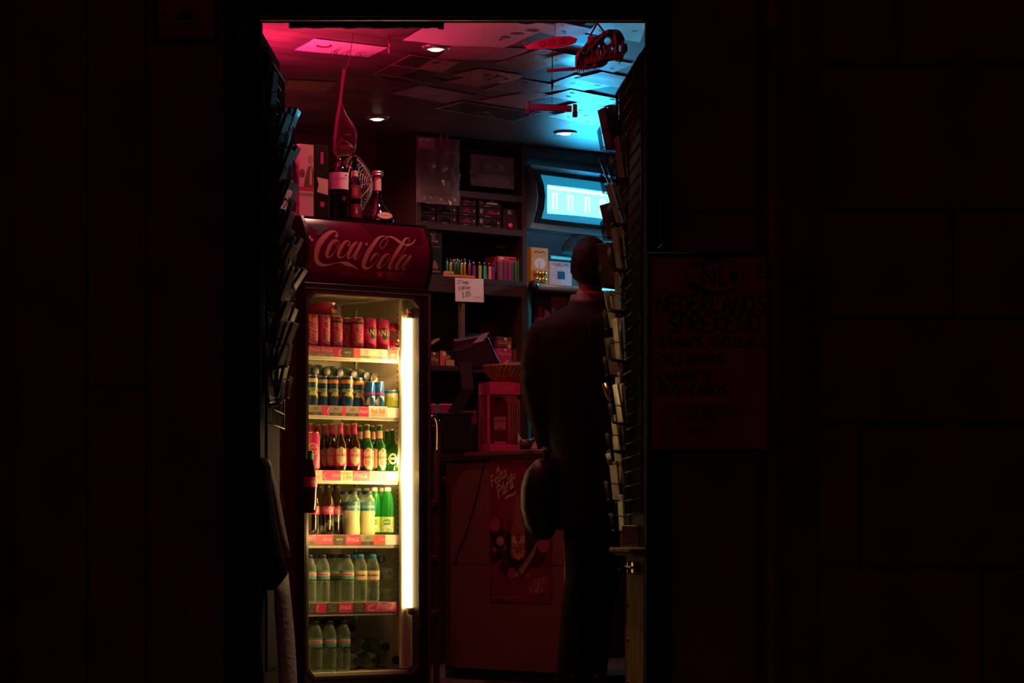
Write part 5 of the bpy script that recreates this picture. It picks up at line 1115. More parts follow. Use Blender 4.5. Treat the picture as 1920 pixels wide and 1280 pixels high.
# sloped cyan-lit shelf canopy and counter-height cabinet below
cab = thing('tobacco_cabinet', 'grey cabinet with rounded ledge below the lit cigarette display', 'cabinet', SH.w(0, 0, 0), SH.a)
a, zl_ = S(997, 531, -.02); b, _ = S(1235, 560, -.02); _, zlb = S(1040, 549, -.02)
zl2 = S(1035, 533, -.02)[1]
lg = mat('light_grey_ledge', (.15, .30, .31), .35)
mb = MB(); mb.box((a, -.03, zl2-.035), (b, .33, zl2), lg, .010); mb.tube([(a, -.03, zl2-.02), (b, -.03, zl2-.02)], .018, lg, 14); mb.build('ledge', cab)
mb = MB(); mb.tube([(a-.012, -.035, zl2-.018), (a+.012, -.035, zl2-.018)], .030, black, 18); mb.build('end_cap', cab)
mb = MB(); mb.box((a-.005, .28, 0), (b, .34, zl2-.036), black); mb.box((a-.005, 0, 0), (a+.015, .28, zl2-.036), mat('teal_side', (.03, .25, .3), .4)); mb.box((a+.015, 0, zl2-.30), (b, .28, zl2-.28), black); mb.build('carcass', cab)
mb = MB(); V = []; x0, zt2 = S(1052, 470, .3); x1, zt3 = S(1095, 449, .0); xb, _ = S(1230, 470, .0)
mb.add([(x1-.0, .02, zt3-.008), (xb, .02, zt3-.03), (xb, .33, zt2-.06), (x0, .33, zt2-.012)], [(0, 1, 2, 3)], lg); mb.build('sloped_canopy', cab, mods=[('SOLIDIFY', {'thickness': .01})])
mb = MB(); x0, z_ = S(1030, 478, .3); mb.box((x0, .29, z_-.022), (b, .31, z_), lg, .004); mb.build('rail', cab)
gx = {}
def dbox(name, label, x0, x1, pt_, m, ly=.02, d=.06, cat='box'):
    a, zt_ = S(x0, pt_, ly); b = S(x1, pt_, ly)[0]; return carton(name, label, cat, SH, a, b, ly, ly+d, zl2+.0005, zt_, m)
mb, w_, h_, fin = dbox('chocolate_box', 'tall orange box of four gold wrapped chocolates beside the CHROME box', 996, 1028, 463, mat('amber_card', (.62, .34, .08), .45))
mb.circ2(w_*.5, h_*.57, w_*.34, white, .0008, ry=h_*.15); mb.text2('FERRERO', w_*.52, h_*.5, .012, brown, .0014, rot=PI/2); mb.rect2(0, h_*.39, w_, h_*.4, cream)
mb.stroke2([(w_*.2, h_*.84, .004), (w_*.3, h_*.90, .004), (w_*.5, h_*.86, .004), (w_*.7, h_*.90, .004), (w_*.8, h_*.84, .004)], ink)
mb.rect2(w_*.1, h_*.03, w_*.9, h_*.38, mat('dark_gold', (.3, .2, .04), .4))
o = fin(); 
for i in range(4):
    x = w_*(.32+.36*(i % 2))-w_/2; z = h_*(.12+.17*(i//2)); c = MB(); c.ball((x, -.034, z), .020, gold, 14); c.ball((x, -.048, z), .007, cream, 8); c.build('chocolate', o)
mb, w_, h_, fin = dbox('chrome_box', 'square pale pink box lettered CHROME with a blue grid square', 1030, 1072.5, 489, mat('pale_pink_card', (.62, .42, .46), .4), .02, .07)
mb.text2('CHROME', w_*.52, h_*.80, .028, ink, sp=1.25, sx=.85); mb.rect2(w_*.36, h_*.28, w_*.68, h_*.60, blue)
for i in range(1, 4): mb.rect2(w_*(.36+.08*i)-.0005, h_*.28, w_*(.36+.08*i)+.0005, h_*.6, teal, .001); mb.rect2(w_*.36, h_*(.28+.08*i), w_*.68, h_*(.28+.08*i)+.001, teal, .001)
mb.rect2(w_*.08, h_*.72, w_*.2, h_*.82, white, .001); fin()
# packs hanging under the ledge
zq = zl2-.28
a, zt_ = S(1003, 551, .05); b = S(1033, 551, .05)[0]
mb, w_, h_, fin = carton('comic_pack', 'black topped pack with red and white cartoonish cut-outs under the grey ledge', 'pack', SH, a, b, .05, .08, zq+.0005, zt_, dk)
mb.text2('Cookies', w_*.5, h_*.78, .022, greycard, shear=.2); mb.poly2([(w_*.15, h_*.3), (w_*.5, h_*.3), (w_*.5, h_*.7), (w_*.2, h_*.72)], red); mb.poly2([(w_*.5, h_*.25), (w_*.98, h_*.22), (w_*.95, h_*.6), (w_*.6, h_*.66)], white, .001); mb.stroke2([(w_*.55, h_*.6, .004), (w_*.7, h_*.45, .004), (w_*.9, h_*.4, .004)], ink, .0014); mb.circ2(w_*.3, h_*.22, .014, white, .001); fin()
a, zt_ = S(1034, 555, .06); b = S(1064, 555, .06)[0]
mb, w_, h_, fin = carton('kraft_carton', 'plain brown carton under the grey ledge next to the man\'s shoulder', 'box', SH, a, b, .06, .16, zq+.0005, zt_, brown); fin()
a, zt_ = S(1040, 577, .03); b = S(1068, 577, .03)[0]
mb, w_, h_, fin = carton('cyan_pack', 'small cyan and white pack in front of the brown carton', 'pack', SH, a, b, .03, .055, zq+.0005, zt_, white); mb.rect2(0, h_*.7, w_*.4, h_, cyanp); fin()
# ---------------------------------------------------------------- counter
Cx = lambda px, py, ly=0.0: CT.hit(px, py, ly)
ctr = thing('shop_counter', 'shop counter with plain reddish front panels and a moulded wooden top edge', 'counter', CT.o, CT.a)
HC = 1.06; LC = 1.15
mb = MB()
mb.box((-.0, .0, .05), (.42, .02, HC-.05), lam, .002); mb.box((.424, .0, .05), (.95, .02, HC-.05), lam, .002)
mb.build('front_panel', ctr)
mb = MB(); mb.box((.0, -.001, .535), (LC, .0, .538), black); mb.box((0, .02, .0), (LC, .5, .05), blackm); mb.box((0, .02, .05), (.02, .5, HC-.03), lam); mb.box((.95, 0.0, .05), (LC, .02, HC-.05), lam); mb.build('carcass', ctr)
topw = mat('counter_top_wood', (.22, .07, .05), .3, var=.2, scale=12, stretch=(1, 5, 5))
mb = MB(); mb.box((-.02, -.035, HC-.022), (LC, .52, HC), topw, .004); mb.box((-.02, -.018, HC-.036), (LC, .0, HC-.022), topw, .005); mb.build('counter_top', ctr)
mb = MB(); P = [Cx(x, y, -.004) for x, y in ((912, 857), (905, 880), (897, 920), (885, 965), (870, 1010), (858, 1040), (852, 1060))]
mb.tube(catmull([(p[0], -.006, p[1]) for p in P], 4), .0026, black, 6); tag(mb.build('power_cable', loc=CT.o, rz=CT.a), 'thin dark cable running down the counter front left of the poster', 'cable')
# poster on the counter front
a, z1_ = Cx(918, 858, -.002); b, z0_ = Cx(1035, 1131, -.002)
pst = mat('poster_crimson', (.23, .014, .05), .35, var=.35, scale=6); pdk = mat('poster_shadow', (.06, .008, .02), .4); pcr = mat('poster_cream', (.62, .34, .17), .4)
W = b-a; H = z1_-z0_
mb = MB(); mb.box((0, -.0016, 0), (W, 0, H), pst); mb.T = Matrix(((1,0,0,0),(0,0,-1,-.0016),(0,1,0,0),(0,0,0,1)))
PX = lambda x, y: ((x-62)/490*W, (1240-y)/1165*H); scl_ = W/490
def P2(L_): return [PX(*p) for p in L_]
for x, y, ea, eb in ((120, 680, 56, 130), (180, 780, 90, 120), (300, 800, 110, 180), (420, 850, 90, 110), (260, 960, 120, 80), (400, 660, 80, 90), (110, 850, 45, 80), (330, 600, 60, 90)):
    c = PX(x, y); mb.circ2(c[0], c[1], ea*scl_, pdk, .0004, n=28, ry=eb*H/1165)
rd = mat('radish_pink', (.45, .06, .14), .4); lm_ = mat('lemon_slice', (.5, .35, .12), .4); grn = mat('herb_green', (.05, .10, .02), .5); scl = W/490
for x, y, r, m in ((108, 615, 46, rd), (492, 780, 46, rd), (245, 1010, 36, rd), (150, 748, 30, lm_), (105, 820, 18, rd), (375, 1020, 18, rd), (190, 800, 12, rd)):
    c = PX(x, y); mb.circ2(c[0], c[1], r*scl, m, .0008, ry=r*1.3*H/1165)
    mb.circring2(c[0], c[1], r*.7*scl, .002, pst, .001, ry=r*.9*H/1165)
for _ in range(40):
    x = random.uniform(200, 400); y = random.uniform(1020, 1090) if _ % 2 else random.uniform(540, 640); c = PX(x if _ % 2 else random.uniform(200, 260), y); mb.stroke2([(c[0], c[1], .003), (c[0]+random.uniform(-.02, .02), c[1]+random.uniform(-.03, .03), .002)], grn, .0009, 1)
bt = mat('poster_bottle', (.34, .09, .07), .4)
mb.poly2(P2([(275, 380), (305, 380), (312, 500), (330, 600), (350, 660), (350, 860), (335, 890), (250, 890), (235, 860), (235, 660), (255, 600), (272, 500)])[::-1], bt, .0010)
mb.poly2(P2([(245, 705), (345, 705), (345, 820), (325, 870), (295, 905), (262, 870), (245, 820)])[::-1], pcr, .0013)
mb.poly2(P2([(275, 690), (312, 690), (310, 740), (294, 760), (278, 740)])[::-1], pst, .0015); c = PX(294, 735); mb.text2('+', c[0], c[1], .03, pcr, .0017, bold=.02)
for tx, x, y, sz in (('SAGRES', 295, 815, .040), ('MINI', 295, 852, .032)):
    c = PX(x, y); mb.text2(tx, c[0], c[1], sz, pst, .0016, bold=.03, sx=.75)
fish = mat('fish_silver', (.45, .30, .16), .3)
mb.poly2(P2([(262, 1038), (285, 990), (340, 920), (400, 830), (438, 755), (446, 765), (420, 850), (375, 930), (335, 1000), (300, 1030)])[::-1], fish, .0014)
c = PX(300, 1003); mb.circ2(c[0], c[1], .012, ink, .0016); mb.circ2(c[0], c[1], .005, pcr, .0018)
mb.stroke2([(*PX(320, 970), .004), (*PX(380, 880), .004), (*PX(430, 790), .002)], pdk, .0017)
for tx, x, y, sz, ro in (('A', 135, 205, .060, .2), ('Festa', 148, 270, .074, .42), ('não', 246, 262, .050, .35), ('Pára', 200, 360, .088, .42)):
    c = PX(x, y)
    mb.text2(tx, c[0]+.003, c[1]-.004, sz, pdk, .0017, bold=.03, shear=.25, rot=ro, sx=.85); mb.text2(tx, c[0], c[1], sz, pcr, .0019, bold=.02, shear=.25, rot=ro, sx=.85)
mb.stroke2([(*PX(188, 412), .008), (*PX(215, 388), .012), (*PX(262, 372), .010), (*PX(282, 330), .004)], pcr, .0019)
for tx, x, y, hh, wx in (('NINGUEM', 398, 1100, .026, .14), ('NOS', 440, 1118, .012, .14), ('PARA', 390, 1175, .034, .16)):
    c = PX(x, y); mb.hand2(tx, c[0], c[1], hh, pcr, wx, .0018, 1, rot=.12, adv=.7)
for k in range(26): c = PX(80+k*9, 1205); mb.rect2(c[0], c[1], c[0]+random.uniform(.003, .008), c[1]+.004, pcr, .0014)
tag(mb.build('beer_poster', loc=CT.w(a, -.002, z0_), rz=CT.a), 'tall crimson beer poster A Festa nao Para, stuck on the counter front', 'poster')
# ribbed gin gift box, wicker basket and odds and ends on the counter
XF = lambda px, ly=.10: Cx(px, 800, ly)[0]
WX = Fr(0, 0, 0)
# the gin box stands turned so that its front faces the door
bx = Fr(*(CT.w(XF(935, .14), .14, 0)[:2]), 14)
a = bx.hit(913, 700, -.08)[0]; b = bx.hit(975, 700, -.08)[0]; ztp = bx.hit(930, 716, -.08)[1]
gin = mat('gin_box_pink', (.75, .07, .20), .4); ginw = clear('clear_window', (.97, .86, .87), (.3, .06, .1), .03, .3, .08)
t = thing('gin_gift_box', 'crimson ribbed gift box with clear window showing a bottle, on the counter', 'box', bx.w((a+b)/2, 0, HC+.0005), bx.a)
w2 = (b-a)/2; H = ztp-HC; d2_ = .09; 
mb = MB(); mb.box((-w2, -d2_, 0), (w2, d2_, H*.11), gin, .002); mb.box((-w2, -d2_, H*.82), (w2, d2_, H), gin, .002); mb.box((-w2, d2_-.004, 0), (w2, d2_, H), gin)
mb.box((-w2, -d2_, 0), (-w2+.012, -d2_+.01, H), gin, .002); mb.T = Matrix(((1,0,0,-w2),(0,0,-1,-d2_),(0,1,0,0),(0,0,0,1))); mb.text2('BEEFEATER', w2*1.3, H*.90, .011, pinkish)
for k in range(3): mb.rect2(w2*(.25+.5*k), H*.03, w2*(.25+.5*k)+.004, H*.07, magenta)
mb.build('carton', t)
mb = MB(); V = []
for k in range(7):
    x = w2*(.28+.11*k); mb.tube(catmull([(x-.02, -d2_+.002, H*.80), (x-.01, -d2_+.001, H*.74), (x, -d2_, H*.68), (x, -d2_, H*.12)], 3), .0022, mat('rib_pink', (.62, .2, .2), .3), 5)
for k in range(4): x = -w2+.004; mb.tube([(x, -d2_+.03+.04*k, H*.12), (x, -d2_+.03+.04*k, H*.80)], .002, mat('rib_pink', (.6, .2, .2), .3), 5)
mb.build('ribbed_side', t)
mb = MB(); mb.box((-w2+.002, -d2_+.004, H*.11), (w2-.002, -d2_+.006, H*.82), ginw); mb.box((-w2, -d2_+.004, H*.11), (-w2+.002, d2_-.004, H*.82), ginw); mb.build('clear_window', t)
t2 = thing('gin_bottle', 'clear gin bottle with cream label inside the crimson gift box', 'bottle', bx.w((a+b)/2-.005, .0, HC+.0005+H*.112), bx.a)
hb = H*.68; mb = MB(); mb.loft([(0, 0, 0, .037, .032), (0, 0, hb*.62, .037, .032), (0, 0, hb*.74, .03, .027), (0, 0, hb*.80, .014, .014), (0, 0, hb*.93, .013, .013)], clear('gin_glass', (.9, .7, .7), (.35, .08, .12), .2, .6, .06), ex=.5); mb.build('glass_body', t2)
mb = MB(); mb.box((-.028, -.0345, hb*.30), (.028, -.0325, hb*.58), cream, .001); mb.box((-.028, -.0345, 0.004), (.028, -.0325, hb*.06), cream)
mb.T = Matrix(((1,0,0,0),(0,0,-1,-.0346),(0,1,0,0),(0,0,0,1))); mb.text2('BEEFEATER', 0, hb*.48, .0098, red, bold=.02); mb.poly2([(-.02, hb*.30), (.02, hb*.30), (0, hb*.36)], red); mb.build('label', t2)
mb = MB(); mb.lathe([(.016, hb*.93), (.016, hb*.995), (.0005, hb)], black, 16); mb.build('cap', t2)
# basket
x, zb_ = bx.hit(945, 716, 0); x2, ztb = bx.hit(975, 688, 0)
t = thing('wicker_basket', 'shallow wicker bowl standing on the crimson gin box', 'basket', bx.w(bx.hit(968, 716, -.0)[0], 0, ztp+.001), bx.a)
wk = mat('wicker', (.50, .24, .09), .55, var=.3, scale=40); hB = ztb-ztp; r0, r1 = .085, .165
mb = MB()
prof = [(.0005, 0), (r0, 0)]+[(r0+(r1-r0)*(i/8)**.85, hB*i/8) for i in range(9)]+[(r1-.006, hB), (r0-.004, .006), (.0005, .006)]
mb.lathe(prof, wk, 48)
for k in range(44):
    an = 2*PI*k/44; mb.tube([((r0+(r1-r0)*(i/4)**.85+.003)*math.cos(an+.35*i/4), (r0+(r1-r0)*(i/4)**.85+.003)*math.sin(an+.35*i/4), hB*i/4) for i in range(5)], .005, wk, 5)
mb.tube([((r1+.002)*math.cos(2*PI*i/40), (r1+.002)*math.sin(2*PI*i/40), hB) for i in range(40)], .006, wk, 6, closed=True); mb.build('bowl', t)
def wat(px, py, Y): return at(px, py, Y)
b0 = bx.w(bx.hit(968, 716, 0)[0], 0, ztp)
mb = MB(); mb.box((-.005, -.002, 0), (.005, .002, .105), mat('pale_stick', (.65, .45, .3), .5), .001); o = mb.build('wooden_stick', loc=b0+Vector((-.085, .02, .012)), rz=.2); o.rotation_euler[1] = -.05; tag(o, 'pale wooden stick standing upright in the wicker bowl', 'stick')
mb = MB(); mb.box((-.03, -.01, 0), (.03, .0, .012), mat('pale_stick', (.65, .45, .3), .5), .002); o = mb.build('wooden_stick', loc=b0+Vector((-.055, -.02, hB+.004)), rz=.2); o.rotation_euler[1] = -.7; tag(o, 'short pale stick lying slanted on the rim of the wicker bowl', 'stick')
mb = MB(); mb.box((-.075, -.03, 0), (.09, .03, .035), mat('blue_grey_box', (.16, .24, .26), .5), .003); tag(mb.build('grey_box', loc=b0+Vector((.0, .05, hB*.9)), rz=.1), 'blue-grey box lying in the wicker bowl', 'box')
# till screen seen from behind
Ty = 14.02
t = thing('till_screen', 'black till screen seen from behind on its stand, with a receipt on top', 'monitor', at(895, 790, Ty).xyz*1.0, 0)
base = Vector(t.location); 
def tl(px, py, dy=0): v = at(px, py, Ty)-base; return (v.x, dy, v.z)
P = [(845, 648), (850, 637), (862, 635), (905, 627), (916, 633), (928, 662), (942, 688), (900, 692), (862, 694), (853, 672)]
mb = MB(); mb.prism([(tl(*p)[0], tl(*p)[2]) for p in P][::-1], -.05, .06, black); mb.build('screen_housing', t, mods=[('BEVEL', {'width': .012, 'segments': 3})])
P = [(850, 660), (858, 651), (880, 645), (893, 640), (898, 646), (880, 654), (862, 660)]
mb = MB(); mb.prism([(tl(*p)[0], tl(*p)[2]) for p in P][::-1], -.056, -.05, mat('dark_grey_plastic', (.05, .045, .035), .4)); mb.build('recess', t)
mb = MB(); mb.prism([(tl(*p)[0], tl(*p)[2]) for p in [(862, 680), (884, 678), (889, 735), (868, 735)]][::-1], -.075, -.045, mat('dark_grey_plastic', (.05, .045, .035), .4))
mb.prism([(tl(*p)[0], tl(*p)[2]) for p in [(866, 731), (889, 731), (862, 776), (838, 776)]][::-1], -.08, .02, black); mb.box((tl(838, 0)[0]-.06, -.10, tl(0, 776)[2]-.01), (tl(880, 0)[0]+.02, .1, tl(0, 776)[2]+.004), black, .004); mb.build('stand', t)
mb = MB(); mb.box((tl(826, 0)[0], -.10, HC-base.z+.0006), (tl(884, 0)[0], .12, tl(0, 776)[2]-.012), blackm, .006); mb.build('cash_drawer', t)
x0 = tl(888, 645)[0]; mb = MB(); a_ = tl(887, 645); b_ = tl(906, 641); c_ = tl(918, 624); d_ = tl(904, 627)
mb.add([(a_[0], -.066, a_[2]), (b_[0], -.066, b_[2]), (c_[0], -.062, c_[2]), (d_[0], -.062, d_[2])], [(0, 1, 2, 3)], mat('pale_blue_paper', (.5, .6, .62), .5)); mb.build('receipt', t, mods=[('SOLIDIFY', {'thickness': .0015})])
# more on and behind the counter
def cbox(name, label, px0, px1, py0, py1, Y, m, d=.06, cat='box'):
    a = at(px0, py1, Y); b = at(px1, py0, Y); mb = MB(); w_ = b.x-a.x; h_ = b.z-a.z; mb.box((0, 0, 0), (w_, d, h_), m, .003)
    mb.T = Matrix(((1,0,0,0),(0,0,-1,0),(0,1,0,0),(0,0,0,1)))
    return mb, w_, h_, lambda: tag(mb.build(name, loc=a), label, cat)
mb, w_, h_, fin = cbox('crimson_carton', 'crimson carton with cyan stripe on the low side table behind the ladder', 795, 848, 757, 778, 14.8, magenta, .1); mb.rect2(w_*.42, 0, w_*.54, h_, cyanp); fin()
mb, w_, h_, fin = cbox('crimson_carton', 'plain crimson carton underneath the striped one behind the ladder', 792, 806, 786, 801, 14.8, magenta, .1); fin()
mb = MB(); a = at(790, 801.5, 14.75); b = at(850, 806, 14.75); mb.box((0, 0, 0), (b.x-a.x, .25, .012), shelfwood, .002); mb.box((0, 0, -a.z), (.02, .02, 0), shelfwood); mb.box((b.x-a.x-.02, 0, -a.z), (b.x-a.x, .02, 0), shelfwood); mb.box((0, .23, -a.z), (.02, .25, 0), shelfwood); mb.box((b.x-a.x-.02, .23, -a.z), (b.x-a.x, .25, 0), shelfwood)
zz = at(0, 778.3, 14.75).z-a.z; mb.box((0, .0, zz-.01), (b.x-a.x, .25, zz), shelfwood, .002); mb.box((0, .23, 0), (.02, .25, zz), shelfwood); mb.box((b.x-a.x-.02, .23, 0), (b.x-a.x, .25, zz), shelfwood)
tag(mb.build('side_table', loc=a), 'narrow dark two-tier side table behind the folding ladder', 'table')
a = at(853, 795, 14.25); t = thing('charity_box', 'sloped magenta leaflet stand between till and gin box', 'stand', (a.x, a.y, HC+.0005))
mb = MB(); q = lambda px, py: ((px-853)/5600*14.25, at(0, py, 14.25).z-HC)
mb.prism([q(853, 795), q(893, 795), q(893, 769), (q(861, 771))], 0, .05, magenta); mb.prism([q(866, 776), q(892, 774), q(892, 770), q(868, 772)], -.003, 0, pinkish); mb.prism([(0, 0), (q(893, 0)[0], 0), q(893, 795), q(853, 795)], .002, .05, black); mb.build('leaflet_stand', t)
a = at(973, 0, 13.75); 
mb = MB(); mb.box((0, 0, 0), (.075, .16, .035), black, .004); o = tag(mb.build('card_terminal', loc=(a.x+.004, 13.62, HC+.0005)), 'black card terminal on the counter right of the gin box', 'card terminal')
mb = MB(); mb.tube([(0, 0, 0), (.060, .01, .012)], .004, mat('green_pen', (.03, .5, .08), .3), 8); mb.tube([(.060, .01, .012), (.070, .012, .014)], .0045, white, 8); tag(mb.build('green_pen', loc=(a.x, 13.66, HC+.040)), 'bright green pen lying on the black card terminal', 'pen')
mb = MB(); mb.add([(0, 0, 0), (.03, 0, 0), (.0, .0, .045), (0, .03, 0), (.03, .03, 0), (0, .03, .045)], [(0, 1, 2), (3, 5, 4), (0, 3, 4, 1), (1, 4, 5, 2), (2, 5, 3, 0)], white); tag(mb.build('folded_card', loc=(a.x-.005, 13.74, HC+.037)), 'small folded white card behind the green pen', 'card')
mb = MB(); mb.tube([(0, 0, .022), (.055, .0, .026)], [.022, .018], mat('dark_cup', (.10, .04, .04), .25), 16); tag(mb.build('paper_roll', loc=(a.x+.006, 13.52, HC+.0008)), 'dark glossy roll lying on the counter in front of the card terminal', 'roll')
mb = MB(); mb.add([(0, 0, 0), (.03, 0, 0), (.025, 0, .05), (0, .02, 0), (.03, .02, 0), (.025, .02, .05)], [(0, 1, 2), (3, 5, 4), (0, 3, 4, 1), (1, 4, 5, 2), (2, 5, 3, 0)], ptag); tag(mb.build('price_card', loc=(a.x+.052, 13.45, HC+.0006)), 'small pink folded price card next to the glossy roll', 'card')
# folding step ladder between cooler and counter
t = thing('step_ladder', 'folded tubular metal step ladder standing between the cooler and the counter', 'ladder', (at(815, 0, 13.55).x, 13.55, 0))
lad = mat('ladder_red_brown', (.16, .035, .04), .3, .5); sx_ = lambda px: (px-815)/5600*13.55; sz = lambda py: at(0, py, 13.55).z
mb = MB(); mb.tube(catmull([(sx_(794), .02, sz(783)), (sx_(806), .0, sz(781)), (sx_(816), 0, sz(784)), (sx_(821), 0, sz(800)), (sx_(820), 0, sz(850))], 5), .013, chrome, 12); mb.build('top_loop', t)
mb = MB(); mb.box((sx_(812), -.012, .0), (sx_(824), .012, sz(845)), lad, .004); mb.build('rail', t)
mb = MB(); mb.tube(catmull([(sx_(829), .08, sz(895)), (sx_(838), .08, sz(905)), (sx_(841), .08, sz(930)), (sx_(840), .08, sz(1000)), (sx_(839), .08, .02)], 5), .011, lad, 10); mb.build('rail', t)
mb = MB(); mb.box((sx_(795), -.04, .0), (sx_(800), -.02, sz(845)), lad, .003); mb.build('rail', t)
for z in (.3, .55, .8): mb = MB(); mb.box((sx_(796), -.035, z), (sx_(822), .03, z+.03), lad, .004); mb.build('tread', t)
# cyan strip lamp under the display (hidden from the street by the customer)
xa, zz = S(1165, 470, .1)
t = thing('shelf_lamp', 'cyan strip lamp fixed under the lit display, shining down on the ledge', 'lamp', SH.w(xa, -.09, zz), SH.a)
mb = MB(); mb.box((-.12, -.03, .012), (.2, .03, .03), silver, .003); mb.build('housing', t)
mb = MB(); mb.tube([(-.11, 0, 0), (.19, 0, 0)], .009, mat('cyan_tube', (.4, .9, 1), .3, emit=(.12, .75, 1.0), es=22), 10); mb.build('tube', t)
l_ = area('shelf_lamp_light', (0, 0, 0), (0, 0, 0), (.10, .70, 1.0), 4.0, .3, .03); l_.parent = t; l_.location = (0, 0, -.012); l_.rotation_euler = Vector((-.8, .45, -.6)).to_track_quat('-Z', 'Y').to_euler()
# ---------------------------------------------------------------- customer at the counter
MY = 12.36; ms = F/MY
def mp(px, py, dy=0.0): return ((px-1105)/ms, dy, EYE+(HY-py)/ms)
man = thing('person', 'man in black jacket and dark trousers at the counter, back turned, holding a bag', 'person', ((1105-960)/ms, MY, 0))
hairm = mat('black_hair', (.006, .004, .004), .75, var=.4, scale=60, spec=.2); jk = mat('black_jacket_cloth', (.010, .005, .006), .75, var=.35, scale=14, bump=.35, spec=.15); tr = mat('dark_trouser_cloth', (.011, .008, .007), .8, var=.35, scale=20, bump=.3, spec=.15)
shoe = mat('black_shoe_leather', (.02, .015, .012), .35)
hc_ = mp(1108, 505, .03)   # head centre
mb = MB()
# torso, neck, head as rings joined with limbs by a voxel remesh
mb.loft([(.015, .0, .80, .11, .10), (.015, .0, .95, .115, .105), (.015, .01, 1.10, .12, .10), (.01, .01, 1.28, .15, .11), (.005, .01, 1.42, .165, .11), (0, .01, 1.52, .14, .09), (.0, .015, 1.58, .09, .075), (.004, .02, 1.63, .062, .064), (.005, .03, 1.68, .060, .066)], skin)
hx_, hy_, hz_ = hc_
mb.ball((hx_, hy_, hz_+.02), .1, skin, 20, (.76, .95, 1.08)); mb.ball((hx_, hy_+.035, hz_-.055), .062, skin, 16, (.85, 1.0, .9))
mb.tube([(hx_, hy_+.085, hz_+.02), (hx_, hy_+.112, hz_-.018), (hx_, hy_+.085, hz_-.024)], [.008, .013, .008], skin, 8)
for q in (-1, 1):
    mb.ball((hx_+q*.074, hy_+.0, hz_-.0), .024, skin, 10, (.35, .7, 1.15)); mb.ball((hx_+q*.03, hy_+.082, hz_+.022), .014, skin, 8, (1.1, .6, .8)); 
mb.tube([(hx_-.022, hy_+.088, hz_-.048), (hx_, hy_+.094, hz_-.050), (hx_+.022, hy_+.088, hz_-.048)], .006, skin, 6)
LW = mp(1030, 838, .06)
armL = [(-.155, .01, 1.49), mp(1016, 655, -.0), mp(1008, 735, -.015), mp(1020, 795, .01), LW]
armR = [(.175, .01, 1.50), (.225, .0, 1.36), (.235, .02, 1.22), (.20, .20, 1.13), (.12, .36, 1.10)]
for A in (armL, armR): mb.tube(catmull(A, 3), [.040-.012*i/(3*(len(A)-1)) for i in range(3*(len(A)-1)+1)], skin, 12)
def hand(w, fw, dn, side, curl):
    """palm at w pointing along fw, four curled fingers and a thumb"""
    w = Vector(w); fw = Vector(fw).normalized(); dn = Vector(dn).normalized(); sd = fw.cross(dn).normalized()*side
    mb.tube([w, w+fw*.03, w+fw*.09], [.028, .036, .034], skin, 10, flat=.6)
    for i, ln in enumerate((.072, .080, .075, .058)):
        b = w+fw*.088+sd*(-.027+.018*i); P = [b]; d = fw.copy()
        for k in range(3):
            d = (d*math.cos(curl[k])+dn*math.sin(curl[k])).normalized(); P.append(P[-1]+d*ln*(.42, .32, .26)[k])
        mb.tube(P, [.0092, .0088, .008, .0065], skin, 8)
    b = w+fw*.035-sd*.03; mb.tube([b, b-sd*.022+fw*.028, b-sd*.016+fw*.052+dn*.016, b-sd*.002+fw*.062+dn*.034], [.012, .011, .010, .008], skin, 8)
hand(LW, (.10, .25, -1), (1, .2, 0), 1, (.6, .9, .8)); hand((.12, .36, 1.10), (-.2, 1, -.15), (0, 0, -1), 1, (.15, .3, .2))
for q, P in ((-1, [(-.045, 0, .86), mp(1082, 1130, .02), mp(1078, 1240, -.02), (mp(1072, 0)[0], -.02, .06)]), (1, [(.055, 0, .86), mp(1132, 1130, .03), mp(1118, 1240, .0), (mp(1120, 0)[0], .02, .06)])):
    mb.tube(catmull(P, 3), [.062-.024*i/9 for i in range(10)], skin, 12); a = P[-1]; mb.tube([(a[0], a[1]-.04, .05), (a[0], a[1]+.08, .045), (a[0], a[1]+.17, .035)], [.035, .038, .03], skin, 10)
mb.build('body', man, mods=[('REMESH', {'mode': 'VOXEL', 'voxel_size': .007, 'use_smooth_shade': True})])
# hair: cap of the skull with short tufts
mb = MB(); n = 30
V = []; rows = 16
for j in range(rows+1):
    t_ = PI*.5-j/rows*PI*.74
    for i in range(n):
        a = 2*PI*i/n; back = .5-.5*math.sin(a); tt = PI*.5-(PI*.5-t_)*(.62+.42*back)
        r = .106*(1+.06*noise.noise(Vector((a*3, tt*5, 1)))+.03*noise.noise(Vector((a*11, tt*14, 3))))
        V.append((hx_+r*.80*math.cos(tt)*math.cos(a), hy_+r*1.0*math.cos(tt)*math.sin(a)-.004, hz_+.02+r*1.10*math.sin(tt)))
mb.add(V, [(j*n+i, j*n+(i+1) % n, (j+1)*n+(i+1) % n, (j+1)*n+i) for j in range(rows) for i in range(n)], hairm, True)
for _ in range(900):
    a = random.uniform(0, 2*PI); back = .5-.5*math.sin(a); u = random.random()**.6
    tt = PI*.5-u*PI*.74*(.62+.42*back); d = Vector((.80*math.cos(tt)*math.cos(a), math.cos(tt)*math.sin(a), 1.10*math.sin(tt)))
    p = Vector((hx_, hy_-.004, hz_+.02))+d*.104; tn = Vector((random.uniform(-.3, .3), random.uniform(-.3, .3), -.7)); q = p+d.normalized()*.010+tn*.016
    w_ = Vector((-d.y, d.x, 0)).normalized()*.0016 if d.xy.length > .01 else Vector((.0016, 0, 0))
    mb.add([p-w_, p+w_, q], [(0, 1, 2)], hairm)
mb.build('hair', man)
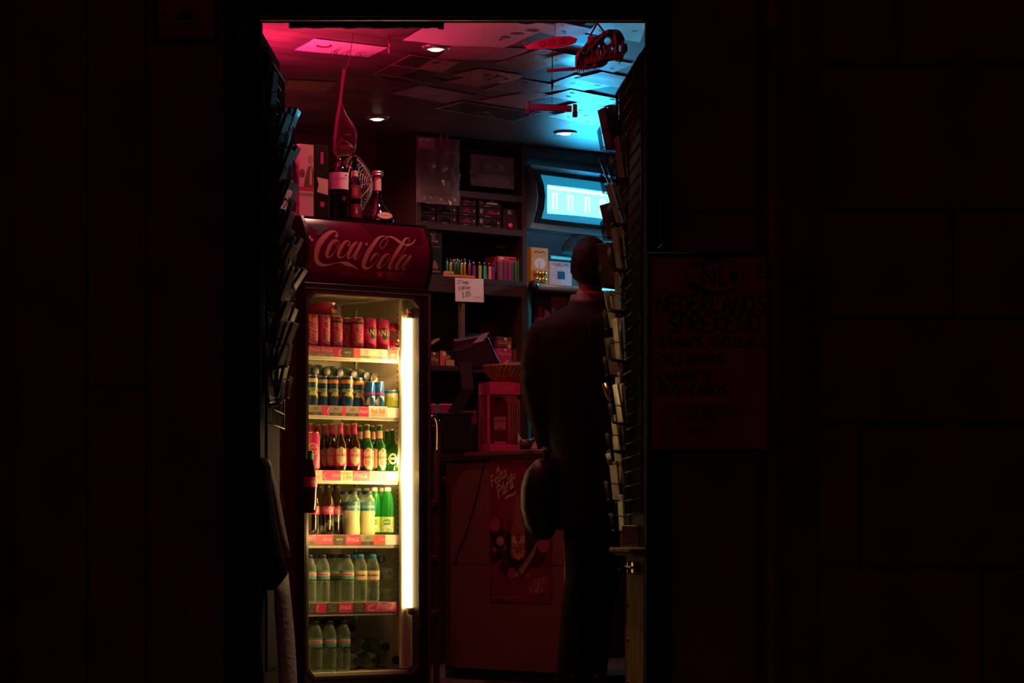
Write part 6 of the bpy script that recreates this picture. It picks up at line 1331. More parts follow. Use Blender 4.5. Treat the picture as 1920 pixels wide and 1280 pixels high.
# jacket: torso shell with hem, sleeves and collar
mb = MB()
hem = mp(0, 992)[2]
L_ = lambda py, l, r, dy=0, d=.16: (((l+r)/2-1105)/ms, .02+dy, mp(0, py)[2], (r-l)/2/ms, d)
rings = [L_(994, 1043, 1180, 0, .185), L_(960, 1040, 1182, 0, .18), L_(900, 1042, 1182, 0, .175), L_(850, 1036, 1184, 0, .17), L_(800, 1024, 1186, 0, .165), L_(740, 1012, 1192, 0, .165), L_(690, 1006, 1198, 0, .165), L_(640, 1002, 1200, 0, .16), L_(612, 1006, 1200, 0, .145), L_(598, 1018, 1190, 0, .13), L_(587, 1036, 1176, 0, .11), L_(574, 1062, 1150, .0, .09), L_(563, 1072, 1144, .0, .08)]
mb.loft(rings, jk, n=44, ex=.85, fold=.035, seed=2)
SL = [mp(1034, 618, .02), mp(1014, 650, .0), mp(1006, 700, -.015), mp(1010, 745, -.02), mp(1020, 790, .0), mp(1028, 828, .04)]
mb.tube(catmull(SL, 4), [(.078, .070, .066, .062, .056, .050)[min(5, i//4)]*(1+.05*noise.noise(Vector((i*1.3, 2, 5)))) for i in range(21)], jk, 18)
SR = [(.17, .01, 1.50), (.225, .0, 1.36), (.24, .02, 1.22), (.20, .20, 1.13), (.135, .33, 1.105)]
mb.tube(catmull(SR, 4), [.092-.036*i/16+.005*math.sin(i*2.6) for i in range(17)], jk, 16)
mb.build('jacket', man, mods=[('REMESH', {'mode': 'VOXEL', 'voxel_size': .009, 'use_smooth_shade': True}), ('SMOOTH', {'factor': .5, 'iterations': 3})])
mb = MB(); P = []
for i in range(25):
    a = 2*PI*i/24
    P.append((mp(1106, 0)[0]+.078*math.cos(a), .02+.080*math.sin(a)))
cz = mp(0, 560)[2]; V = []
for i, (x, y) in enumerate(P):
    sag = .012*math.sin(i/24*2*PI); V += [(x*1.22-mp(1106, 0)[0]*.22, y*1.15, cz-.035+sag), (x, y, cz+.018), (x*.9+mp(1106, 0)[0]*.1, y*.9, cz+.012)]
mb.add(V, [(3*i+k, 3*i+3+k, 3*i+4+k, 3*i+1+k) for i in range(24) for k in (0, 1)], mat('collar_cloth', (.05, .018, .022), .6), True); mb.build('collar', man, mods=[('SOLIDIFY', {'thickness': .004})])
# centre back seam and vent of the jacket
mb = MB(); mb.tube([mp(1105, y, -.150) for y in (600, 680, 760, 840)], .0025, jk, 5); mb.build('back_seam', man)
mb = MB()
T_ = lambda py, l, r, dy=0.0, d=.1: (((l+r)/2-1105)/ms, dy, mp(0, py)[2], (r-l)/2/ms, d)
mb.loft([T_(1284, 1040, 1090, -.02, .07), T_(1240, 1044, 1098, -.02, .075), T_(1180, 1050, 1104, 0, .08), T_(1130, 1054, 1108, .01, .085), T_(1080, 1060, 1112, .0, .095), T_(1030, 1058, 1116, 0, .11), T_(980, 1056, 1120, 0, .12)], tr, n=26, fold=.07, seed=1)
mb.loft([T_(1284, 1088, 1136, .02, .07), T_(1240, 1092, 1142, .02, .075), T_(1180, 1096, 1150, .01, .08), T_(1130, 1098, 1154, .01, .085), T_(1080, 1100, 1160, .0, .095), T_(1030, 1098, 1164, 0, .11), T_(980, 1096, 1164, 0, .12)], tr, n=26, fold=.07, seed=5)
mb.loft([T_(1010, 1060, 1162, 0, .12), T_(960, 1056, 1164, 0, .125), T_(900, 1060, 1160, 0, .12)], tr, n=26)
mb.build('trousers', man, mods=[('REMESH', {'mode': 'VOXEL', 'voxel_size': .010, 'use_smooth_shade': True}), ('SMOOTH', {'factor': .5, 'iterations': 2})])
for x, y in ((mp(1072, 0)[0], -.02), (mp(1118, 0)[0], .02)):
    mb = MB(); mb.loft([(x, y+.06, .001, .048, .145), (x, y+.06, .02, .05, .148), (x, y+.05, .05, .045, .13), (x, y+.0, .085, .042, .075), (x, y-.01, .10, .04, .06)], shoe, n=20, ex=.8); mb.build('shoe', man)
# his bag
t = thing('shoulder_bag', 'black soft bag with long strap hanging from the hand of the customer', 'bag', ((1020-960)/ms, MY-.0, mp(0, 935)[2]))
bm_ = mat('black_bag_leather', (.007, .0065, .004), .45, var=.3, scale=15, bump=.6, spec=.35)
def bp(px, py, dy=0): return ((px-1020)/ms, dy, (935-py)/ms)
rg = []
for py, l, r, d in ((1012, 1006, 1028, .02), (1004, 996, 1038, .05), (985, 984, 1046, .07), (950, 976, 1050, .08), (915, 976, 1050, .08), (885, 984, 1048, .075), (868, 998, 1044, .05), (860, 1010, 1040, .025)):
    rg.append((((l+r)/2-1020)/ms, -.02, (935-py)/ms, (r-l)/2/ms, d))
mb = MB(); mb.loft(rg, bm_, n=30, ex=.8, fold=.08, seed=4); mb.build('bag_body', t)
mb = MB(); q = [bp(1020, 866, -.03), bp(1022, 845, -.0), mp(1033, 826, .06), bp(1036, 850, .0), bp(1038, 868, -.01)]
q[2] = (LW[0]+(1105-1020)/ms, LW[1]+.02, LW[2]-mp(0, 935)[2]-.075)
mb.tube(catmull(q, 6), .006, bm_, 6, flat=1.6); mb.build('strap', t)
mb = MB(); mb.tube(catmull([bp(1000, 874, -.04), bp(986, 905, -.06), bp(984, 945, -.075), bp(992, 985, -.06)], 5), .003, mat('olive_rim_light', (.10, .10, .03), .4), 6)  # olive line paints the yellow-green rim light along the bag edge
mb.build('painted_rim_light', t)
#@@RACKS
# ---------------------------------------------------------------- postcard racks on both door leaves
wirek = mat('rack_wire', (.035, .028, .025), .4, .8)
cardm = [mat('card_edge_%s' % k, c, .42, var=.25, scale=30, coat=.05, spec=.3) for k, c in (('cream', (.22, .155, .10)), ('tan', (.22, .12, .07)), ('blue', (.14, .28, .33)), ('rose', (.26, .12, .10)), ('dark', (.10, .05, .04)))]
def rack(name, label, dobj, x0, x1, z0, z1, side, pockets, grp, sname, wsurf):
    """grid panel fixed to a door leaf; local x along the leaf, local y*side out of it"""
    t = thing(name, label, 'rack', dobj.location, dobj.rotation_euler[2]); y = side*.012
    mb = MB()
    n1 = int((x1-x0)/.05); n2 = int((z1-z0)/.05)
    for i in range(n1+1): x = x0+(x1-x0)*i/n1; mb.tube([(x, y, z0), (x, y, z1)], .0022, wirek, 5)
    for i in range(n2+1): z = z0+(z1-z0)*i/n2; mb.tube([(x0, y+.004*side, z), (x1, y+.004*side, z)], .0022, wirek, 5)
    mb.tube([(x0, y, z0), (x1, y, z0), (x1, y, z1), (x0, y, z1)], .005, wirek, 6, closed=True); mb.build('grid_panel', t)
    protos = {}
    for k, (xc, zc, hh, lean, tw, cm, nc) in enumerate(sorted(pockets, key=lambda q: -q[1])):
        w2 = .052; d = .030+.012*nc; mb = MB(); yy = y
        for q in (0, 1):
            zz = zc-hh*.5+q*hh*.42
            mb.tube([(xc-w2, yy, zz), (xc-w2, yy+side*d, zz+.01), (xc+w2, yy+side*d, zz+.01), (xc+w2, yy, zz)], .0018, wirek, 5)
        for q in (-1, -.33, .33, 1):
            mb.tube([(xc+q*w2, yy, zc-hh*.5), (xc+q*w2, yy+side*d, zc-hh*.5+.01), (xc+q*w2, yy+side*(d+.012), zc+hh*.05)], .0018, wirek, 5)
        mb.build('wire_pocket', t)
        M = dobj.matrix_basis
        for c in range(nc):
            key = (round(hh, 2), (cm+(c % 2)*3*(c > 0)) % 5)
            h2 = round(hh, 2)
            if key not in protos:
                th_ = .0055 if side < 0 else .0035; m2 = MB(); m2.box((-.046, -th_, 0), (.046, th_, h2), cardm[key[1]], .001)
                m2.box((-.044, th_, .002), (.044, th_+.0002, h2-.004), cardm[4], 0); m2.box((-.044, -th_-.0002, .002), (.044, -th_, h2-.004), cardm[4], 0)
                o = m2.build('postcard'); protos[key] = o; o['first'] = 1
            else: o = protos[key].copy(); COL.objects.link(o)
            lw_ = Vector((xc, yy+side*(.010+.0125*c), zc-hh*.5+.008))
            rz_ = dobj.rotation_euler[2]; cz_, sz_ = math.cos(rz_), math.sin(rz_)
            o.location = dobj.location+Vector((lw_.x*cz_-lw_.y*sz_, lw_.x*sz_+lw_.y*cz_, lw_.z))
            o.rotation_euler = (-side*(lean+.06*c), 0, rz_+tw)
            tag(o, 'postcards, %s layer of the %s pocket from the top, %s wire rack' % (ordw(c), ordw(k), sname), 'postcard', grp)
    for o in protos.values():
        if 'first' in o: del o['first']
    return t
# pockets: along leaf, height, card height, lean outwards, twist, material, cards
def pk(dobj, px, py, side):
    """the place on a leaf seen at a pixel"""
    a = dobj.rotation_euler[2]; u = Vector((math.cos(a), math.sin(a), 0)); v = Vector((-u.y, u.x, 0)); o = Vector(dobj.location)
    r = Vector(((px-CX)/F, 1, (HY-py)/F)); off = o+v*side*.03; t_ = (off-CAMV).dot(v)/r.dot(v); p = CAMV+r*t_; return (p-o).dot(u), p.z
RP = []
for px, py, hh, lean, tw, cm, nc in ((1153, 245, .15, .10, .2, 1, 3), (1168, 300, .15, .05, .1, 3, 2), (1150, 330, .14, .30, -.1, 3, 2), (1166, 385, .15, .25, .1, 4, 2), (1152, 418, .13, .20, .3, 1, 2), (1166, 470, .15, .10, .1, 1, 2), (1154, 500, .16, .10, .4, 3, 3), (1162, 550, .14, -.05, .1, 4, 2), (1156, 585, .14, .15, .2, 0, 2), (1164, 640, .15, .05, .1, 2, 2), (1157, 672, .14, .12, .3, 0, 2), (1158, 735, .13, .05, .1, 1, 1), (1168, 760, .14, .10, .1, 0, 2), (1162, 815, .13, .08, .1, 0, 2), (1158, 848, .11, .12, .2, 3, 1), (1160, 905, .14, .05, .2, 0, 2), (1163, 965, .13, .05, .1, 2, 1)):
    x, z = pk(D2, px, py, 1); RP.append((min(max(x, .08), .86), z, hh, lean, tw, cm, nc))
rack('wire_card_rack', 'tall black wire card rack hung on the right door leaf', D2, .0, .93, .74, 2.30, 1, RP, 'postcards in the right wire rack', 'right', 0)
LPk = []
for px, py, hh, lean, tw, cm, nc in ((497, 150, .13, .1, 0, 4, 1), (500, 235, .14, .3, 0, 2, 2), (520, 245, .15, .25, .1, 2, 3), (500, 300, .13, .25, 0, 4, 3), (521, 308, .13, .3, .1, 2, 3), (501, 362, .13, .25, 0, 1, 3), (521, 380, .13, .25, .1, 0, 3), (500, 418, .13, .25, 0, 4, 3), (519, 430, .12, .3, .1, 2, 2), (498, 478, .14, .45, 0, 0, 2), (521, 480, .14, .35, .1, 4, 3), (500, 535, .13, .25, 0, 1, 3), (522, 535, .14, .45, .1, 3, 3), (498, 592, .14, .3, 0, 0, 2), (502, 640, .16, .25, 0, 0, 3), (521, 620, .16, .30, .1, 0, 2), (520, 710, .15, .15, .1, 3, 2), (500, 712, .15, -.1, 0, 2, 1)):
    x, z = pk(D1, px, py, -1); LPk.append((min(max(x, .06), .60), z, hh, lean, -.10+.5*tw, cm, nc))
rack('wire_card_rack', 'tall black wire card rack hung on the left door leaf', D1, .0, .64, 1.05, 2.30, -1, LPk, 'postcards in the left wire rack', 'left', 0)
# white lit guide booklet and brass tube among the cards
o = MB(); o.box((-.045, -.003, 0), (.045, .003, .15), mat('glossy_white_card', (.85, .8, .75), .15), .001); c = o.build('guide_booklet', loc=at(500, 500, 10.33)+Vector((0, 0, 0)), rz=D1.rotation_euler[2]-.5); c.rotation_euler = (.55, .1, c.rotation_euler[2])
tag(c, 'glossy white booklet catching the light halfway up the left rack', 'booklet')
o = MB(); o.tube([(0, 0, 0), (-.022, .0, .062)], .011, brass, 14); tag(o.build('brass_tube', loc=at(1145, 750, 10.8)), 'short brass coloured tube sticking out of the right rack beside the man', 'tube')
o = MB(); o.tube([(0, 0, 0), (-.010, .0, .042)], [.008, .009], mat('ivory_plastic', (.65, .5, .22), .35), 12); tag(o.build('ivory_handle', loc=at(1145, 872, 10.6)), 'ivory coloured handle end sticking out low in the right rack', 'handle')
# number plate on the bottom of the right rack
v = at(1166, 1024, 10.35); w2_ = at(1198, 985, 10.35)
mb = MB(); mb.box((0, 0, 0), (w2_.x-v.x, .004, (w2_.z-v.z)), mat('dull_brass', (.45, .33, .13), .4, .7), .001); mb.T = Matrix(((1,0,0,0),(0,0,-1,0),(0,1,0,0),(0,0,0,1)))
for k in range(5): mb.rect2(.008+.009*k, .008, .013+.009*k, .018, darkcard)
mb.poly2([(.026, .022), (.036, .022), (.031, .032)], darkcard); tag(mb.build('brass_plate', loc=v), 'dull brass plate with worn characters at the foot of the right rack', 'plate')
# hanging clothes and brass hasp at the left leaf
dkcloth = mat('black_hanging_cloth', (.006, .005, .005), .9, bump=.2)
def draped(name, label, cat, Y, rows, m, d, seed, fold=.08):
    z0 = at(0, rows[-1][0], Y).z; x0 = at((rows[-1][1]+rows[-1][2])/2, 0, Y).x
    rg = []
    for py, l, r in rows[::-1]:
        a = at(l, py, Y); b = at(r, py, Y); rg.append(((a.x+b.x)/2-x0, 0, a.z-z0, max((b.x-a.x)/2, .004), d*(.5 if py == rows[-1][0] else 1)))
    mb = MB(); mb.loft(rg, m, n=26, fold=fold, seed=seed); return tag(mb.build(name, loc=(x0, Y, z0)), label, cat)
draped('hanging_jacket', 'black garment hanging in front of the left door post below the card rack', 'garment', 9.90, [(858, 484, 500), (875, 480, 508), (920, 478, 510), (980, 478, 519), (1040, 480, 531), (1075, 482, 540), (1095, 488, 526), (1106, 500, 514)], dkcloth, .04, 1)
draped('pale_sleeve', 'pale striped sleeve hanging behind the black garment at the left', 'garment', 10.20, [(862, 500, 506), (890, 502, 514), (930, 508, 524), (980, 516, 533), (1020, 524, 541), (1044, 530, 546)], mat('grey_pale_cloth', (.50, .42, .36), .85, var=.2, bump=.2), .02, 2)
draped('pale_towel', 'long pale grey towel hanging under the black garment beside the cooler', 'towel', 10.30, [(1072, 512, 540), (1120, 514, 545), (1180, 517, 551), (1240, 521, 555), (1300, 524, 558), (1360, 526, 560)], mat('pale_towel_cloth', (.66, .58, .50), .9, var=.12, scale=60, bump=.3), .03, 3, .10)
draped('dark_cloth_strip', 'narrow dark cloth hanging left of the pale towel', 'towel', 9.92, [(1098, 482, 502), (1150, 482, 490), (1220, 483, 492), (1360, 482, 500)], mat('brown_cloth', (.08, .05, .03), .85), .015, 6)
mb = MB(); f_ = lambda px, py: (at(px, py, 10.3).x-at(476, 850, 10.3).x, 0, at(px, py, 10.3).z-at(476, 850, 10.3).z)
mb.tube([f_(476, 850), f_(476, 758)], .003, brass, 6); mb.tube([f_(497, 845), f_(498, 690)], .003, brass, 6); mb.tube(catmull([f_(480, 770), f_(492, 765), f_(500, 790), f_(490, 830)], 4), .003, brass, 6); mb.tube([f_(476, 758), f_(498, 768)], .002, brass, 5); tag(mb.build('brass_hasp', loc=at(476, 850, 10.3)), 'thin brass frame catching the light below the left card rack', 'hasp')
mb = MB(); mb.tube([(0, 0, 0), (.004, 0, .02), (.0, 0, .04)], [.008, .014, .006], mat('crumpled_foil', (.7, .5, .2), .25, .8), 8); mb.tube([(.012, 0, .0), (.016, 0, .035)], .006, mat('crumpled_foil', (.7, .5, .2), .25, .8), 8)
tag(mb.build('brass_clip', loc=at(484, 865, 10.3)), 'crumpled brass clip above the black garment', 'clip')
# ---------------------------------------------------------------- things on and under the ceiling
def blend(c, k): return tuple(x*k for x in c)
def cpost(name, label, quad, m, art=None, drop=.003, wave=.003, cat='poster', group='posters stuck on the ceiling'):
    Q = [onz(x, y, 2.73-drop-wave*.5) for x, y in quad]; c = sum(Q, Vector())/4; Q = [q-c for q in Q]
    seed = random.random()*50
    def W(u, v, e=0): 
        p = Q[0]*(1-u)*(1-v)+Q[1]*u*(1-v)+Q[2]*u*v+Q[3]*(1-u)*v
        return Vector((p.x, p.y, -drop-wave*(.5+.5*noise.noise(Vector((u*2.2, v*2.2, seed))))-e))
    mb = MB(); n = 10; V = [W(i/n, j/n) for j in range(n+1) for i in range(n+1)]
    mb.add(V, [(j*(n+1)+i, j*(n+1)+i+1, (j+1)*(n+1)+i+1, (j+1)*(n+1)+i) for j in range(n) for i in range(n)], m, True)
    mb.add([(v.x, v.y, v.z+.002) for v in V], [(j*(n+1)+i, (j+1)*(n+1)+i, (j+1)*(n+1)+i+1, j*(n+1)+i+1) for j in range(n) for i in range(n)], m, True)
    mb.warp = lambda p: W(p.x, p.y, .0012+p.z)
    if art: art(mb)
    mb.warp = None
    return tag(mb.build(name, loc=(c.x, c.y, 2.73)), label, cat, group)
def grid(mb, x0, y0, x1, y1, m, z=.0003, k=6):
    V = []; 
    for j in range(k+1):
        for i in range(k+1): V.append((x0+(x1-x0)*i/k, y0+(y1-y0)*j/k, z))
    mb.add(V, [(j*(k+1)+i, j*(k+1)+i+1, (j+1)*(k+1)+i+1, (j+1)*(k+1)+i) for j in range(k) for i in range(k)], m)
pw = mat('poster_white', (.85, .80, .76), .35, var=.06); pg = mat('poster_grey_green', (.40, .46, .40), .25, var=.2, scale=6); pt_ = mat('poster_tan', (.52, .40, .30), .35, var=.2, scale=10); pdk_ = mat('poster_dark', (.03, .03, .03), .3); pbl = mat('poster_pale_blue', (.45, .55, .58), .3, var=.1, scale=5)
def blobs(n, m, s=.08, z=.0006, sd=1, rg=(.1, .1, .9, .9)):
    def f(mb):
        r = random.Random(sd)
        for _ in range(n):
            x = r.uniform(rg[0], rg[2]); y = r.uniform(rg[1], rg[3]); k = r.uniform(.4, 1)*s
            mb.poly2([(x+k*r.uniform(.6, 1.2)*math.cos(a*PI/4), y+k*r.uniform(.5, 1.1)*math.sin(a*PI/4)) for a in range(8)], m, z)
    return f
def many(*fs):
    def g_(mb):
        for f in fs: f(mb)
    return g_
def branches(mb):
    r = random.Random(4)
    for k in range(9): x = r.uniform(.45, .95); mb.stroke2([(x, .0, .012), (x+r.uniform(-.08, .08), .3, .008), (x+r.uniform(-.15, .15), r.uniform(.4, .7), .003)], pdk_, .0006)
    mb.stroke2([(.14, .60, .01), (.18, .52, .06), (.26, .50, .10), (.31, .58, .05), (.30, .70, .03), (.27, .72, .01)], fig, .0006); mb.stroke2([(.2, .5, .02), (.19, .42, .01)], fig, .0006); mb.stroke2([(.25, .48, .02), (.25, .40, .01)], fig, .0006)
cpost('ceiling_poster', 'white bird print lit bright pink, nearest the door at the upper left of the ceiling', [(552, 94), (690, 107), (728, 89), (590, 73)], pw, branches)
cpost('ceiling_poster', 'large pink lit blank poster hanging slack next to the front downlight', [(755, 76), (945, 92), (1040, 50), (860, 22)], pw, blobs(6, fig, .07, sd=2, rg=(.75, .3, .95, .8)), .012, .02)
def photos(mb):
    grid(mb, .03, .03, .48, .47, tea); grid(mb, .52, .03, .97, .47, pdk_); grid(mb, .03, .53, .48, .97, dk); grid(mb, .52, .53, .97, .97, pt_)
    blobs(4, pdk_, .06, sd=5, rg=(.1, .6, .9, .9))(mb)
cpost('ceiling_poster', 'picture sheet with four photographs left of the map posters', [(697, 140), (800, 154), (862, 116), (770, 102)], mat('poster_cream2', (.45, .32, .26), .4), photos)
def ams(mb): grid(mb, .0, .0, 1, 1, pdk_, .0002); mb.warp_old = None; mb.text2('AMSTERDAM', .5, .3, .22, pw, .0007, bold=.02, sx=.62); blobs(3, seal, .1, sd=3)(mb)
cpost('ceiling_poster', 'dark strip poster with pale AMSTERDAM letters', [(697, 143), (800, 162), (842, 152), (735, 130)], pdk_, lambda mb: (mb.text2('AMSTERDAM', .48, .30, .30, pt_, .0007, bold=.02, sx=.55), blobs(2, seal, .12, sd=3, rg=(.5, .5, .9, .9))(mb)))
def cracks(mb):
    for P in ([(.05, .5, .01), (.3, .6, .008), (.4, .4, .006)], [(.5, .1, .012), (.62, .5, .010), (.58, .8, .006), (.7, .95, .006)], [(.62, .5, .006), (.9, .55, .004)]): mb.stroke2(P, fig, .0006)
cpost('ceiling_poster', 'worn pinkish map with dark river lines beside the front downlight', [(815, 112), (945, 112), (1000, 92), (850, 84)], mat('poster_rose', (.42, .26, .22), .45, var=.15, scale=8), cracks)
cpost('ceiling_poster', 'grey-green shiny poster between the map and the skull', [(924, 120), (1000, 134), (1092, 105), (1015, 91)], pg, blobs(5, pbl, .06, sd=8))
cpost('ceiling_poster', 'tan sheet of small photographs in the middle of the ceiling', [(845, 141), (930, 156), (980, 141), (900, 129)], pt_, many(blobs(5, pdk_, .09, sd=11), blobs(3, greycard, .08, sd=12)))
cpost('ceiling_poster', 'brown printed sheet overlapping the photograph sheet', [(828, 154), (895, 162), (940, 152), (880, 144)], mat('poster_rose', (.42, .26, .22), .45), blobs(8, fig, .03, sd=13))
cpost('ceiling_poster', 'sheet with two dark map blots left of the cyan glow', [(896, 150), (945, 157), (982, 144), (940, 136)], pw, blobs(4, pdk_, .14, sd=14))
cpost('ceiling_poster', 'long grey sheet running into the cyan glow', [(902, 170), (1010, 175), (1075, 165), (970, 147)], mat('poster_greybrown', (.28, .24, .22), .35, var=.2), blobs(6, greycard, .05, sd=15))
cpost('ceiling_poster', 'plain bluish grey sheet above the shelf unit', [(732, 175), (838, 193), (892, 179), (790, 160)], pg, None)
cpost('ceiling_poster', 'dark landscape print with pale border above the shelf unit', [(812, 204), (965, 229), (1016, 213), (865, 190)], pbl, many(lambda mb: grid(mb, .05, .08, .95, .92, mat('poster_forest', (.035, .06, .045), .3)), blobs(4, greycard, .09, .0006, sd=16, rg=(.3, .2, .8, .8))))
cpost('ceiling_poster', 'tan poster with cyan stripes behind the red clip hanger', [(896, 189), (1000, 206), (1062, 186), (1000, 171)], pt_, many(lambda mb: grid(mb, .6, .35, .98, .97, cyanp, .0004, 4), blobs(2, pbl, .09, .0008, sd=17, rg=(.45, .75, .6, .9))))
cy = [([(1025, 160), (1080, 172), (1160, 160), (1080, 140)], pbl), ([(1085, 120), (1150, 136), (1190, 120), (1120, 108)], pw), ([(1075, 148), (1165, 165), (1200, 150), (1130, 135)], pw), ([(1025, 180), (1130, 200), (1170, 188), (1070, 168)], pbl), ([(1030, 205), (1130, 222), (1160, 205), (1085, 192)], pw), ([(1028, 218), (1110, 236), (1150, 225), (1075, 208)], pbl), ([(1010, 112), (1090, 128), (1130, 112), (1060, 100)], pg), ([(1070, 82), (1110, 90), (1150, 72), (1090, 64)], mat('poster_teal_photo', (.05, .22, .22), .3, var=.4, scale=14)), ([(1100, 62), (1200, 80), (1212, 44), (1130, 34)], pbl), ([(1010, 60), (1075, 75), (1110, 55), (1050, 42)], pw)]
for k, (q, m) in enumerate(cy):
    cpost('ceiling_poster', ['pale blue sheet above the hanging clip bar', 'white sheet just under the skull teeth', 'white sheet running behind the top of the right rack', 'pale blue sheet right of the clip hanger string', 'white sheet behind the red clip hanger', 'pale blue sheet nearest the rear downlight', 'grey-green sheet left of the skull', 'round teal photograph left of the skull', 'pale blue sheet in the upper right corner by the door head', 'white sheet right of the large pink poster'][k], q, m, blobs(3, cyanp if k % 2 else pbl, .07, sd=20+k), .003+.0012*k, .004)
cpost('ceiling_poster', 'torn olive paper edge at the left of the ceiling, above the left rack', [(535, 166), (610, 172), (632, 154), (540, 150)], mat('olive_paper', (.22, .16, .06), .6, var=.3), None)
# red clip hangers on strings
def hanger(Y, pa, pb, th, st, label, clips=True):
    a = at(*pa, Y); b = at(*pb, Y); c = (a+b)/2; t = thing('clip_hanger', label, 'hanger', c); d = (b-a)/2
    rm = mat('red_hanger_bar', (.15, .012, .018), .3); mb = MB(); ang = math.atan2(d.z, d.x); mb.T = Matrix.Rotation(-ang, 4, 'Y'); mb.box((-d.length, -.008, -th), (d.length, .008, th), rm, .003); mb.build('bar', t)
    if clips:
        for s_ in (-1, 1):
            p = d*s_*1.16; mb = MB(); mb.box((p.x-.009, -.014, p.z-.030), (p.x+.009, .014, p.z+.020), mat('clip_brown', (.12, .04, .03), .3), .004); mb.box((p.x-.011, -.016, p.z-.034), (p.x+.011, .016, p.z-.012), black, .003); mb.build('clip', t)
    v = at(*st, Y)-c; mb = MB(); mb.tube([(v.x, 0, .0), (v.x, 0, 2.73-c.z-.002)], .0012, steel, 5); mb.build('string', t)
    return t
hanger(12.6, (996, 200), (1072, 204), .0135, (1035, 150), 'red bar clip hanger with two clips hanging in front of the cyan ceiling')
hanger(12.3, (1025, 133), (1082, 129), .007, (1036, 110), 'thin dark red hanger bar on a string left of the skull', False)
mb = MB(); c = at(1035, 158, 12.6); mb.tube([(0, 0, -.03), (.001, 0, 0), (0, 0, .03)], [.001, .006, .001], black, 8); mb.tube([(0, 0, .03), (0, 0, 2.73-c.z)], .001, black, 4); tag(mb.build('fishing_float', loc=c), 'slender black bob on the string above the red clip hanger', 'bob')
o = MB(); v = onz(729, 66, 2.73); o.tube([(0, 0, -.003), (.004, 0, -.075)], .006, mat('rose_metal', (.5, .15, .18), .25, .8), 10); tag(o.build('ceiling_peg', loc=v), 'short rose metal peg sticking down from the ceiling beside the front downlight', 'peg')
# red fretwork fish ornament
t = thing('fretwork_ornament', 'crimson fretwork fish shaped ornament hanging left of the dinosaur skull', 'ornament', at(1035, 80, 11.6)); c0 = Vector(t.location)
fp = lambda px, py: ((px-1035)/5600*11.6, (80-py)/5600*11.6)
P = [fp(984, 88), fp(995, 83), fp(1015, 74), (fp(1040, 69)), fp(1068, 68), fp(1083, 73), fp(1080, 80), fp(1060, 88), fp(1035, 91), fp(1010, 92), fp(990, 92)]
fr_ = mat('crimson_fretwork', (.20, .01, .03), .35); mb = MB(); mb.prism(P[::-1], -.004, .004, fr_); mb.T = Matrix(((1,0,0,0),(0,0,-1,-.004),(0,1,0,0),(0,0,0,1)))
for px, py in ((1017, 83), (1035, 80), (1055, 78)):
    x, y = fp(px, py)
    for k in range(10): a = 2*PI*k/10; mb.circ2(x+.0125*math.cos(a), y+.0095*math.sin(a), .0024, pdk_)
    mb.circring2(x, y, .006, .0015, pdk_)
for k in range(24): x, y = fp(1000+k*3.2, 76+random.uniform(-3, 12)); mb.circ2(x, y, .0014, pdk_)
mb.build('fretwork_body', t); mb = MB()
for k in range(4): mb.tube([(fp(990, 0)[0], 0, fp(0, 88)[1]), (fp(980+k*3, 0)[0], .01*(k-1), fp(0, 80+k*5)[1])], .002, fr_, 5)
mb.tube([(fp(1040, 0)[0], 0, fp(0, 70)[1]), (fp(1042, 0)[0], 0, 2.73-c0.z)], .001, steel, 4); mb.build('tassel', t)
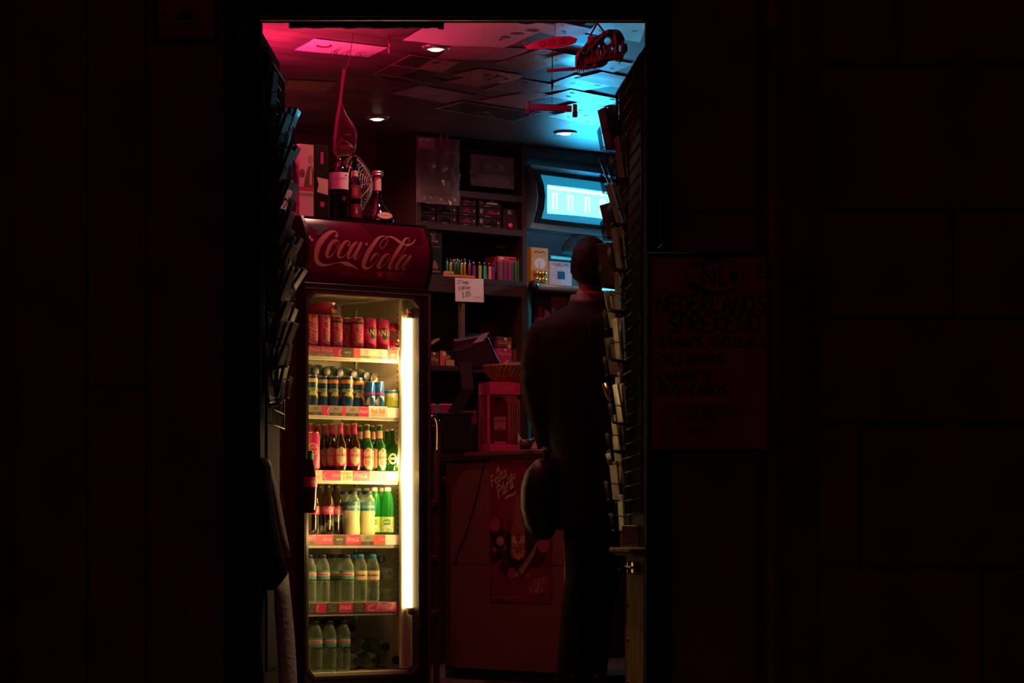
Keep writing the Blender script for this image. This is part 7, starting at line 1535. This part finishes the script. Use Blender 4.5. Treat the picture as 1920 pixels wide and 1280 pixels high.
# carved dinosaur skull
Ys = 11.35; c0 = at(1130, 105, Ys)
t = thing('dinosaur_skull', 'brown toothed dinosaur skull model hanging beside the top of the right rack', 'skull', c0)
sk = lambda x, y, dy=0: ((1060+x/10.67-1130)/5600*Ys, dy, (105-(40+y/10.67))/5600*Ys)
bone = mat('carved_bone', (.34, .15, .07), .5, var=.3, scale=30, bump=.3); u_ = Ys/5600/10.67
mb = MB()
OUT = [(205,700),(230,650),(300,570),(380,500),(440,440),(450,330),(490,300),(560,320),(640,310),(700,270),(780,215),(860,180),(1000,175),(1090,210),(1150,290),(1180,350),(1210,420),(1245,560),(1230,610),(1170,650),(1160,720),(1120,810),(1030,790),(920,740),(860,745),(840,830),(790,880),(690,920),(560,930),(400,960),(280,960),(200,950)]
HOLES = [(365,655,42,34),(565,500,20,62),(672,500,32,40),(705,640,26,66),(530,600,26,26),(845,395,72,88),(935,545,36,50),(1092,545,34,92),(1190,420,16,60),(560,710,26,20)]
def inside(x, y):
    c = False
    for k in range(len(OUT)):
        (xa, ya), (xb, yb) = OUT[k], OUT[k-1]
        if (ya > y) != (yb > y) and x < (xb-xa)*(y-ya)/(yb-ya)+xa: c = not c
    return c and not any(((x-h[0])/h[2])**2+((y-h[1])/h[3])**2 < 1 for h in HOLES)
st_ = 18
for iy in range(170, 980, st_):
    for ix in range(190, 1260, st_):
        if inside(ix, iy):
            d_ = .020+.007*noise.noise(Vector((ix/110, iy/110, 2)))+.004*noise.noise(Vector((ix/45, iy/45, 7)))
            a = sk(ix-st_*.62, iy+st_*.62); b = sk(ix+st_*.62, iy-st_*.62); mb.box((a[0], -d_, a[2]), (b[0], d_, b[2]), bone)
for P_ in ([(230, 930), (240, 760), (320, 620), (430, 470)], [(520, 560), (620, 430), (760, 300), (880, 230)], [(400, 880), (600, 830), (800, 770), (1000, 740), (1130, 740)], [(980, 230), (1020, 420), (1010, 640)]):
    mb.tube(catmull([sk(x, y, -.020) for x, y in P_], 4), 30*u_, bone, 8); mb.tube(catmull([sk(x, y, .020) for x, y in P_], 4), 30*u_, bone, 8)
mb.build('skull_bone', t, mods=[('REMESH', {'mode': 'VOXEL', 'voxel_size': .0016, 'use_smooth_shade': True}), ('SMOOTH', {'factor': .5, 'iterations': 4})])
for k in range(14):
    x = 235+k*38; y = 965-k*8; ln = (110, 120, 100, 130, 80, 60, 90, 100, 80, 95, 70, 75, 55, 50)[k]
    for dy in (-.02,):
        mb = MB(); mb.tube([sk(x, y-40, dy), sk(x+8, y+ln*.4, dy), sk(x+26, y+ln, dy)], [14*u_, 11*u_, 1.5*u_], bone, 7); mb.build('tooth', t)
mb = MB(); top = 2.73-c0.z; a = sk(475, 320); b = sk(780, 215); c = sk(640, 40); mb.tube([a, c, (c[0], 0, top)], .0035, mat('dark_red_cord', (.12, .015, .02), .6), 6); mb.tube([b, c], .0035, mat('dark_red_cord', (.12, .015, .02), .6), 6); mb.build('cord', t)
